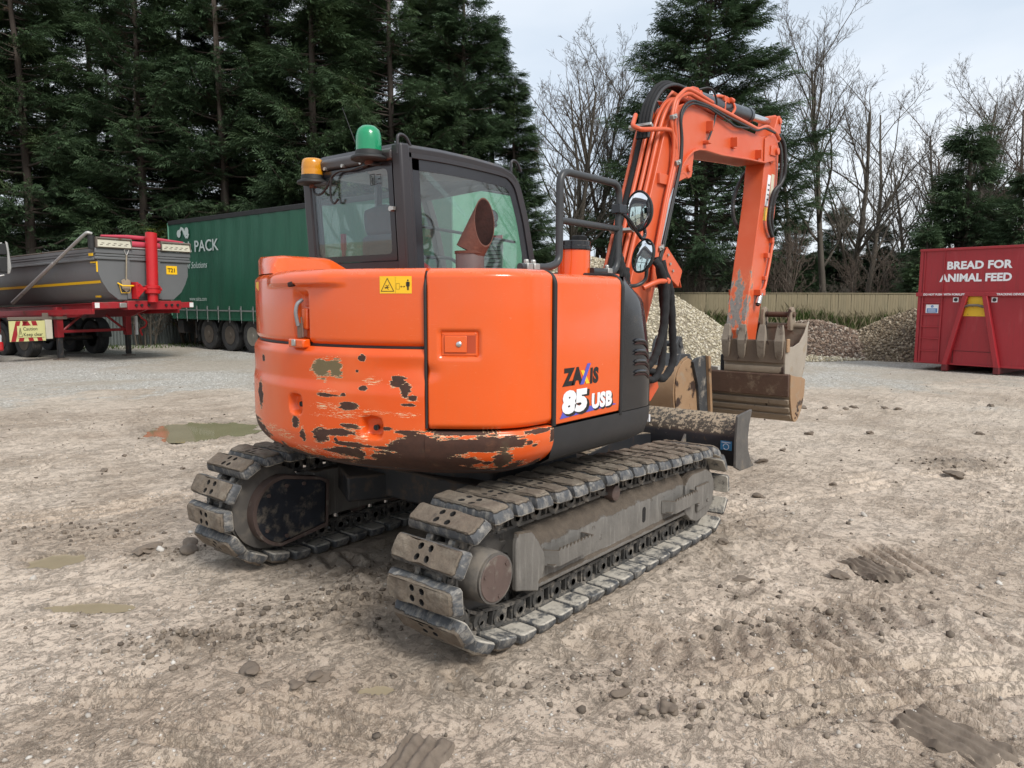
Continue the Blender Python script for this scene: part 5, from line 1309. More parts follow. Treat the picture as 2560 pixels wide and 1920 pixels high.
# flange along the underside and nose cheeks
def strip(pts, y0, y1, th):
    b = MB(); Q = off2(pts, th); b.rings([[Vector((p[0], y0, p[1])), Vector((p[0], y1, p[1])), Vector((q[0], y1, q[1])), Vector((q[0], y0, q[1]))] for p, q in zip(pts, Q)], True, (True, True)); return b
und = [(3.83, 3.062), (3.40, 3.033), (2.77, 2.982), (2.42, 2.972), (2.29, 2.955), (2.19, 2.925), (2.10, 2.87), (2.02, 2.80), (1.97, 2.735)]
strip(und, BC - .150, BC + .150, .016).build('boom_flange', M_boom, boom, bevel=.003)
for s in (-1, 1):
    y0 = BC + s*.128
    b = MB(); b.prism([(3.80, 3.06), (3.80, 3.30), (3.92, 3.36), (4.06, 3.345), (4.15, 3.29), (4.165, 3.215), (4.09, 3.125)], y0, y0 + s*.012, axis='y'); b.prism([(3.93, 3.16), (3.95, 3.255), (4.08, 3.275), (4.135, 3.25), (4.13, 3.19), (4.08, 3.165)], y0 + s*.012, y0 + s*.026, axis='y'); b.cyl((4.085, y0 + s*.02, 3.215), (4.085, y0 + s*.05, 3.215), .036, n=20); b.build('nose_cheek', M_boom, boom, bevel=.004)
    b = MB(); b.prism([(1.99, 2.78), (2.06, 2.83), (2.15, 2.87), (2.20, 2.83), (2.225, 2.775), (2.205, 2.725), (2.15, 2.705), (2.07, 2.735), (2.0, 2.72)], BC + s*.095, BC + s*.124, axis='y'); b.prism([(1.90, 2.60), (2.02, 2.81), (2.25, 2.95), (2.22, 2.78), (2.12, 2.71), (1.98, 2.66)], BC + s*.100, BC + s*.122, axis='y'); b.cyl((2.135, BC + s*.12, 2.785), (2.135, BC + s*.145, 2.785), .030, n=20); b.build('cylinder_lug', M_boom, boom, bevel=.004)
    for x, z in ((2.49, 3.19), (3.02, 3.14), (3.62, 3.12)): b = MB(); b.mm(x - .030, x + .035, BC + s*.122, BC + s*.150, z - .055, z + .04); b.mm(x - .036, x - .024, BC + s*.121, BC + s*.19, z - .05, z + .035); b.build('pipe_bracket', M_boom, boom, bevel=.003)
    b = MB(); b.mm(2.40, 2.46, BC + s*.122, BC + s*.18, 3.03, 3.055); b.build('pipe_bracket', M_boom, boom, bevel=.004)
    b = MB(); b.mm(1.60, 1.78, BC + s*.122, BC + s*.15, 2.60, 2.68); b.build('pipe_bracket', M_boom, boom, bevel=.004)
b = MB(); b.prism([(2.10, 3.29), (2.15, 3.40), (2.24, 3.475), (2.34, 3.485), (2.42, 3.44), (2.46, 3.30)], BC - .10, BC - .07, axis='y'); b.prism([(2.10, 3.29), (2.15, 3.40), (2.24, 3.475), (2.34, 3.485), (2.42, 3.44), (2.46, 3.30)], BC + .07, BC + .10, axis='y'); b.cyl((2.36, BC - .12, 3.435), (2.36, BC + .12, 3.435), .03, n=16); b.build('ram_bracket', M_boom, boom, bevel=.004)
# swing post the boom stands in
b = MB(); b.prism([(.35, .86), (.35, 1.25), (.85, 1.36), (1.12, 1.30), (1.50, 1.15), (1.58, 1.0), (1.45, .90), (.8, .84)], BC - .20, BC - .135, axis='y'); b.prism([(.35, .86), (.35, 1.25), (.85, 1.36), (1.12, 1.30), (1.50, 1.15), (1.58, 1.0), (1.45, .90), (.8, .84)], BC + .135, BC + .20, axis='y'); b.mm(.2, .8, BC - .14, BC + .14, .86, 1.0); b.cyl((1.15, BC - .23, 1.24), (1.15, BC + .23, 1.24), .045, n=20); b.build('boom_post', M_boom, EX, bevel=.008)
# arm ram on top
def ram(p0, p1, k, r0, r1, mat, name, parent=EX):
    p0, p1 = Vector(p0), Vector(p1); m = p0.lerp(p1, k); b = MB()
    b.cyl(p0, m, r0, n=24); b.cyl(m - (m-p0).normalized()*.05, m + (p1-p0).normalized()*.012, r0*1.08, n=24); b.cyl(p0 - Vector((0, r0*.9, 0)), p0 + Vector((0, r0*.9, 0)), r0*1.05, n=20)
    o = b.build(name, mat, parent, smooth=40); b = MB(); b.cyl(m, p1, r1, n=20); b.build('piston_rod', M_steel, o, smooth=40)
    b = MB(); b.cyl(p1 - Vector((0, r1*1.5, 0)), p1 + Vector((0, r1*1.5, 0)), r1*1.9, n=20); b.build('rod_eye', M_boom, o, smooth=40); return o
ram((2.36, BC, 3.435), (4.29, BC, 3.560), .68, .068, .037, M_cyl, 'arm_cylinder')
br_ = ram((1.36, BC, 1.05), (2.135, BC, 2.785), .56, .070, .038, M_boom, 'boom_cylinder')
b = MB(); g0 = align((1.66, BC, 1.74), (1.84, BC, 2.14)); 
for y in (-.135, .135): b.box((.05, 0, 0), (.01, .01, .01))
b = MB(); b.prism([(1.70, 2.02), (1.78, 2.11), (2.06, 1.93), (2.00, 1.80), (1.78, 1.90)], BC - .135, BC - .125, axis='y'); b.prism([(1.70, 2.02), (1.78, 2.11), (2.06, 1.93), (2.00, 1.80), (1.78, 1.90)], BC + .125, BC + .135, axis='y'); b.box((1.93, BC, 2.025), (.33, .26, .010), rot=(0, R(33), 0)); b.box((2.03, BC, 1.865), (.010, .26, .15), rot=(0, R(-25), 0)); gd = b.build('ram_guard', M_boom, br_, bevel=.003)
for x, z in ((1.79, 2.055), (1.83, 1.985), (1.88, 1.93)): b = MB(); b.cyl((x, BC - .135, z), (x, BC - .147, z), .012, n=6); b.build('bolt', M_zinc, gd)
# arm
ap = [(4.235, 3.605), (4.30, 3.62), (4.345, 3.575), (4.335, 3.46), (4.30, 3.25), (4.30, 3.0), (4.262, 2.62), (4.175, 2.316), (4.085, 1.935), (3.97, 1.68), (3.84, 1.22), (3.80, 1.05), (3.74, .985), (3.64, .99), (3.575, 1.06), (3.55, 1.40), (3.615, 1.72), (3.755, 2.29), (3.85, 2.66), (3.90, 3.0), (3.93, 3.13), (4.0, 3.30), (4.12, 3.42), (4.20, 3.53)]
bm = bmesh.new(); b = MB(); b.prism(ap, BC - .10, BC + .10, axis='y'); arm = b.build('arm', M_boom, EX, bevel=.006)
bm.from_mesh(arm.data)
for k in range(14): 
    z = 1.1 + k*.15; r_ = bmesh.ops.bisect_plane(bm, geom=bm.verts[:]+bm.edges[:]+bm.faces[:], plane_co=(0, 0, z), plane_no=(0, 0, 1))
bm.to_mesh(arm.data); bm.free(); arm.data.set_sharp_from_angle(angle=R(35))
wear_attr(arm, lambda c: np.where(c[:, 0] < 3.60 + (c[:, 2] - 1.4)*.31 + .13, .72 * (1 - sstep(1.75, 2.6, c[:, 2])) - .10, .18 * (1 - sstep(1.4, 2.2, c[:, 2])) - .15))
for s in (-1, 1):
    b = MB(); y0 = BC + s*.10
    b.prism([(3.98, 3.13), (4.06, 3.29), (4.17, 3.26), (4.17, 3.15), (4.08, 3.09)], y0, y0 + s*.012, axis='y'); b.cyl((4.085, y0, 3.215), (4.085, y0 + s*.022, 3.215), .05, n=24); b.cyl((4.285, y0, 3.56), (4.285, y0 + s*.018, 3.56), .030, n=18); b.build('pin_boss', M_boom, arm, bevel=.003)
    b = MB(); b.mm(4.12, 4.17, y0, y0 + s*.04, 2.29, 2.35); b.mm(3.99, 4.05, y0, y0 + s*.045, 2.13, 2.18); b.mm(3.96, 4.02, y0, y0 + s*.04, 1.90, 1.94); b.mm(3.76, 3.90, y0, y0 + s*.07, 1.74, 1.80); b.build('pipe_clip', M_boom, arm, bevel=.004)
    b = MB(); b.cyl((3.815, y0 + s*.045, 1.76), (3.765, y0 + s*.045, 1.655), .030, n=18); b.cyl((3.765, y0 + s*.045, 1.655), (3.757, y0 + s*.045, 1.638), .020, n=14, mi=1); b.build('hose_coupling', [M_steel, M_rubber], arm, smooth=40)
    b = MB(); b.tube(fillet([(4.17, y0 + s*.025, 2.32), (4.10, y0 + s*.025, 2.10), (3.97, y0 + s*.03, 1.82), (3.84, y0 + s*.045, 1.78)], .05), .017, 8); b.build('arm_pipe', M_boom, arm, smooth=60)
b = MB(); b.cyl((3.66, BC - .17, 1.06), (3.66, BC + .17, 1.06), .035, n=18); b.mm(3.56, 3.80, BC - .15, BC - .105, .88, 1.14); b.mm(3.56, 3.80, BC + .105, BC + .15, .88, 1.14); b.mm(3.55, 3.82, BC - .15, BC + .15, .80, .90); b.build('quick_hitch', M_under, EX, bevel=.01)
ram((4.36, BC, 2.95), (4.08, BC, 1.42), .62, .055, .030, M_boom, 'bucket_cylinder')
b = MB(); b.prism([(4.08, 1.48), (4.12, 1.42), (3.86, 1.10), (3.80, 1.14)], BC - .13, BC - .105, axis='y'); b.prism([(4.08, 1.48), (4.12, 1.42), (3.86, 1.10), (3.80, 1.14)], BC + .105, BC + .13, axis='y'); b.build('bucket_link', M_under, EX, bevel=.006)
# plate and warning sticker on the arm
b = MB(); b.prism([(3.955, 2.66), (4.04, 2.66), (4.10, 2.98), (4.02, 2.98)], BC - .1030, BC - .1005, axis='y'); pl_ = b.build('white_plate', M_white, arm, smooth=0)
b = MB(); b.prism([(3.925, 2.51), (4.005, 2.51), (4.035, 2.645), (3.952, 2.645)], BC - .1030, BC - .1005, axis='y'); b.build('yellow_sticker', M_yellow, arm, smooth=0)
b = MB()
for k in range(4): b.mm(4.0 + k*.008, 4.045 + k*.008, BC - .1042, BC - .1030, 2.72 + k*.05, 2.735 + k*.05)
b.build('plate_print', M_inkb, pl_, smooth=0)
b = MB(); b.prism([(4.07, 2.62), (4.16, 2.62), (4.20, 3.0), (4.12, 3.0)], BC - .1022, BC - .1003, axis='y'); b.build('cream_decal', plain('cream_decal', (.62, .56, .42), .5), arm, smooth=0)
# pipes on the rear of the boom
rear = [(1.10, 1.50), (1.264, 1.92), (1.424, 2.31), (1.569, 2.654), (1.70, 2.985), (1.78, 3.14), (1.90, 3.27), (2.05, 3.33)]
def rp(off, i0=0): return [(x - off*.92, z + off*.36) for x, z in rear[i0:]]
def pipe(pts, y, r_, mat, name, rr=.06):
    b = MB(); pts = [(p[0], y if len(p) == 2 else p[1], p[-1]) for p in pts]; b.tube(fillet(pts, rr, 5), r_, 9); return b.build(name, mat, boom, smooth=60)
for y, o, r_ in ((BC + .115, .020, .018), (BC - .035, .030, .019), (BC - .085, .026, .019)): pipe(rp(o) + [(2.45, 3.345), (2.9, 3.345)], y, r_, M_boom, 'boom_pipe')
pipe(rp(.03)[:7], BC + .055, .033, M_sleeve, 'hose_sleeve')
pipe(rp(.05)[:6] + [(1.74, 3.22)], BC + .01, .018, M_boom, 'boom_pipe')
# side pipes on the right face, bent over the elbow
y1 = BC - .150
pipe([(1.52, 1.80), (1.585, 2.08), (1.72, 2.47), (1.845, 2.78), (1.855, 2.95), (1.80, 3.14), (1.87, 3.30), (2.05, 3.375), (2.30, 3.365), (2.85, 3.362), (3.58, 3.345), (3.80, 3.42), (4.06, 3.40), (4.16, 3.35)], y1, .019, M_boom, 'boom_pipe')
pipe([(1.49, 1.80), (1.545, 2.08), (1.675, 2.47), (1.79, 2.78), (1.80, 2.93), (1.74, 3.10), (1.80, 3.27), (2.0, 3.40), (2.20, 3.40), (2.5, 3.385)], y1 - .010, .015, M_boom, 'boom_pipe')
pipe([(1.57, 1.95), (1.64, 2.10), (1.79, 2.47), (1.915, 2.78), (1.93, 2.98), (1.89, 3.16), (1.96, 3.26), (2.10, 3.325), (2.4, 3.34), (2.8, 3.325), (3.5, 3.32), (3.72, 3.385), (4.0, 3.385)], y1 - .012, .011, M_hose, 'side_hose')
pipe([(1.60, 1.95), (1.665, 2.10), (1.81, 2.47), (1.935, 2.79), (1.945, 2.98), (1.90, 3.14), (1.98, 3.245), (2.12, 3.305), (2.4, 3.325), (2.75, 3.30), (3.0, 3.27), (3.3, 3.31)], y1 - .014, .009, M_hose, 'side_hose')
pipe([(1.50, BC + .02, 3.12), (1.30, BC - .07, 2.99), (1.30, BC - .14, 2.955), (1.66, BC - .15, 3.02), (1.78, BC - .152, 3.03), (1.86, BC - .152, 2.90), (1.87, BC - .152, 2.76)], 0, .018, M_boom, 'guard_loop', .07)
# bundle of black hoses over the elbow and hoses along the top
for dy, up_, r_ in ((-.03, -.015, .016), (.0, .0, .018), (-.06, -.03, .014), (.03, -.02, .016)): pipe([(1.56, BC + dy, 2.95), (1.62, BC + dy, 3.20), (1.78, BC + dy, 3.40 + up_), (1.98, BC + dy, 3.475 + up_), (2.20, BC + dy, 3.455), (2.36, BC + dy, 3.44)], 0, r_, M_sleeve if dy > -.05 else M_hose, 'elbow_hose', .12)
pipe([(2.36, BC - .05, 3.47), (2.52, BC - .14, 3.53), (2.62, BC - .155, 3.40), (2.53, BC - .155, 3.18), (2.43, BC - .155, 3.05)], 0, .009, M_hose, 'drop_hose', .10)
pipe([(2.55, BC + .02, 3.46), (2.75, BC - .02, 3.52), (2.95, BC - .02, 3.525)], 0, .014, M_hose, 'ram_hose'); pipe([(2.72, BC - .02, 3.49), (2.90, BC - .04, 3.545), (3.02, BC - .04, 3.55)], 0, .016, M_boom, 'ram_pipe')
b = MB(); b.box((3.02, BC - .02, 3.53), (.13, .10, .05)); b.cyl((3.06, BC - .08, 3.535), (3.12, BC - .08, 3.535), .022, n=10); b.tube(fillet([(2.98, BC - .06, 3.40), (2.98, BC - .06, 3.50), (3.02, BC - .06, 3.52)], .03), .013, 7); b.tube(fillet([(3.02, BC - .09, 3.36), (3.15, BC - .09, 3.47), (3.17, BC - .06, 3.53), (3.05, BC - .04, 3.56)], .03), .014, 7); b.build('valve_block', M_boom, boom, bevel=.004)
# clamps
for x, z in ((1.765, 3.13), (1.85, 2.79), (1.60, 2.10)): b = MB(); b.box((x, y1 - .018, z), (.075, .035, .035), rot=(0, R(-20), 0)); b.cyl((x, y1 - .03, z), (x, y1 - .045, z), .012, n=6); b.build('pipe_clamp', M_zinc, boom, bevel=.004)
for x, z in ((1.60, 3.02), (1.34, 2.20), (1.20, 1.85)): b = MB(); b.box((x - .05, BC, z + .02), (.025, .20, .045), rot=(0, R(-68), 0)); b.build('pipe_clamp', M_zinc, boom, bevel=.004)
# corrugated hoses from boom to arm
def corrugated(pts, r_, name):
    P = smooth_path(pts, 26); b = MB(); b.tube(P, [r_*(1.0 if k % 2 else .84) for k in range(len(P))], 9); return b.build(name, M_hose, arm, smooth=20)
corrugated([(4.12, BC - .155, 3.385), (4.26, BC - .16, 3.33), (4.345, BC - .16, 3.18), (4.33, BC - .16, 3.02), (4.20, BC - .17, 2.90), (4.02, BC - .17, 2.80), (3.945, BC - .165, 2.66), (3.96, BC - .15, 2.50), (4.05, BC - .14, 2.40), (4.13, BC - .13, 2.36)], .022, 'corrugated_hose')
corrugated([(4.16, BC - .15, 3.32), (4.22, BC - .155, 3.22), (4.24, BC - .155, 3.0), (4.16, BC - .16, 2.84), (4.06, BC - .16, 2.70), (4.05, BC - .15, 2.52), (4.14, BC - .13, 2.40)], .017, 'corrugated_hose')
corrugated([(4.06, BC + .13, 3.07), (3.86, BC + .15, 2.88), (3.745, BC + .15, 2.68), (3.79, BC + .15, 2.52), (3.93, BC + .13, 2.40)], .021, 'corrugated_hose')
# drooping sleeves at the foot of the boom
def droop(pts, r_, name='hose_bundle', mat=None):
    P = smooth_path(pts, 9); b = MB(); b.tube(P, [r_*(1 + .07*math.sin(k*1.3) + .05*math.sin(k*3.1)) for k in range(len(P))], 11); return b.build(name, mat or M_sleeve, EX, smooth=70)
droop([(1.34, -.56, 1.99), (1.37, -.60, 1.92), (1.42, -.61, 1.78), (1.425, -.61, 1.60), (1.41, -.60, 1.44), (1.33, -.60, 1.29), (1.26, -.58, 1.20), (1.16, -.52, 1.17)], .029)
droop([(1.44, -.53, 2.02), (1.46, -.55, 1.85), (1.50, -.56, 1.62), (1.52, -.56, 1.40), (1.51, -.55, 1.20), (1.42, -.54, 1.08), (1.30, -.52, 1.10), (1.15, -.48, 1.18)], .027)
droop([(1.64, -.46, 1.98), (1.71, -.50, 1.80), (1.73, -.51, 1.66), (1.77, -.51, 1.38), (1.78, -.51, 1.18), (1.64, -.50, 1.065), (1.50, -.49, 1.11), (1.35, -.45, 1.16)], .031)
droop([(1.58, -.50, 2.0), (1.61, -.53, 1.80), (1.60, -.53, 1.55), (1.57, -.53, 1.35), (1.56, -.53, 1.18), (1.50, -.52, 1.13), (1.38, -.5, 1.15)], .025)
droop([(.92, -.50, 2.02), (.90, -.52, 1.93), (.92, -.50, 1.83), (.99, -.45, 1.72)], .028); droop([(1.0, -.46, 2.0), (.99, -.49, 1.90), (1.02, -.48, 1.80), (1.06, -.44, 1.70)], .030); droop([(1.10, -.45, 1.92), (1.08, -.47, 1.84), (1.12, -.45, 1.72)], .032)
for a in ([(.95, -.48, 2.24), (.88, -.51, 2.12), (.92, -.50, 2.02)], [(1.04, -.44, 2.22), (.97, -.48, 2.12), (1.0, -.46, 2.0)]): droop(a, .016, 'boom_foot_hose', M_hose)
b = MB(); b.tube(fillet([(1.18, -.56, 1.78), (1.28, -.62, 1.83), (1.42, -.62, 1.835)], .06), .020, 9); b.cyl((1.41, -.62, 1.835), (1.45, -.62, 1.835), .026, n=6); b.build('hose_stub', M_boom, EX, smooth=60)
b = MB(); b.tube(fillet([(1.10, -.62, 1.55), (1.14, -.63, 1.30), (1.15, -.63, 1.06), (1.11, -.62, 1.04), (1.09, -.62, 1.08)], .02), .008, 6); b.build('hose_guard_rod', M_zinc, EX, smooth=60)
# ------------------------------------------------------------------ loose buckets by the arm
def bucket_shell(prof, y0, y1, th, mats, mi=0):
    Q = off2(prof, th); b = MB()
    b.rings([[Vector((p[0], y0, p[1])), Vector((p[0], y1, p[1])), Vector((q[0], y1, q[1])), Vector((q[0], y0, q[1]))] for p, q in zip(prof, Q)], True, (True, True)); return b
def sm2(P, n=4): return [(p.x, p.z) for p in smooth_path([(x, 0, z) for x, z in P], n)]
M_lip = bucket_mat('dark_brown_lip', (.085, .058, .040), (.17, .125, .088), (.115, .08, .056))
# toothed digging bucket standing in the wide one
tb = thing('digging_bucket', 'mud-brown digging bucket with four teeth pointing up, resting in a wider bucket', 'bucket', (3.75, -.54, .50))
def loc(o, e): o.location = -Vector(e.location); return o
pr = sm2([(3.462, 1.305), (3.466, 1.12), (3.475, .98), (3.52, .84), (3.62, .755), (3.76, .745), (3.92, .84), (4.04, 1.0), (4.10, 1.18), (4.10, 1.42)])
sh = loc(bucket_shell(pr[::-1], -.245, -.835, .020, None).build('shell', M_bkt, tb, smooth=40), tb)
for y0, y1, m in ((-.835, -.850, M_bktside), (-.245, -.232, M_bktside)):
    b = MB(); poly = pr + [(4.135, 1.475), (4.11, 1.47), (4.02, 1.36), (3.88, 1.27), (3.70, 1.235), (3.52, 1.24)]; b.prism(poly, y0, y1, axis='y'); loc(b.build('side_plate', m, tb, smooth=0, bevel=.003), tb)
b = MB(); b.mm(3.440, 3.462, -.845, -.235, 1.085, 1.30); loc(b.build('lip_plate', M_lip, tb, bevel=.004), tb)
for z0, z1 in ((.985, 1.050), (.93, .955)): b = MB(); b.prism([(3.452, z0), (3.448, z0 + .012), (3.448, z1 - .012), (3.452, z1), (3.478, z1), (3.478, z0)], -.84, -.24, axis='y'); loc(b.build('wear_strip', M_bkt, tb, bevel=.004), tb)
for k, y in enumerate((-.262, -.425, -.62, -.795)):
    b = MB(); c = y
    rings = [[Vector((x, c + w_, z)) for x, w_ in ((3.452 - t, -wd), (3.452 - t, wd), (3.452 + t*.6, wd), (3.452 + t*.6, -wd))] for z, t, wd in ((1.11, .008, .018), (1.16, .030, .036), (1.30, .045, .044), (1.31, .040, .043), (1.40, .024, .036), (1.455, .010, .028))]
    b.rings(rings, True, (True, True)); loc(b.build('tooth', M_tooth, tb, smooth=20, bevel=.005), tb)
b = MB(); b.mm(3.46, 3.53, -.868, -.850, 1.19, 1.32); loc(b.build('side_cutter', M_bkttan, tb, bevel=.006), tb)
for y in (-.405, -.690):
    b = MB(); b.prism([(4.00, 1.38), (3.985, 1.52), (4.01, 1.60), (4.06, 1.625), (4.11, 1.60), (4.13, 1.54), (4.14, 1.38)], y - .020, y + .020, axis='y'); loc(b.build('hanger_ear', M_bkt, tb, bevel=.006), tb)
b = MB(); b.cyl((4.055, -.73, 1.545), (4.055, -.39, 1.545), .029, n=18); loc(b.build('hanger_pin', M_bktrust, tb), tb)
b = MB(); b.cyl((4.10, -.84, 1.425), (4.10, -.24, 1.425), .032, n=14); loc(b.build('back_tube', M_bkt, tb), tb)
# wide grading bucket on the hitch
wb = thing('grading_bucket', 'wide rusty grading bucket with ribbed floor hanging from the excavator arm', 'bucket', (3.7, -.2, .45))
pr = sm2([(3.478, .976), (3.488, .80), (3.525, .66), (3.585, .54), (3.66, .495), (3.76, .53), (3.85, .63), (3.90, .76), (3.915, .90)])
loc(bucket_shell(pr[::-1], -.89, .52, .022, None).build('shell', M_bkt, wb, smooth=35), wb)
for y0, y1 in ((-.890, -.905), (.52, .535)):
    b = MB(); b.prism(pr + [(3.80, .93), (3.62, .95)], y0, y1, axis='y'); loc(b.build('end_plate', M_bkttan, wb, smooth=0, bevel=.003), wb)
b = MB(); b.prism([(3.455, .762), (3.448, .770), (3.440, .968), (3.450, .982), (3.480, .982), (3.486, .762)], -.895, .525, axis='y'); ce = loc(b.build('cutting_edge', M_bktrust, wb, bevel=.004), wb)
b = MB(); y = -.26
for a, c, z0, z1 in ((-.19, -.30, .80, .90), (-.30, -.36, .775, .945), (-.36, -.44, .80, .91), (-.46, -.50, .80, .875), (-.56, -.60, .82, .88)): b.mm(3.4415 - .002 + (.97-z1)*.02, 3.4475, a, c, z0, z1)
loc(b.build('tan_stain', M_bkttan, ce, smooth=0), wb) if False else None
for x, z in ((3.497, .705), (3.530, .625), (3.575, .555)): b = MB(); b.box((x - .004, -.19, z), (.022, 1.40, .055), rot=(0, R(-18 - (.705 - z)*120), 0)); loc(b.build('rib', M_bkt, wb, bevel=.008), wb)
for x, z in ((3.655, .535), (3.70, .56), (3.74, .60), (3.66, .58)): b = MB(); b.cyl((x, -.903, z), (x, -.908, z), .012, n=10); loc(b.build('bolt_hole', M_sootshade, wb), wb)
# narrow trenching bucket standing on the ground behind the blade
nb = thing('trenching_bucket', 'narrow black and tan trenching bucket standing on the ground behind the dozer blade', 'bucket', (2.9, .1, 0))
pr = sm2([(2.86, 1.135), (2.74, 1.10), (2.635, 1.0), (2.60, .86), (2.62, .70), (2.68, .50), (2.80, .28), (2.98, .10), (3.20, .012)])
loc(bucket_shell(pr, -.12, .36, .02, None).build('shell', M_bkttan, nb, smooth=40), nb)
for y0, y1 in ((-.12, -.135), (.36, .375)): b = MB(); b.prism(pr[::-1] + [(2.95, 1.10), (3.02, 1.0), (3.08, .80), (3.12, .50), (3.22, .12)], y0, y1, axis='y'); loc(b.build('side_plate', M_bkttan, nb, smooth=0, bevel=.003), nb)
b = MB(); b.prism([(2.90, 1.10), (2.97, 1.13), (3.17, 1.145), (3.21, 1.12), (3.29, .60), (3.32, .10), (3.18, .02), (3.10, .5), (3.03, .85)], -.137, -.165, axis='y'); loc(b.build('side_cutter', M_bktblk, nb, smooth=0, bevel=.004), nb)
b = MB(); b.prism([(3.165, 1.145), (3.215, 1.14), (3.30, .62), (3.33, .08), (3.30, .08), (3.255, .60)], -.165, -.20, axis='y'); loc(b.build('lip_edge', M_bkttan, nb, smooth=0, bevel=.004), nb)
b = MB(); b.prism([(2.66, 1.06), (2.74, 1.18), (2.95, 1.17), (3.0, 1.10), (2.86, 1.11)], -.11, .35, axis='y'); loc(b.build('top_plate', M_bktblk, nb, bevel=.006), nb)
for y in (-.02, .20): b = MB(); b.prism([(2.75, 1.12), (2.78, 1.27), (2.84, 1.345), (2.90, 1.34), (2.93, 1.25), (3.0, 1.12)], y - .02, y + .02, axis='y'); loc(b.build('hanger_ear', M_bktblk, nb, bevel=.006), nb)
b = MB(); b.cyl((2.86, -.05, 1.27), (2.86, .24, 1.27), .03, n=14); loc(b.build('hanger_pin', M_bktblk, nb), nb)
# old timber baulks on the ground beyond
for k, (x, y, z, ln, a, tl) in enumerate(((8.4, 2.9, .13, 1.9, .62, 'long dark timber baulk lying on the yard beyond the buckets'), (7.9, 2.55, .14, 1.5, .55, 'shorter dark timber baulk lying beside the longer one'), (8.15, 2.72, .385, 1.7, .60, 'weathered timber baulk stacked on top of two others'))):
    b = MB(); b.box((0, 0, 0), (ln, .25, .25)); b.box((ln*.2, .0, 0), (.01, .256, .256)); o = b.build('timber_baulk', M_baulk, bevel=.025); o.location = (x, y, z); o.rotation_euler = (0, 0, -a); tag(o, tl, 'timber')
# ------------------------------------------------------------------ wheels shared by the lorries
def wheel_meshes():
    t = MB(); R0 = .515
    t.lathe([(.29, -.12), (.36, -.145), (.46, -.15), (.50, -.14), (R0, -.12), (R0, -.085), (.505, -.083), (.505, -.075), (R0, -.073), (R0, -.03), (.505, -.028), (.505, -.018), (R0, -.016), (R0, .016), (.505, .018), (.505, .028), (R0, .03), (R0, .073), (.505, .075), (.505, .083), (R0, .085), (R0, .12), (.50, .14), (.46, .15), (.36, .145), (.29, .12)], (0, 0, 0), (1, 0, 0), 40)
    tm = t.mesh('tyre', M_tyre, 30)
    r_ = MB(); r_.lathe([(.30, -.14), (.285, -.12), (.27, -.06), (.22, -.03), (.20, -.05), (.12, -.05), (.11, -.12), (.09, -.15), (.01, -.155)], (0, 0, 0), (1, 0, 0), 32)
    r_.lathe([(.29, .12), (.25, .02), (.01, .02)], (0, 0, 0), (1, 0, 0), 24)
    for k in range(10): a = 2*math.pi*k/10; r_.cyl((-.05, .165*math.cos(a), .165*math.sin(a)), (-.085, .165*math.cos(a), .165*math.sin(a)), .016, n=6)
    return tm, r_.mesh('rim', M_wheel, 30), r_.mesh('rim', M_wheelp, 30)
TY, RM, RMP = wheel_meshes()
def wheel(parent, p, flip=False, pale=False, s=1.0):
    M = Matrix.Translation(p) @ (Matrix.Rotation(math.pi, 4, 'Z') if flip else Matrix.Identity(4)) @ Matrix.Diagonal((1, s, s, 1))
    w_ = inst(TY, 'wheel', parent, M); inst(RMP if pale else RM, 'rim', w_); return w_
# ------------------------------------------------------------------ grey tipping trailer on its legs
TP = thing('tipper_trailer', 'grey half-pipe tipper trailer on a red chassis standing on landing legs, red ram in front', 'trailer', (5.58, 16.9, 0), R(7.5))
half = [(.78, 1.66), (1.03, 1.86), (1.17, 2.09), (1.26, 2.32), (1.27, 2.68)]
bp = half + [(-x, z) for x, z in half[::-1]]
def sink(b, k=.030): b.v = [(x, y, z - k*y) for x, y, z in b.v]; return b
def tprism(pts, y0, y1): b = MB(); b.prism(pts, y0, y1, axis='y'); return b
LB = 7.8
body = sink(tprism(bp, .02, LB)).build('body', M_tipgrey, TP, smooth=25, bevel=.01)
sink(tprism(bp, -.03, .018)).build('bulkhead', M_tipgrey, body, smooth=0, bevel=.01)
for s in (-1, 1):
    b = MB(); b.mm(s*1.275, s*1.345, .02, LB, 2.66, 2.72); b.mm(s*1.275, s*1.335, .02, LB, 2.80, 2.86); b.mm(s*1.25, s*1.32, .02, LB, 2.72, 2.80); b.mm(s*1.25, s*1.345, .02, LB, 2.86, 2.95); sink(b).build('top_rail', M_tipgrey, body, bevel=.012)
    b = MB(); b.mm(s*1.24, s*1.35, .02, LB, 2.952, 2.985); sink(b).build('rail_cap', M_rimrust, body, bevel=.01)
    b = MB(); b.prism([(s*1.178, 2.085), (s*1.185, 2.085), (s*1.213, 2.15), (s*1.206, 2.15)], .03, LB, axis='y'); sink(b).build('yellow_stripe', M_yellow, body, smooth=0)
b = MB(); b.mm(-1.34, 1.34, -.075, .0, 2.68, 2.75); b.mm(-1.32, 1.32, -.06, .0, 2.76, 2.82); b.mm(-1.34, 1.34, -.07, .0, 2.83, 2.96); b.build('front_rail', M_tipgrey, body, bevel=.015)
for x in (-.50, .36): b = MB(); b.mm(x - .05, x + .05, -.075, -.03, 1.68, 2.68); b.build('stiffener', M_tipgrey, body, bevel=.01)
b = MB(); b.mm(-.45, .31, -.05, -.03, 2.02, 2.06); b.mm(-1.282, -1.272, .02, .25, 2.52, 2.58); b.build('stiffener', M_tipgrey, body, bevel=.008)
for z0, z1, x0 in ((2.56, 2.60, .05),): b = MB(); b.mm(-1.30, -1.275, .04, .26, 2.585, 2.62); b.mm(-1.30, -1.272, -.025, .0, 2.36, 2.62); b.mm(-1.352, -1.346, .02, .22, 2.76, 2.83); b.build('yellow_marking', M_yellow, body, smooth=0)
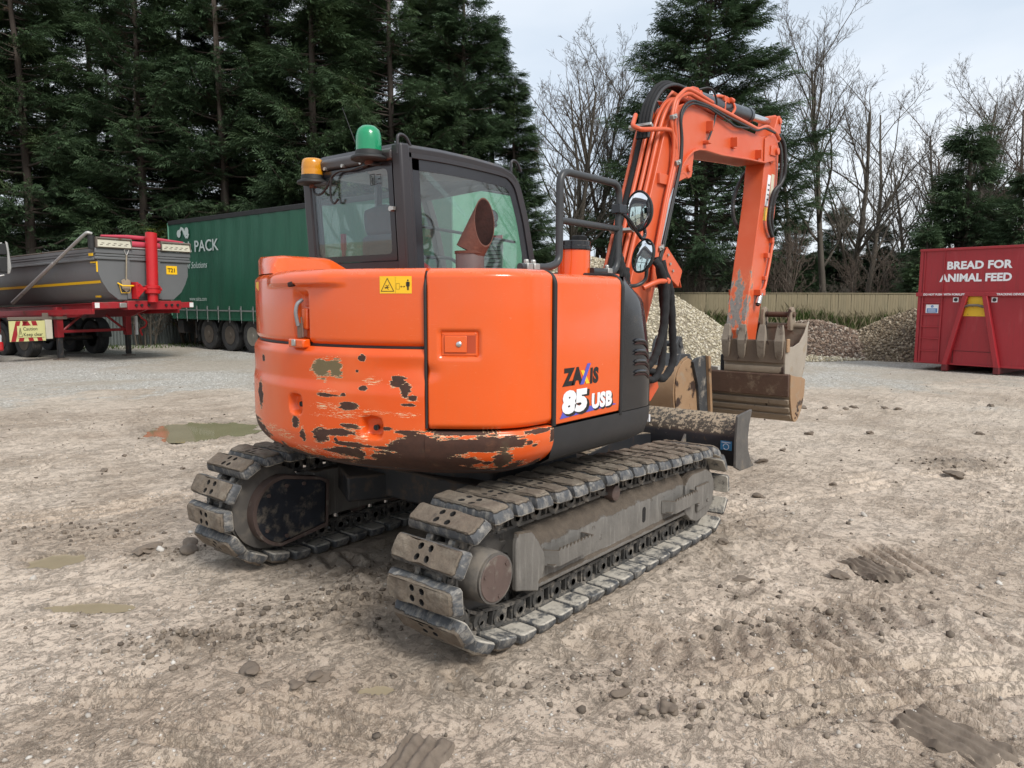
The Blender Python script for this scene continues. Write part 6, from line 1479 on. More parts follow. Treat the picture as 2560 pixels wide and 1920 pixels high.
# sheet gear along the front edge
for x0, x1 in ((-1.30, -.42), (.45, 1.30)):
    b = MB(); b.box(((x0+x1)/2, -.10, 3.08), (x1 - x0, .02, .19), rot=(R(-14), 0, 0)); pp_ = b.build('step_plate', M_perf, body, bevel=.004)
    b = MB()
    for j in range(5):
        for i, zz in enumerate((3.045, 3.085)): b.box((x0 + .10 + (x1-x0-.2)*(j + .3*i)/4.3, -.1125 - (zz-3.08)*-.25, zz), (.07, .006, .012), rot=(R(-14), 0, 0))
    b.build('plate_slot', M_sootshade, pp_, smooth=0)
    b = MB(); b.cyl((x0 - .02, -.09, 3.205), (x1 + .02, -.09, 3.205), .028, n=12); b.cyl((x0 - .02, -.10, 2.985), (x1 + .02, -.10, 2.985), .022, n=12)
    for x in (x0 - .01, x1 + .01): b.mm(x - .012, x + .012, -.13, -.02, 2.97, 3.22)
    b.build('plate_tube', M_rimrust, body, smooth=50)
b = MB(); b.cyl((-1.30, -.06, 3.0), (1.32, -.06, 3.0), .025, n=10); b.build('roll_tube', M_galv, body, smooth=50)
b = MB(); b.tube([(-.46, .0, 3.10), (0, .0, 3.10), (.50, .0, 3.10)], .085, 16); b.tube([(-1.1, .06, 3.27), (-.4, .06, 3.29), (.3, .06, 3.28), (1.2, .06, 3.24)], [.03, .055, .06, .035], 12); b.build('tarpaulin_roll', M_tarp, body, smooth=60)
b = MB(); b.cyl((-1.36, .03, 2.93), (-1.36, .03, 3.26), .085, n=18); b.build('gear_motor', M_rubber, body)
b = MB(); b.tube(fillet([(-1.36, .0, 3.30), (-1.46, .02, 3.33), (-1.50, .25, 3.20), (-1.50, 3.9, 1.56)], .12), .042, 12); b.tube([(-1.50, 1.6, 2.595), (-1.50, 3.9, 1.56)], .050, 12); b.build('sheet_arm', M_galv, body, smooth=60)
b = MB(); b.mm(-1.30, -1.28, .5, .75, 1.72, 1.84); b.v = [(x + .36, y, z) for x, y, z in b.v]; b.build('yellow_plate', M_yellow, body)
b = MB(); b.mm(.60, .92, -.040, -.032, 2.355, 2.585); np_ = b.build('number_plate', M_yellow, body, smooth=0); text('T21', .15, M_inkb, np_, basis((.635, -.042, 2.415), (1, 0, 0), (0, 0, 1)), bold=.004)
# ram
b = MB(); b.cyl((.04, -.24, 2.0), (.10, -.20, 3.42), .145, n=32); b.cyl((.10, -.20, 3.42), (.101, -.20, 3.43), .12, n=24); rm = b.build('tipping_ram', M_redram, TP, smooth=40)
b = MB(); b.lathe([(.17, 0), (.20, .02), (.20, .09), (.185, .10), (.185, .13), (.20, .14), (.20, .20), (.16, .22)], (.035, -.24, 1.82), (0, 0, 1), 28); b.cyl((.03, -.24, 1.60), (.035, -.24, 1.84), .13, n=24); b.cyl((-.25, -.24, 1.94), (.28, -.24, 1.94), .05, n=14); b.build('ram_trunnion', M_redram, rm, smooth=40)
b = MB(); b.prism([(-.42, 1.70), (-.42, 2.10), (-.33, 2.08), (-.21, 1.97), (-.21, 1.90), (-.33, 1.78)], -.28, -.22, axis='y'); b.mm(-.43, -.36, -.26, -.03, 1.68, 2.12)
for z in (1.75, 1.9, 2.05): b.cyl((-.38, -.285, z), (-.38, -.30, z), .02, n=6)
b.build('ram_bracket', M_redram, rm, bevel=.006)
# chassis
b = MB(); b.mm(-1.40, 1.36, -.05, .12, 1.44, 1.60); b.mm(-.62, .92, -.16, .10, 1.40, 1.635); fb2 = b.build('front_beam', M_red, TP, bevel=.012)
for x in (-1.36, 1.31): b = MB(); b.mm(x - .06, x + .06, -.058, -.052, 1.455, 1.585); b.build('marker_lamp', plain('white_lens', (.7, .7, .68), .3), fb2, bevel=.004)
for x in (-.40, -.25, -.05, .45, .62, .80): b = MB(); b.cyl((x, -.162, 1.52), (x, -.20, 1.52), .035, n=10); b.build('coupling', M_rubber, fb2)
b = MB(); b.mm(-.80, -.55, -.12, -.05, 1.46, 1.58); b.build('connector_box', M_zinc, fb2, bevel=.01)
for s in (-1, 1):
    b = MB(); b.prism([(.05, 1.60), (.05, 1.44), (1.2, 1.38), (2.0, 1.18), (8.2, .98), (8.2, 1.32), (2.0, 1.52)], s*.80, s*.74, axis='x'); b.prism([(.05, 1.61), (8.2, 1.33), (8.2, 1.31), (.05, 1.59)], s*.90, s*.70, axis='x'); b.build('chassis_beam', M_red, TP, bevel=.006)
    b = MB(); b.mm(s*1.18, s*1.24, .4, 8.0, 1.30, 1.44); sink(b, .025).build('side_rave', M_red, TP, bevel=.006)
    # landing leg
    b = MB(); b.mm(s*.98 - .085, s*.98 + .085, 2.50, 2.68, .62, 1.45); lg = b.build('landing_leg', M_red, TP, bevel=.01)
    b = MB(); b.mm(s*.98 - .062, s*.98 + .062, 2.53, 2.65, .06, .64); b.build('leg_tube', M_under, lg, bevel=.008)
    b = MB(); b.mm(s*.98 - .15, s*.98 + .15, 2.46, 2.72, -.01, .03); b.mm(s*.98 - .05, s*.98 + .05, 2.54, 2.64, .03, .10); b.build('foot', M_rimrust, lg, bevel=.006)
    b = MB(); b.tube([(s*.90, 2.6, .78), (s*.35, 2.6, 1.22)], .035, 6); b.build('leg_brace', M_red, lg)
    # wheels
    for y in (4.3, 5.62, 6.94): wheel(TP, (s*.97, y, .50), flip=s > 0)
    for y in (4.3, 5.62, 6.94):
        b = MB(); n = 12; pts = [(y + .60*math.cos(R(180*k/n)), .52 + .60*math.sin(R(180*k/n))) for k in range(n+1)]; b.rings([[Vector((s*.82, p[0], p[1])), Vector((s*1.14, p[0], p[1]))] for p in pts], False, (False, False)); b.build('mudguard', M_rubber, TP, smooth=50)
b = MB(); b.mm(-.92, .92, 2.56, 2.64, .74, .82); b.build('cross_brace', M_red, TP, bevel=.006)
for y in (4.3, 5.62, 6.94): b = MB(); b.cyl((-.95, y, .50), (.95, y, .50), .07, n=14); b.build('axle', M_under, TP)
b = MB(); b.tube(smooth_path([(.88, 1.9, 1.30), (1.0, 1.85, 1.12), (1.10, 1.8, 1.02), (1.05, 1.8, .88), (.90, 1.8, .80), (.95, 1.8, .62)], 5), .025, 8); b.build('red_air_line', M_redram, TP, smooth=60)
b = MB(); b.mm(1.13, 1.20, 2.4, 2.45, .62, 1.18); b.build('white_post', M_white, TP)
# striped board
b = MB(); b.mm(-1.98, -1.10, 2.42, 2.45, .56, 1.10); b.v = [(x - .32, y, z) for x, y, z in b.v]; wbd = b.build('warning_board', plain('pale_yellow_board', (.56, .54, .25), .5, var=.08), TP, smooth=0)
b = MB()
for xa, xb in ((-1.96, -1.85), (-1.78, -1.66), (-1.52, -1.40), (-1.30, -1.18)):
    sl = .16 if xa < -1.55 else -.16; b.prism([(xa, .565), (xb, .565), (xb + sl*.9, 1.095), (xa + sl*.9, 1.095)], 2.412, 2.418, axis='y')
b.prism([(-1.60, .98), (-1.53, 1.09), (-1.46, .98)], 2.41, 2.418, axis='y'); b.v = [(x - .32, y, z) for x, y, z in b.v]; b.build('red_stripe', M_red, wbd, smooth=0)
b = MB(); b.prism([(-1.80, .66), (-1.14, .66), (-1.14, .97), (-1.80, .97)], 2.404, 2.410, axis='y'); b.v = [(x - .32, y, z) for x, y, z in b.v]; pn = b.build('print_panel', plain('pale_print_panel', (.56, .54, .25), .5, var=.08), wbd, smooth=0)
text('Caution', .13, M_inkb, pn, basis((-1.98, 2.402, .845), (1, 0, 0), (0, 0, 1)), bold=.001, xs=.85); text('Keep clear', .13, M_inkb, pn, basis((-1.98, 2.402, .695), (1, 0, 0), (0, 0, 1)), bold=.001, xs=.85)
b = MB(); tri_ = [(-1.775, .69), (-1.685, .69), (-1.73, .92)]
for p, q in zip(tri_, tri_[1:] + tri_[:1]): b.tube([(p[0], 2.402, p[1]), (q[0], 2.402, q[1])], .006, 4)
b.mm(-1.734, -1.726, 2.400, 2.404, .74, .85); b.v = [(x - .32, y, z) for x, y, z in b.v]; b.build('warning_triangle', M_inkb, wbd, smooth=0)
b = MB(); b.mm(-1.07, -.90, 2.40, 2.46, .60, 1.12); b.v = [(x - .34, y, z) for x, y, z in b.v]; b.build('cream_panel', plain('cream_panel', (.50, .47, .38), .5, var=.1), TP, bevel=.01)
b = MB(); b.mm(-2.30, -.80, 2.46, 2.52, 1.12, 1.20); b.mm(-1.45, -1.30, 2.45, 2.50, 1.05, 1.30); b.build('board_bracket', M_rimrust, TP, bevel=.006)
# shovel hung on the bulkhead
_bm = TP.matrix_basis
SHV = thing('shovel', 'muddy long-handled shovel with a grey grip hanging on the tipper bulkhead in a yellow tray', 'shovel', _bm @ Vector((-.62, -.05, 2.0)), R(7.5))
b = MB(); b.cyl((.04, -.03, .12), (.085, -.03, .82), .020, n=10); b.build('shaft', plain('muddy_shaft', (.26, .22, .16), .8), SHV, smooth=50)
b = MB(); b.tube(fillet([(.085, -.03, .80), (.02, -.03, .94), (.17, -.03, .97), (.085, -.03, .80)], .03), .014, 8); b.build('grip', M_galv, SHV, smooth=60)
b = MB(); b.prism([(-.09, -.05), (-.10, .16), (-.02, .20), (.02, .15), (.06, .20), (.14, .16), (.13, -.05), (.02, -.14)], -.055, -.035, axis='y'); b.build('blade', plain('muddy_shovel_blade', (.28, .22, .16), .85, var=.3), SHV, bevel=.004)
b = MB(); b.tube(fillet([(-.17, .0, .09), (-.13, -.14, .02), (.17, -.14, .02), (.19, 0, .03)], .03), .020, 8); b.tube([(-.15, -.02, .06), (-.10, -.02, -.16), (.12, -.02, -.16), (.17, -.02, .02)], .010, 6); b.build('yellow_tray', M_yellow, SHV, smooth=50)
# ------------------------------------------------------------------ green curtain-sided trailer
GT = thing('curtain_trailer', 'long dark green curtain-sided lorry trailer parked under the conifers', 'trailer', (10.32, 15.7, 0))
b = MB(); ys = np.linspace(-6.8, 6.8, 160); zs = np.linspace(1.06, 4.22, 26)
vs = []; 
for y in ys:
    for z in zs: vs.append((-1.27 - .016*math.sin(y*2.3 + math.sin(z)) * math.sin((z-1.06)/3.16*math.pi) - .008*math.sin(y*9 + z*1.5), y, z))
nzz = len(zs); b.add(vs, [(i*nzz+j, i*nzz+j+1, (i+1)*nzz+j+1, (i+1)*nzz+j) for i in range(len(ys)-1) for j in range(nzz-1)]); cur = b.build('curtain', M_curtain, GT, smooth=60)
b = MB(); b.mm(-1.24, 1.275, -6.8, 6.8, 1.15, 4.20); b.build('load_bay', plain('dark_green_panel', (.012, .075, .042), .5), GT)
b = MB(); b.mm(-1.29, 1.29, -6.82, 6.82, 4.22, 4.36); b.mm(-1.22, 1.22, -6.75, 6.75, 4.36, 4.385); b.build('roof_rail', M_rubber, GT, bevel=.02)
M_pgf = plain('pale_green_frame', (.10, .26, .17), .5)
for s in (-1, 1): b = MB(); b.mm(-1.29, 1.29, s*6.80, s*6.86, 1.10, 4.30); b.build('end_frame', M_pgf, GT, bevel=.01)
b = MB(); b.mm(-1.285, -1.20, -6.8, 6.8, 1.0, 1.07); b.mm(1.20, 1.285, -6.8, 6.8, 1.0, 1.07); b.build('floor_edge', plain('green_edge', (.012, .09, .05), .5), GT, bevel=.006)
b = MB(); b.mm(-1.300, -1.296, -6.7, 6.7, 1.29, 1.335); b.build('hem_band', M_strap, cur, smooth=0)
for k in range(20):
    y = 6.4 - k*.68; b = MB(); b.mm(-1.315, -1.305, y - .022, y + .022, 1.03, 1.46); b.box((-1.32, y, 1.37), (.02, .055, .07)); b.tube([(-1.31, y, 1.10), (-1.33, y - .05, 1.0), (-1.33, y - .04, .93)], .006, 4); b.build('buckle_strap', M_strap, cur)
def sidetext(y, z): return basis((-1.312, y, z), (0, -1, 0), (0, 0, 1))
text('PACK', .52, M_logo, cur, sidetext(20.74 - 15.7, 3.25), bold=.006, xs=1.16); text('SAICA', .52, M_logo, cur, sidetext(22.6 - 15.7, 3.25), bold=-.002, xs=1.20)
text('Sustainable Solutions', .30, M_logo, cur, sidetext(22.30 - 15.7, 2.71), shear=.3, xs=.92)
text('www.saica.com', .20, M_logo, cur, sidetext(21.19 - 15.7, 1.625), xs=.90)
b = MB(); yy0 = 21.85 - 15.7
def lp(a, c): return Vector((-1.313, yy0 - a, 3.72 + c))
b.tube([lp(.10, .06), lp(.20, .24), lp(.31, .34), lp(.42, .30), lp(.50, .16), lp(.60, .04), lp(.70, .03), lp(.78, .14)], [.05, .055, .055, .055, .055, .055, .055, .05], 8)
for a, c in ((.13, .17), (.66, .23)): b.lathe([(.13, 0), (.13, .004)], lp(a, c), (-1, 0, 0), 28)
b.v = [(-1.3135 + (v[0] + 1.313)*.06, v[1], v[2]) for v in b.v]; b.build('logo', M_logo, cur, smooth=0)
for y in (20.25 - 15.7, 18.94 - 15.7, 17.63 - 15.7):
    for s in (-1, 1): wheel(GT, (s*1.05, y, .52), flip=s > 0, pale=(y < 2.0))
    b = MB(); b.cyl((-1.0, y, .52), (1.0, y, .52), .075, n=12); b.build('axle', M_under, GT)
    b = MB(); pts = [(y + .63*math.cos(R(12 + 156*k/14)), .50 + .63*math.sin(R(12 + 156*k/14))) for k in range(15)]; b.tube([(-1.22, p[0], p[1]) for p in pts], .014, 6); b.rings([[Vector((-1.22, p[0], p[1])), Vector((-.88, p[0], p[1]))] for p in pts], False, (False, False)); b.build('mudguard', M_rubber, GT, smooth=50)
b = MB()
for s in (-.5, .5): b.mm(s - .07, s + .07, -6.7, 6.7, .70, 1.02)
b.mm(-1.1, 1.1, 5.5, 5.6, .35, .95); b.mm(-1.15, 1.15, 6.3, 6.7, .50, .95); b.build('chassis', M_under, GT, bevel=.01)
b = MB(); b.mm(-1.15, -.90, 5.30, 5.33, .25, .85); b.build('mudflap', M_rubber, GT)
for s in (-1, 1): b = MB(); b.mm(s*.85 - .07, s*.85 + .07, -4.3, -4.15, .0, 1.0); b.mm(s*.85 - .16, s*.85 + .16, -4.36, -4.09, -.01, .03); b.build('landing_leg', M_under, GT, bevel=.01)
b = MB()
for k in range(3): b.mm(-1.235, -1.20, -3.8, 1.0, .45 + k*.18, .55 + k*.18)
b.build('side_guard', M_galv, GT, bevel=.005)
# ------------------------------------------------------------------ red lorry at the very edge
TR = thing('red_lorry', 'red lorry cab with black door mirror parked left of the tipper trailer', 'lorry', (1.72, 19.55, 0))
b = MB(); b.prism([(.0, .75), (-.03, 1.3), (.0, 2.1), (.22, 3.25), (.45, 3.55), (2.1, 3.6), (2.1, .75)], -1.24, 1.24, axis='x'); cab_ = b.build('cab', M_truckred, TR, smooth=30, bevel=.05)
b = MB(); b.prism([(-.02, 1.95), (.19, 3.05), (.21, 3.05), (.02, 1.95)], -1.12, 1.12, axis='x'); b.v = [(x, y - .03, z) for x, y, z in b.v]; b.build('windscreen', M_frit, cab_, smooth=0)
b = MB(); b.mm(-1.0, 1.0, -.06, .0, .95, 1.65); b.build('grille', M_rubber, cab_, bevel=.02)
for k in range(5): b = MB(); b.mm(-.95, .95, -.075, -.06, 1.0 + k*.13, 1.06 + k*.13); b.build('grille_bar', M_truckred if k % 2 else M_zinc, cab_, bevel=.008)
for s in (-1, 1):
    b = MB(); b.mm(s*.75, s*1.22, -.10, .05, .52, .74); b.build('headlamp', plain('lamp_glass', (.45, .48, .5), .1), cab_, bevel=.03)
    b = MB(); b.mm(s*1.27, s*1.50, -.12, .03, 2.36, 2.78); b.mm(s*1.27, s*1.50, -.12, .03, 2.82, 3.12); b.build('door_mirror', M_rubber, cab_, bevel=.03)
    b = MB(); b.prism([(s*1.44, 2.32), (s*1.50, 2.34), (s*1.545, 2.5), (s*1.50, 3.14), (s*1.44, 3.18), (s*1.47, 2.9)], -.16, -.10, axis='y'); b.tube([(s*1.2, 0, 2.25), (s*1.40, -.05, 2.30)], .03, 6); b.tube([(s*1.2, 0, 3.1), (s*1.40, -.05, 3.12)], .03, 6); b.build('mirror_cover', M_galv, cab_, bevel=.015)
    wheel(TR, (s*1.0, 1.0, .515), flip=s > 0)
b = MB(); b.mm(-1.25, 1.25, -.12, .5, .30, .56); b.mm(-1.2, 1.2, -.08, .4, .56, .80); b.build('bumper', M_truckred, TR, bevel=.05)
b = MB(); b.mm(-.5, .5, .5, 6.0, .6, .95); b.build('chassis', M_under, TR)
for y in (4.2, 5.5):
    for s in (-1, 1): wheel(TR, (s*1.0, y, .515), flip=s > 0)
# ------------------------------------------------------------------ red hook-lift container
_t = Vector((-.208, -.978, 0)).normalized(); _bk = Vector((.978, -.208, 0)).normalized()
HC = thing('hook_lift_container', 'tall red hook-lift container lettered bread for animal feed', 'container', (16.63, -.21, 0), math.atan2(_t.y, _t.x))
b = MB(); b.mm(-.71, 1.81, .0, 5.6, .18, 2.90); cbody = b.build('body', M_cont, HC, bevel=.02)
b = MB(); b.mm(-.74, 1.84, -.035, .03, 2.87, 2.93); b.mm(-.76, 1.86, -.075, -.003, 1.79, 1.885); b.mm(-.74, 1.84, -.03, -.003, .165, .21); b.mm(-.735, -.66, -.02, -.004, .2, 2.88); b.mm(1.76, 1.835, -.02, -.004, .2, 2.88); b.build('frame_rail', M_cont, cbody, bevel=.008)
for s in (-.735, 1.835):
    for k in range(9): b = MB(); b.mm(s - .03, s + .03, .3 + k*.62, .38 + k*.62, .2, 2.88); b.build('side_rib', M_cont, cbody, bevel=.008)
lad = MB(); 
for s in (-.615, -.180): lad.mm(s - .018, s + .018, -.035, -.004, .20, 1.79); lad.mm(s - .012, s + .012, -.022, -.004, 1.885, 2.93)
la_ = lad.build('ladder', M_cont, cbody, bevel=.004)
for z in (.20, .48, .78, 1.06, 1.35, 1.64): b = MB(); b.mm(-.60, -.195, -.045, -.018, z - .012, z + .012); b.build('rung', M_cont, la_, bevel=.004)
for sa_, sb_ in ((.355, -.0), (.762, 1.10)):
    b = MB(); n_ = 1 if sb_ > sa_ else -1
    b.prism([(sa_ - .05, 1.79), (sa_ + .05, 1.79), (sb_ + .055, .17), (sb_ - .055, .17)], -.14, -.004, axis='y'); b.build('hook_frame_leg', M_cont, cbody, bevel=.008)
    b = MB(); b.mm(sb_ - .06, sb_ + .06, -.13, 5.5, .02, .178); b.cyl((sb_ - .05, -.02, .06), (sb_ + .05, -.02, .06), .06, n=14); b.build('runner', plain('dark_red_runner', (.13, .012, .014), .6), HC, bevel=.01)
b = MB(); b.prism([(.36, 1.785), (.76, 1.785), (.80, 1.33), (.30, 1.33)], -.012, -.003, axis='y'); yp = b.build('hook_recess', M_hookyel, cbody, smooth=0)
b = MB(); b.tube([(.34, -.09, 1.55), (.45, -.09, 1.585), (.62, -.09, 1.585), (.79, -.09, 1.54)], .03, 10); b.build('hook_bar', M_rimrust, cbody, smooth=50)
b = MB(); b.mm(.13, .98, -.010, -.003, .50, .512); b.mm(.12, .14, -.01, -.003, .2, .5); b.build('panel_seam', plain('dark_red_seam', (.10, .01, .012), .6), cbody, smooth=0)
def ctext(s, x, z, size, **k): return text(s, size, M_white, cbody, basis((x, -.004 - .002, z), (1, 0, 0), (0, 0, 1)), **k)
ctext('BREAD FOR', -.125, 2.435, .245, bold=.010, xs=1.02, spacing=1.03); ctext('ANIMAL FEED', -.255, 2.145, .245, bold=.010, xs=.98, spacing=1.02)
text('DO NOT PUSH  WITH FORKLIFT', .066, M_white, cbody, basis((-.585, -.077, 1.815), (1, 0, 0), (0, 0, 1)), bold=.002, xs=.95); text('TRACKING DEVICE FITTED', .066, M_white, cbody, basis((.985, -.077, 1.815), (1, 0, 0), (0, 0, 1)), bold=.002, xs=.95)
b = MB(); b.mm(-.535, -.25, -.010, -.004, 1.39, 1.595); ns_ = b.build('notice', M_white, cbody, smooth=0)
b = MB(); b.mm(-.51, -.275, -.014, -.0105, 1.40, 1.505); b.lathe([(.03, 0), (.03, .002)], (-.39, -.0125, 1.55), (0, -1, 0), 20); b.build('notice_print', plain('notice_blue', (.03, .16, .42), .4), ns_, smooth=0)
b = MB()
for k in range(4): b.mm(-.49, -.295 - .02*(k % 2), -.0165, -.0145, 1.415 + k*.022, 1.423 + k*.022)
b.mm(-.394, -.386, -.0165, -.0145, 1.535, 1.565); b.build('notice_lines', M_white, ns_, smooth=0)
for s in (.12, .93): 
    b = MB(); b.mm(s - .06, s + .06, -.008, -.004, 1.655, 1.77); ms = b.build('small_sticker', M_white, cbody, smooth=0)
    b = MB(); b.lathe([(.042, 0), (.042, .002), (.025, .0021)], (s, -.009, 1.712), (0, -1, 0), 20); b.build('sticker_ring', M_inkb, ms, smooth=0)
# ------------------------------------------------------------------ fences
FA, FB_ = Vector((22.9, 10.75, 0)), Vector((30.9, .55, 0)); fd = (FB_ - FA).normalized(); FL = (FB_ - FA).length
FN = thing('board_fence', 'weathered close-boarded timber fence behind the gravel heaps', 'fence', FA, math.atan2(fd.y, fd.x))
b = MB(); b.prism([(-.052, -.012), (.058, -.004), (.058, .006), (-.052, .002)], 0, 1.78, axis='z'); bmesh_ = b.mesh('board', M_wood, 0)
n_b = int(FL / .102)
for k in range(n_b): inst(bmesh_, 'board', FN, Matrix.Translation((k*.102, -.01, .16 + random.uniform(-.012, .012))) @ Matrix.Rotation(random.uniform(-.012, .012), 4, 'Y'))
for k in range(int(FL/2.4) + 1): b = MB(); b.mm(k*2.4 - .05, k*2.4 + .05, .03, .13, -.3, 1.95); b.build('post', M_wood, FN, bevel=.006)
b = MB(); b.mm(0, FL, -.045, .035, 1.95, 1.985); b.mm(0, FL, .012, .06, .5, .6); b.mm(0, FL, .012, .06, 1.5, 1.6); b.build('rail', M_wood, FN, bevel=.004)
SF = thing('steel_fence', 'grey profiled steel fence behind the tipper trailer', 'fence', (7.2, 24.6, 0), R(-8))
b = MB()
for k in range(40): b.prism([(k*.11, 0), (k*.11 + .03, -.03), (k*.11 + .075, -.03), (k*.11 + .105, 0), (k*.11 + .105, .006), (k*.11, .006)], 0, 1.9, axis='z')
b.build('profiled_sheet', plain('grey_green_sheet', (.10, .115, .11), .5, var=.2, vs=2), SF, smooth=0)
for k in range(3): b = MB(); b.mm(k*2.1, k*2.1 + .08, .01, .09, -.2, 2.0); b.build('post', M_zinc, SF)
# ------------------------------------------------------------------ heaps of stone
def heap(name, label, c, rx, ry, h, ang, mat, nst, ssz, gcol, seed, tone=None, top=.22):
    g = np.random.default_rng(seed); o = thing(name, label, 'heap', (c[0], c[1], 0)); b = MB(); nr, na = 26, 72
    def hz(u, v):
        r_ = np.hypot(u, v); z = h * np.clip(1 - np.sqrt(r_**2 + top**2) + top*.6, 0, None) / (1 - top*.4)
        return z + (fbm(u*3 + seed, v*3, 2.2, seed, 3) - .5)*.22*h*.5*np.clip(1.1 - r_, 0, 1) 
    vs = []
    ca, sa_ = math.cos(ang), math.sin(ang)
    for i in range(nr):
        for j in range(na):
            r_ = 1.12*i/(nr-1); a = 2*math.pi*j/na; u, v = r_*math.cos(a), r_*math.sin(a)
            z = float(hz(np.array(u), np.array(v))) - (.06 if i == nr-1 else 0); x, y = u*rx, v*ry; vs.append((x*ca - y*sa_, x*sa_ + y*ca, z - .01))
    b.add(vs, [(i*na+j, (i+1)*na+j, (i+1)*na+(j+1) % na, i*na+(j+1) % na) for i in range(nr-1) for j in range(na)])
    m = NT(name + '_body'); vd = m.voro(9, out='Color'); sp2 = m.node('ShaderNodeSeparateColor'); m.link(vd, sp2.inputs[0]); cc = m.mix(sp2.outputs[0], gcol[0], gcol[1]); cc = m.mix(m.step(m.voro(9), .25, .6), cc, sc3(gcol[0], .55)); m.bump(m.voro(9), -.8, .06); m.fin(cc, .9, 0)
    b.build('heap_body', m.m, o, smooth=60)
    r_ = np.sqrt(g.random(nst))*1.15; a = g.uniform(0, 6.283, nst); u, v = r_*np.cos(a), r_*np.sin(a); z = hz(u, v); x, y = u*rx, v*ry
    stones('stone_cover', np.stack([x*ca - y*sa_, x*sa_ + y*ca, z], -1), ssz*(.5 + 1.0*g.random(nst)**2.2), mat, seed=seed, parent=o, flat=.8, tone=tone, lift=.1); return o
heap('pale_gravel_heap', 'large heap of pale cream gravel behind the excavator boom', (14.9, 9.1), 5.0, 3.4, 3.0, R(-48), M_pale, 30000, .027, ((.32, .27, .19), (.60, .54, .42)), 3)
heap('rubble_heap', 'low brown heap of brick rubble in front of the board fence', (20.3, 4.15), 3.1, 2.2, 1.05, R(-50), M_brownst, 9500, .034, ((.10, .07, .05), (.26, .19, .14)), 5)
heap('tan_stone_heap', 'tan heap of small stones running behind the red container', (21.7, 1.2), 3.0, 2.4, 1.42, R(-60), M_tanst, 9500, .034, ((.12, .085, .055), (.30, .235, .16)), 6)
heap('spilled_gravel', 'thin apron of spilled pale gravel in front of the rubble heap', (17.9, 4.6), 2.6, 1.2, .16, R(-55), M_pale, 3500, .032, ((.26, .22, .16), (.48, .44, .35)), 8, top=.6)
# rank grass along the fence
bx_ = MB(); 
def blades(name, n, fn, mat, h0, h1, w_, seed, parent=None):
    g = np.random.default_rng(seed); x, y, z = fn(g, n); h = g.uniform(h0, h1, n); a = g.uniform(0, 6.28, n); l = g.uniform(.1, .6, n)*h; w2 = w_*g.uniform(.6, 1.4, n)
    px, py = -np.sin(a)*w2/2, np.cos(a)*w2/2; dx, dy = np.cos(a)*l, np.sin(a)*l
    V = np.stack([np.stack([x - px, y - py, z], -1), np.stack([x + px, y + py, z], -1), np.stack([x + px*.6 + dx*.4, y + py*.6 + dy*.4, z + h*.6], -1), np.stack([x + dx, y + dy, z + h], -1)], 1).reshape(-1, 3)
    me = bpy.data.meshes.new(name); np_mesh(me, V, np.arange(n*4).reshape(n, 4)); fattr(me, 'tone', np.repeat(g.random(n), 4)); me.materials.append(mat)
    o = bpy.data.objects.new(name, me); COL.objects.link(o); o['kind'] = 'stuff'; return o
def bank(g, n):
    s = g.random(n)*FL; d = g.normal(-1.2, .55, n); keep = np.clip(d, -2.6, -.1); p = np.stack([FA.x + fd.x*s - fd.y*keep*-1*-1, FA.y + fd.y*s + fd.x*keep], -1)
    p[:, 0] = FA.x + fd.x*s - fd.y*keep; z = .85*np.exp(-((keep + 1.1)/.9)**2)*(.5 + fbm(s, keep, .8, 3, 2)); return p[:, 0], p[:, 1], z*.95
# earth bank the grass grows on
gb_ = MB(); sN, dN = 60, 12; vs = []
for i in range(sN):
    for j in range(dN):
        s = FL*i/(sN-1); d = -3.0 + 2.95*j/(dN-1); z = .85*math.exp(-((d + 1.1)/.9)**2)*(.5 + float(fbm(np.array(s), np.array(d), .8, 3, 2))); vs.append((FA.x + fd.x*s - fd.y*d, FA.y + fd.y*s + fd.x*d, z - .02))
gb_.add(vs, [(i*dN+j, (i+1)*dN+j, (i+1)*dN+j+1, i*dN+j+1) for i in range(sN-1) for j in range(dN-1)]); o = gb_.build('earth_bank', plain('bank_earth', (.075, .07, .035), .95, var=.4, vs=4), smooth=60); o['kind'] = 'structure'
blades('bank_grass', 9000, bank, M_grass, .15, .50, .045, 12); blades('dry_grass', 2200, bank, M_drygrass, .25, .75, .014, 13)
def verge(g, n):
    x = 6.0 + g.random(n)*7.5; y = 22.6 + g.random(n)*4 - (x - 6)*.25; return x, y, x*0
blades('verge_grass', 1600, verge, M_grass, .04, .12, .03, 14)
# ------------------------------------------------------------------ trees
def tube_arrays(paths, n=5):
    """many tapered tubes -> one vertex / quad array; paths: list of (pts (k,3), radii (k,))"""
    VV = []; FF = []; o = 0
    for P, r_ in paths:
        P = np.asarray(P, float); k = len(P); t = np.gradient(P, axis=0); t /= np.linalg.norm(t, axis=1)[:, None] + 1e-9
        up = np.where(np.abs(t[:, 2:3]) > .9, np.array([[1., 0, 0]]), np.array([[0, 0, 1.]])); a = np.cross(t, up); a /= np.linalg.norm(a, axis=1)[:, None]; b = np.cross(t, a)
        an = np.arange(n)*2*math.pi/n; ring = P[:, None] + (a[:, None]*np.cos(an)[None, :, None] + b[:, None]*np.sin(an)[None, :, None])*np.asarray(r_)[:, None, None]
        VV.append(ring.reshape(-1, 3)); i = np.arange(k-1)[:, None]; j = np.arange(n)[None]; j2 = (j+1) % n
        FF.append((np.stack([i*n+j, i*n+j2, (i+1)*n+j2, (i+1)*n+j], -1) + o).reshape(-1, 4)); o += k*n
    return np.concatenate(VV), np.concatenate(FF)
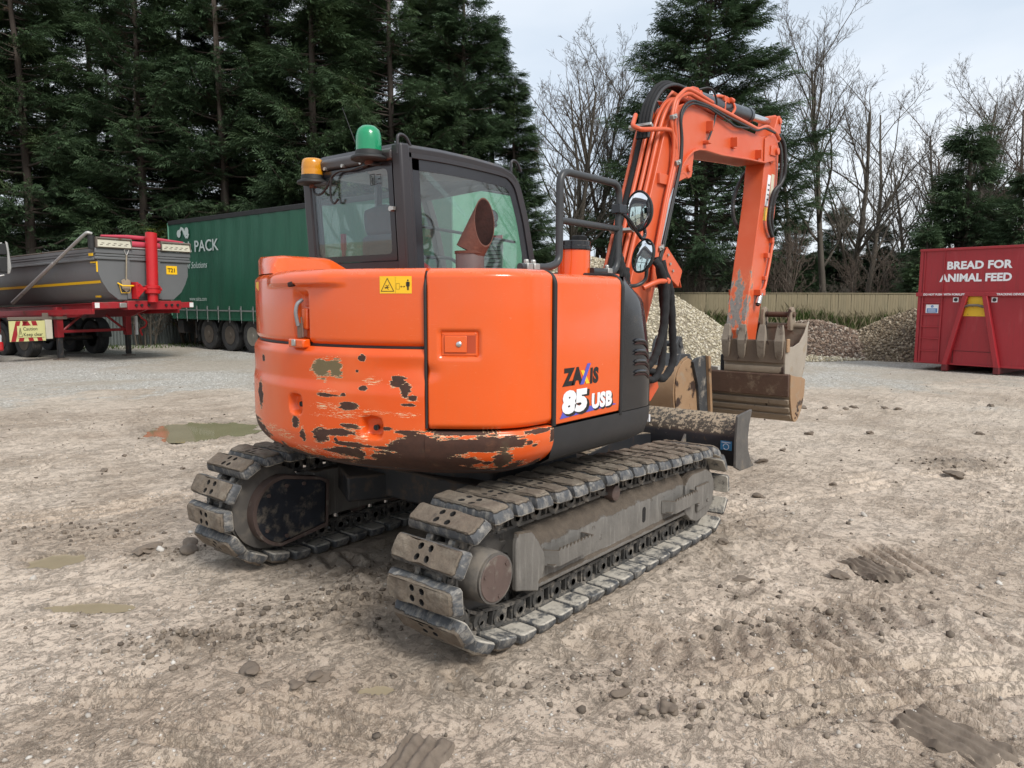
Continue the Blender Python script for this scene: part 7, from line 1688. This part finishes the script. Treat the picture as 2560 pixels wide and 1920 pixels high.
def mesh_from(name, V, F, mat, attrs=None, smooth=True):
    me = bpy.data.meshes.new(name); np_mesh(me, V, F); me.materials.append(mat)
    if smooth: me.polygons.foreach_set('use_smooth', np.ones(len(me.polygons), bool))
    for k, a in (attrs or {}).items(): fattr(me, k, a)
    return me
def conifer(seed, H_, Rm, z0, nb, per, mat, bare=.0, point=1.25, lw=.055, ll=.20):
    """trunk mesh and foliage mesh of a feathery cypress"""
    g = np.random.default_rng(seed); paths = []
    tz = np.linspace(0, H_*.985, 12); tx = np.cumsum(g.normal(0, .05, 12)); ty = np.cumsum(g.normal(0, .05, 12)); paths.append((np.stack([tx, ty, tz], -1), .20*(1 - tz/H_)**.8 + .012))
    if g.random() < .7: paths.append((np.stack([tx + .25 + .03*tz, ty + .15, tz*.8], -1), .13*(1 - tz/H_)**.8 + .01))
    C = []; D = []; T = []
    zs = z0 + (H_ - z0)*np.sort(g.random(nb))**.92
    for z in zs:
        az = g.uniform(0, 6.283); f = (z - z0)/(H_ - z0); L_ = Rm*(1 - f**point)*g.uniform(.55, 1.12)*(.75 + .25*min(1, f*6 + .3)) + .25
        k = 9; s = np.linspace(0, 1, k); dr = g.uniform(-.20, .10); rise = g.uniform(.10, .42)
        P = np.stack([np.interp(z, tz, tx) + np.cos(az)*L_*s, np.interp(z, tz, ty) + np.sin(az)*L_*s, z + L_*(dr*s + rise*s**2.2)], -1); P[:, :2] += (g.normal(0, .05, (k, 2))*s[:, None])
        paths.append((P, .012 + .028*(1 - s)*min(1.3, L_/2)))
        m = int(per*(.35 + L_/Rm)); ss = (bare + (1 - bare)*g.random(m)**.62); base = np.stack([np.interp(ss, s, P[:, q]) for q in range(3)], -1)
        lat = g.normal(0, 1, (m, 3)); lat[:, 2] *= .32; lat /= np.linalg.norm(lat, axis=1)[:, None]; spread = (.08 + .44*L_/Rm*(1.15 - ss*.85))[:, None]
        base = base + lat*spread*g.random((m, 1))**.6; out = np.array([math.cos(az), math.sin(az), .18]); d = out*.9 + lat*.6 + np.array([0, 0, -.14]); d /= np.linalg.norm(d, axis=1)[:, None]
        C.append(base); D.append(d); T.append(np.clip(.15 + .75*ss*g.uniform(.5, 1.1, m), 0, 1))
    C = np.concatenate(C); D = np.concatenate(D); T = np.concatenate(T); n = len(C)
    # spray = 8 narrow leaflets on a drooping axis
    side = np.cross(D, np.array([0, 0, 1.]) + g.normal(0, .5, (n, 3))); side /= np.linalg.norm(side, axis=1)[:, None] + 1e-9; nor = np.cross(side, D)
    V = []; sz = g.uniform(.7, 1.35, n)[:, None]
    for q, (t, sgn) in enumerate(((0, 1), (.05, -1), (.10, 1), (.15, -1), (.20, 1), (.25, -1), (.30, .8), (.34, -.8), (.38, .3), (.42, -.3))):
        b0 = C + D*t*sz + np.array([0, 0, -.20])*t*t*sz; dr = D*.95 + side*sgn*.60 + nor*g.normal(0, .22, (n, 1)) + np.array([0, 0, -.18]); dr /= np.linalg.norm(dr, axis=1)[:, None]; l = ll*sz*(1.15 - t)*g.uniform(.75, 1.25, (n, 1)); ws = np.cross(dr, nor); ws = ws*lw*.5*sz
        V += [b0, b0 + dr*l*.45 + ws, b0 + dr*l + np.array([0, 0, -.02]), b0 + dr*l*.45 - ws]
    V = np.stack(V, 1).reshape(-1, 3); nf = n*10; F = np.arange(nf*4).reshape(nf, 4)
    tv, tf = tube_arrays(paths, 5)
    return mesh_from('trunk', tv, tf, M_bark), mesh_from('foliage', V, F, mat, dict(tone=np.repeat(np.clip(T + g.normal(0, .12, n), 0, 1), 40)), False)
CON = [conifer(31, 17.5, 3.0, 2.6, 170, 84, M_leaf, .16, lw=.030, ll=.16), conifer(32, 19.0, 3.3, 3.4, 175, 84, M_leaf, .18, lw=.030, ll=.16), conifer(33, 15.5, 2.8, 2.0, 165, 84, M_leaf, .14, lw=.030, ll=.16)]
CONB = conifer(35, 16.4, 5.0, 2.4, 330, 92, M_leaf, .18, point=1.5, lw=.034, ll=.17)
CONS = conifer(36, 7.4, 1.7, .4, 110, 50, M_leaf, .10, lw=.032)
CONY = conifer(37, 4.6, 2.6, .9, 46, 30, M_leafy, .35)
def tree(name, pair, label, x, y, s, rz, group, tn='trunk', fn='crown', sz=None):
    o = thing(name, label, 'tree', (x, y, 0), rz, group)
    M = Matrix.Diagonal((s, s, sz or s, 1)); inst(pair[0], tn, o, M); inst(pair[1], fn, o, M); return o
def at_u(u, d):
    """ground point at view depth d below column u of the picture (2212 wide)"""
    k = _F + _r2*((u - 1106)/_f); q = Vector((k.x, k.y)).normalized() * 0; p = CAMPOS + k*d; return p.x, p.y
row = [(-90, 28, 0, 1.0), (20, 31, 1, 1.0), (90, 28, 2, 1.08), (235, 31.5, 0, 1.0), (330, 29, 1, .98), (425, 32.5, 2, 1.1), (505, 29.5, 0, 1.02), (600, 31.5, 1, 1.0), (690, 29, 2, 1.1), (770, 32, 0, 1.05), (850, 29.5, 1, .95), (930, 31.5, 2, 1.0), (1005, 30, 0, .90), (1065, 31.5, 2, .84), (140, 36, 1, 1.1), (330, 37, 2, 1.12), (560, 37, 2, 1.15), (690, 36.5, 1, 1.1), (800, 37, 1, 1.1), (950, 36.5, 0, .95)]
for k, (u, d, v, s) in enumerate(row):
    x, y = at_u(u, d); tree('cypress_tree', CON[v], 'tall dark green cypress in the row behind the trailers', x, y, s, k*1.7, 'row of tall cypresses behind the trailers')
x, y = at_u(1112, 30.5); tree('cypress_tree', CON[2], 'shorter cypress at the open end of the tall row, above the cab roof', x, y, .68, 2.2, None)
x, y = at_u(1512, 33); tree('cypress_tree', CONB, 'broad solitary cypress standing behind the excavator boom', x, y, 1.04, .7, None)
x, y = at_u(2050, 34); tree('cypress_tree', CONS, 'medium dark conifer with pointed top behind the red container', x, y, 1.25, .3, None)
x, y = at_u(2190, 31); tree('cypress_tree', CONS, 'bushy dark conifer partly hidden behind the right side of the container', x, y, .95, 1.3, None)
x, y = at_u(1985, 30.5); tree('cypress_tree', CONS, 'small ragged conifer between the fence end and the container', x, y, .62, 2.3, None)
for k, (u, d, s) in enumerate(((1700, 42, .85), (1790, 44, .95), (1880, 43, .8), (1640, 44, .8), (1420, 44, .9), (1330, 45, .75), (2110, 42, 1.1))):
    x, y = at_u(u, d); tree('cypress_tree', CONS, 'low dark conifer far behind the board fence', x, y, s, k*.9, 'low conifers far behind the fence')
x, y = at_u(390, 29.3); tree('yellow_conifer', CONY, 'low yellow-green conifer branches spreading behind the tipper trailer', x, y, 1.0, .4, None)
# bare trees
def bare_tree(seed, H_, spread, stems, mat, dens=1.0):
    g = np.random.default_rng(seed); paths = []; twigs = []
    def grow(p, d, L_, r_, lvl):
        k = 6 if lvl < 2 else (4 if lvl == 2 else 3); P = [p]; dd = d.copy()
        for i in range(k):
            dd = dd + g.normal(0, .10 if lvl else .05, 3) + np.array([0, 0, .07 if lvl else .0]); dd /= np.linalg.norm(dd); P.append(P[-1] + dd*L_/k)
        P = np.array(P); s = np.linspace(0, 1, k+1); rr = r_*(1 - .76*s) + .0016; (paths if lvl < 2 else twigs).append((P, rr))
        if lvl >= 4: return
        nb_ = int({0: 16, 1: 9, 2: 6, 3: 4}[lvl]*dens*g.uniform(.8, 1.2))
        for i in range(nb_):
            t = g.uniform(.22 if lvl == 0 else .15, 1.0); b0 = np.array([np.interp(t, s, P[:, q]) for q in range(3)]); a = g.normal(0, 1, 3); a -= a.dot(dd)*dd; a /= np.linalg.norm(a)
            sp = {0: .72, 1: .75, 2: .8, 3: .9}[lvl]*spread; nd = dd*(1 - .30*sp) + a*sp; nd[2] = max(nd[2], -.05) + .15; nd /= np.linalg.norm(nd)
            grow(b0, nd, L_*g.uniform(.30, .52)*(1.15 - .5*t), max(.004, float(np.interp(t, s, rr))*g.uniform(.42, .62)), lvl + 1)
    for k in range(stems):
        a = g.uniform(0, 6.28); d = np.array([math.cos(a)*.12, math.sin(a)*.12, 1.0]) * (1 if stems > 1 else 1); d /= np.linalg.norm(d)
        grow(np.array([math.cos(a)*.25*(stems > 1), math.sin(a)*.25*(stems > 1), -.1]), d, H_*g.uniform(.85, 1.0), H_*.0135*g.uniform(.8, 1.15), 0)
    v, f = tube_arrays(paths, 6); v2, f2 = tube_arrays(twigs, 3)
    return mesh_from('trunk', v, f, mat), mesh_from('twigs', v2, f2, mat)
BT = [bare_tree(51, 9.5, 1.0, 2, M_twig, .95), bare_tree(52, 11.5, .85, 1, M_twig, 1.05), bare_tree(53, 8.0, 1.1, 3, M_twig2, .68)]
bl_ = [(1215, 34, 0, 1.3), (1270, 38, 1, 1.12), (1330, 36, 2, 1.35), (1700, 37, 1, 1.05), (1780, 34, 1, 1.1), (1830, 39, 0, 1.35), (1930, 40, 0, 1.1), (2080, 39, 1, 1.0), (2130, 37, 0, 1.3), (2200, 36, 2, 1.5), (2260, 38, 1, 1.0), (2030, 41, 2, 1.4), (1395, 39, 0, .85)]
for k, (u, d, v, s) in enumerate(bl_):
    x, y = at_u(u, d)
    lab = 'leafless tree between the cypress row and the excavator boom' if u < 1400 else ('tall leafless tree behind the board fence' if u < 2000 else 'leafless spreading tree behind the red container')
    tree('bare_tree', BT[v], lab, x, y, s, k*1.1, {'l': 'bare trees behind the excavator cab', 't': 'bare trees behind the board fence', 's': 'bare trees behind the container'}['l' if u < 1400 else ('t' if u < 2000 else 's')], fn='twigs')
# bare trees across the yard, seen only mirrored in the cab's side glass
for k, (x, y, v, s) in enumerate(((16, -19, 1, 1.0), (20, -16, 0, 1.1), (12, -22, 0, 1.05), (24, -14, 2, 1.1), (9, -25, 1, 1.1))): tree('bare_tree', BT[v], 'leafless tree across the yard mirrored in the cab side window', x, y, s, k*2.1, 'bare trees mirrored in the cab glass', fn='twigs')
# brushwood under the trees: low leafless shrubs
SH = [bare_tree(61, 2.6, 1.3, 7, M_twig2, .62), bare_tree(62, 2.1, 1.4, 8, M_twig, .6)]
for k, (u, d) in enumerate(((1440, 33), (1500, 32), (1680, 31.5), (1780, 32.5), (1860, 33), (1950, 32), (1240, 33), (1370, 33.5))):
    x, y = at_u(u, d); o = thing('bare_shrub', 'low leafless shrub growing behind the board fence' if u > 1400 else 'low leafless shrub growing behind the pale gravel heap', 'shrub', (x, y, 0), k*.8, 'bare shrubs behind the fence' if u > 1400 else 'bare shrubs behind the gravel heap'); M = Matrix.Diagonal((1.3, 1.3, 1.15 + .3*(k % 3), 1)); inst(SH[k % 2][0], 'stems', o, M); inst(SH[k % 2][1], 'twigs', o, M)
for k, (u, d) in enumerate(((40, 27.5), (130, 27), (240, 27.5), (320, 27), (420, 28), (520, 28))):
    x, y = at_u(u, d); o = thing('bare_shrub', 'tangled leafless shrub under the cypress row', 'shrub', (x, y, 0), k*.8, 'bare shrubs under the cypresses'); M = Matrix.Diagonal((1.2, 1.2, 1.0, 1)); inst(SH[k % 2][0], 'stems', o, M); inst(SH[k % 2][1], 'twigs', o, M)
# far wood that closes the view low down: one mass
g = np.random.default_rng(71); n = 48000; a = g.uniform(-.75, .80, n); d = g.uniform(50, 62, n); hh = (3.4 + 2.6*fbm(a*20, d*.1, 1.0, 9, 3)); z = hh*g.random(n)**.85
x = CAMPOS.x + d*(math.cos(_yaw) + a*math.sin(_yaw)); y = CAMPOS.y + d*(math.sin(_yaw) - a*math.cos(_yaw)); C = np.stack([x, y, z], -1); dr = g.normal(0, 1, (n, 3)); dr /= np.linalg.norm(dr, axis=1)[:, None]; sd_ = np.cross(dr, g.normal(0, 1, (n, 3))); sd_ /= np.linalg.norm(sd_, axis=1)[:, None]
V = np.stack([C - dr*.45, C + sd_*.16, C + dr*.45, C - sd_*.16], 1).reshape(-1, 3)
me = mesh_from('far_wood', V, np.arange(n*4).reshape(n, 4), leaf_mat('far_wood_tone', (.030, .034, .024), (.070, .066, .048), (.085, .070, .052)), dict(tone=np.repeat(g.random(n), 4)), False)
o = bpy.data.objects.new('far_wood', me); COL.objects.link(o); o['kind'] = 'stuff'
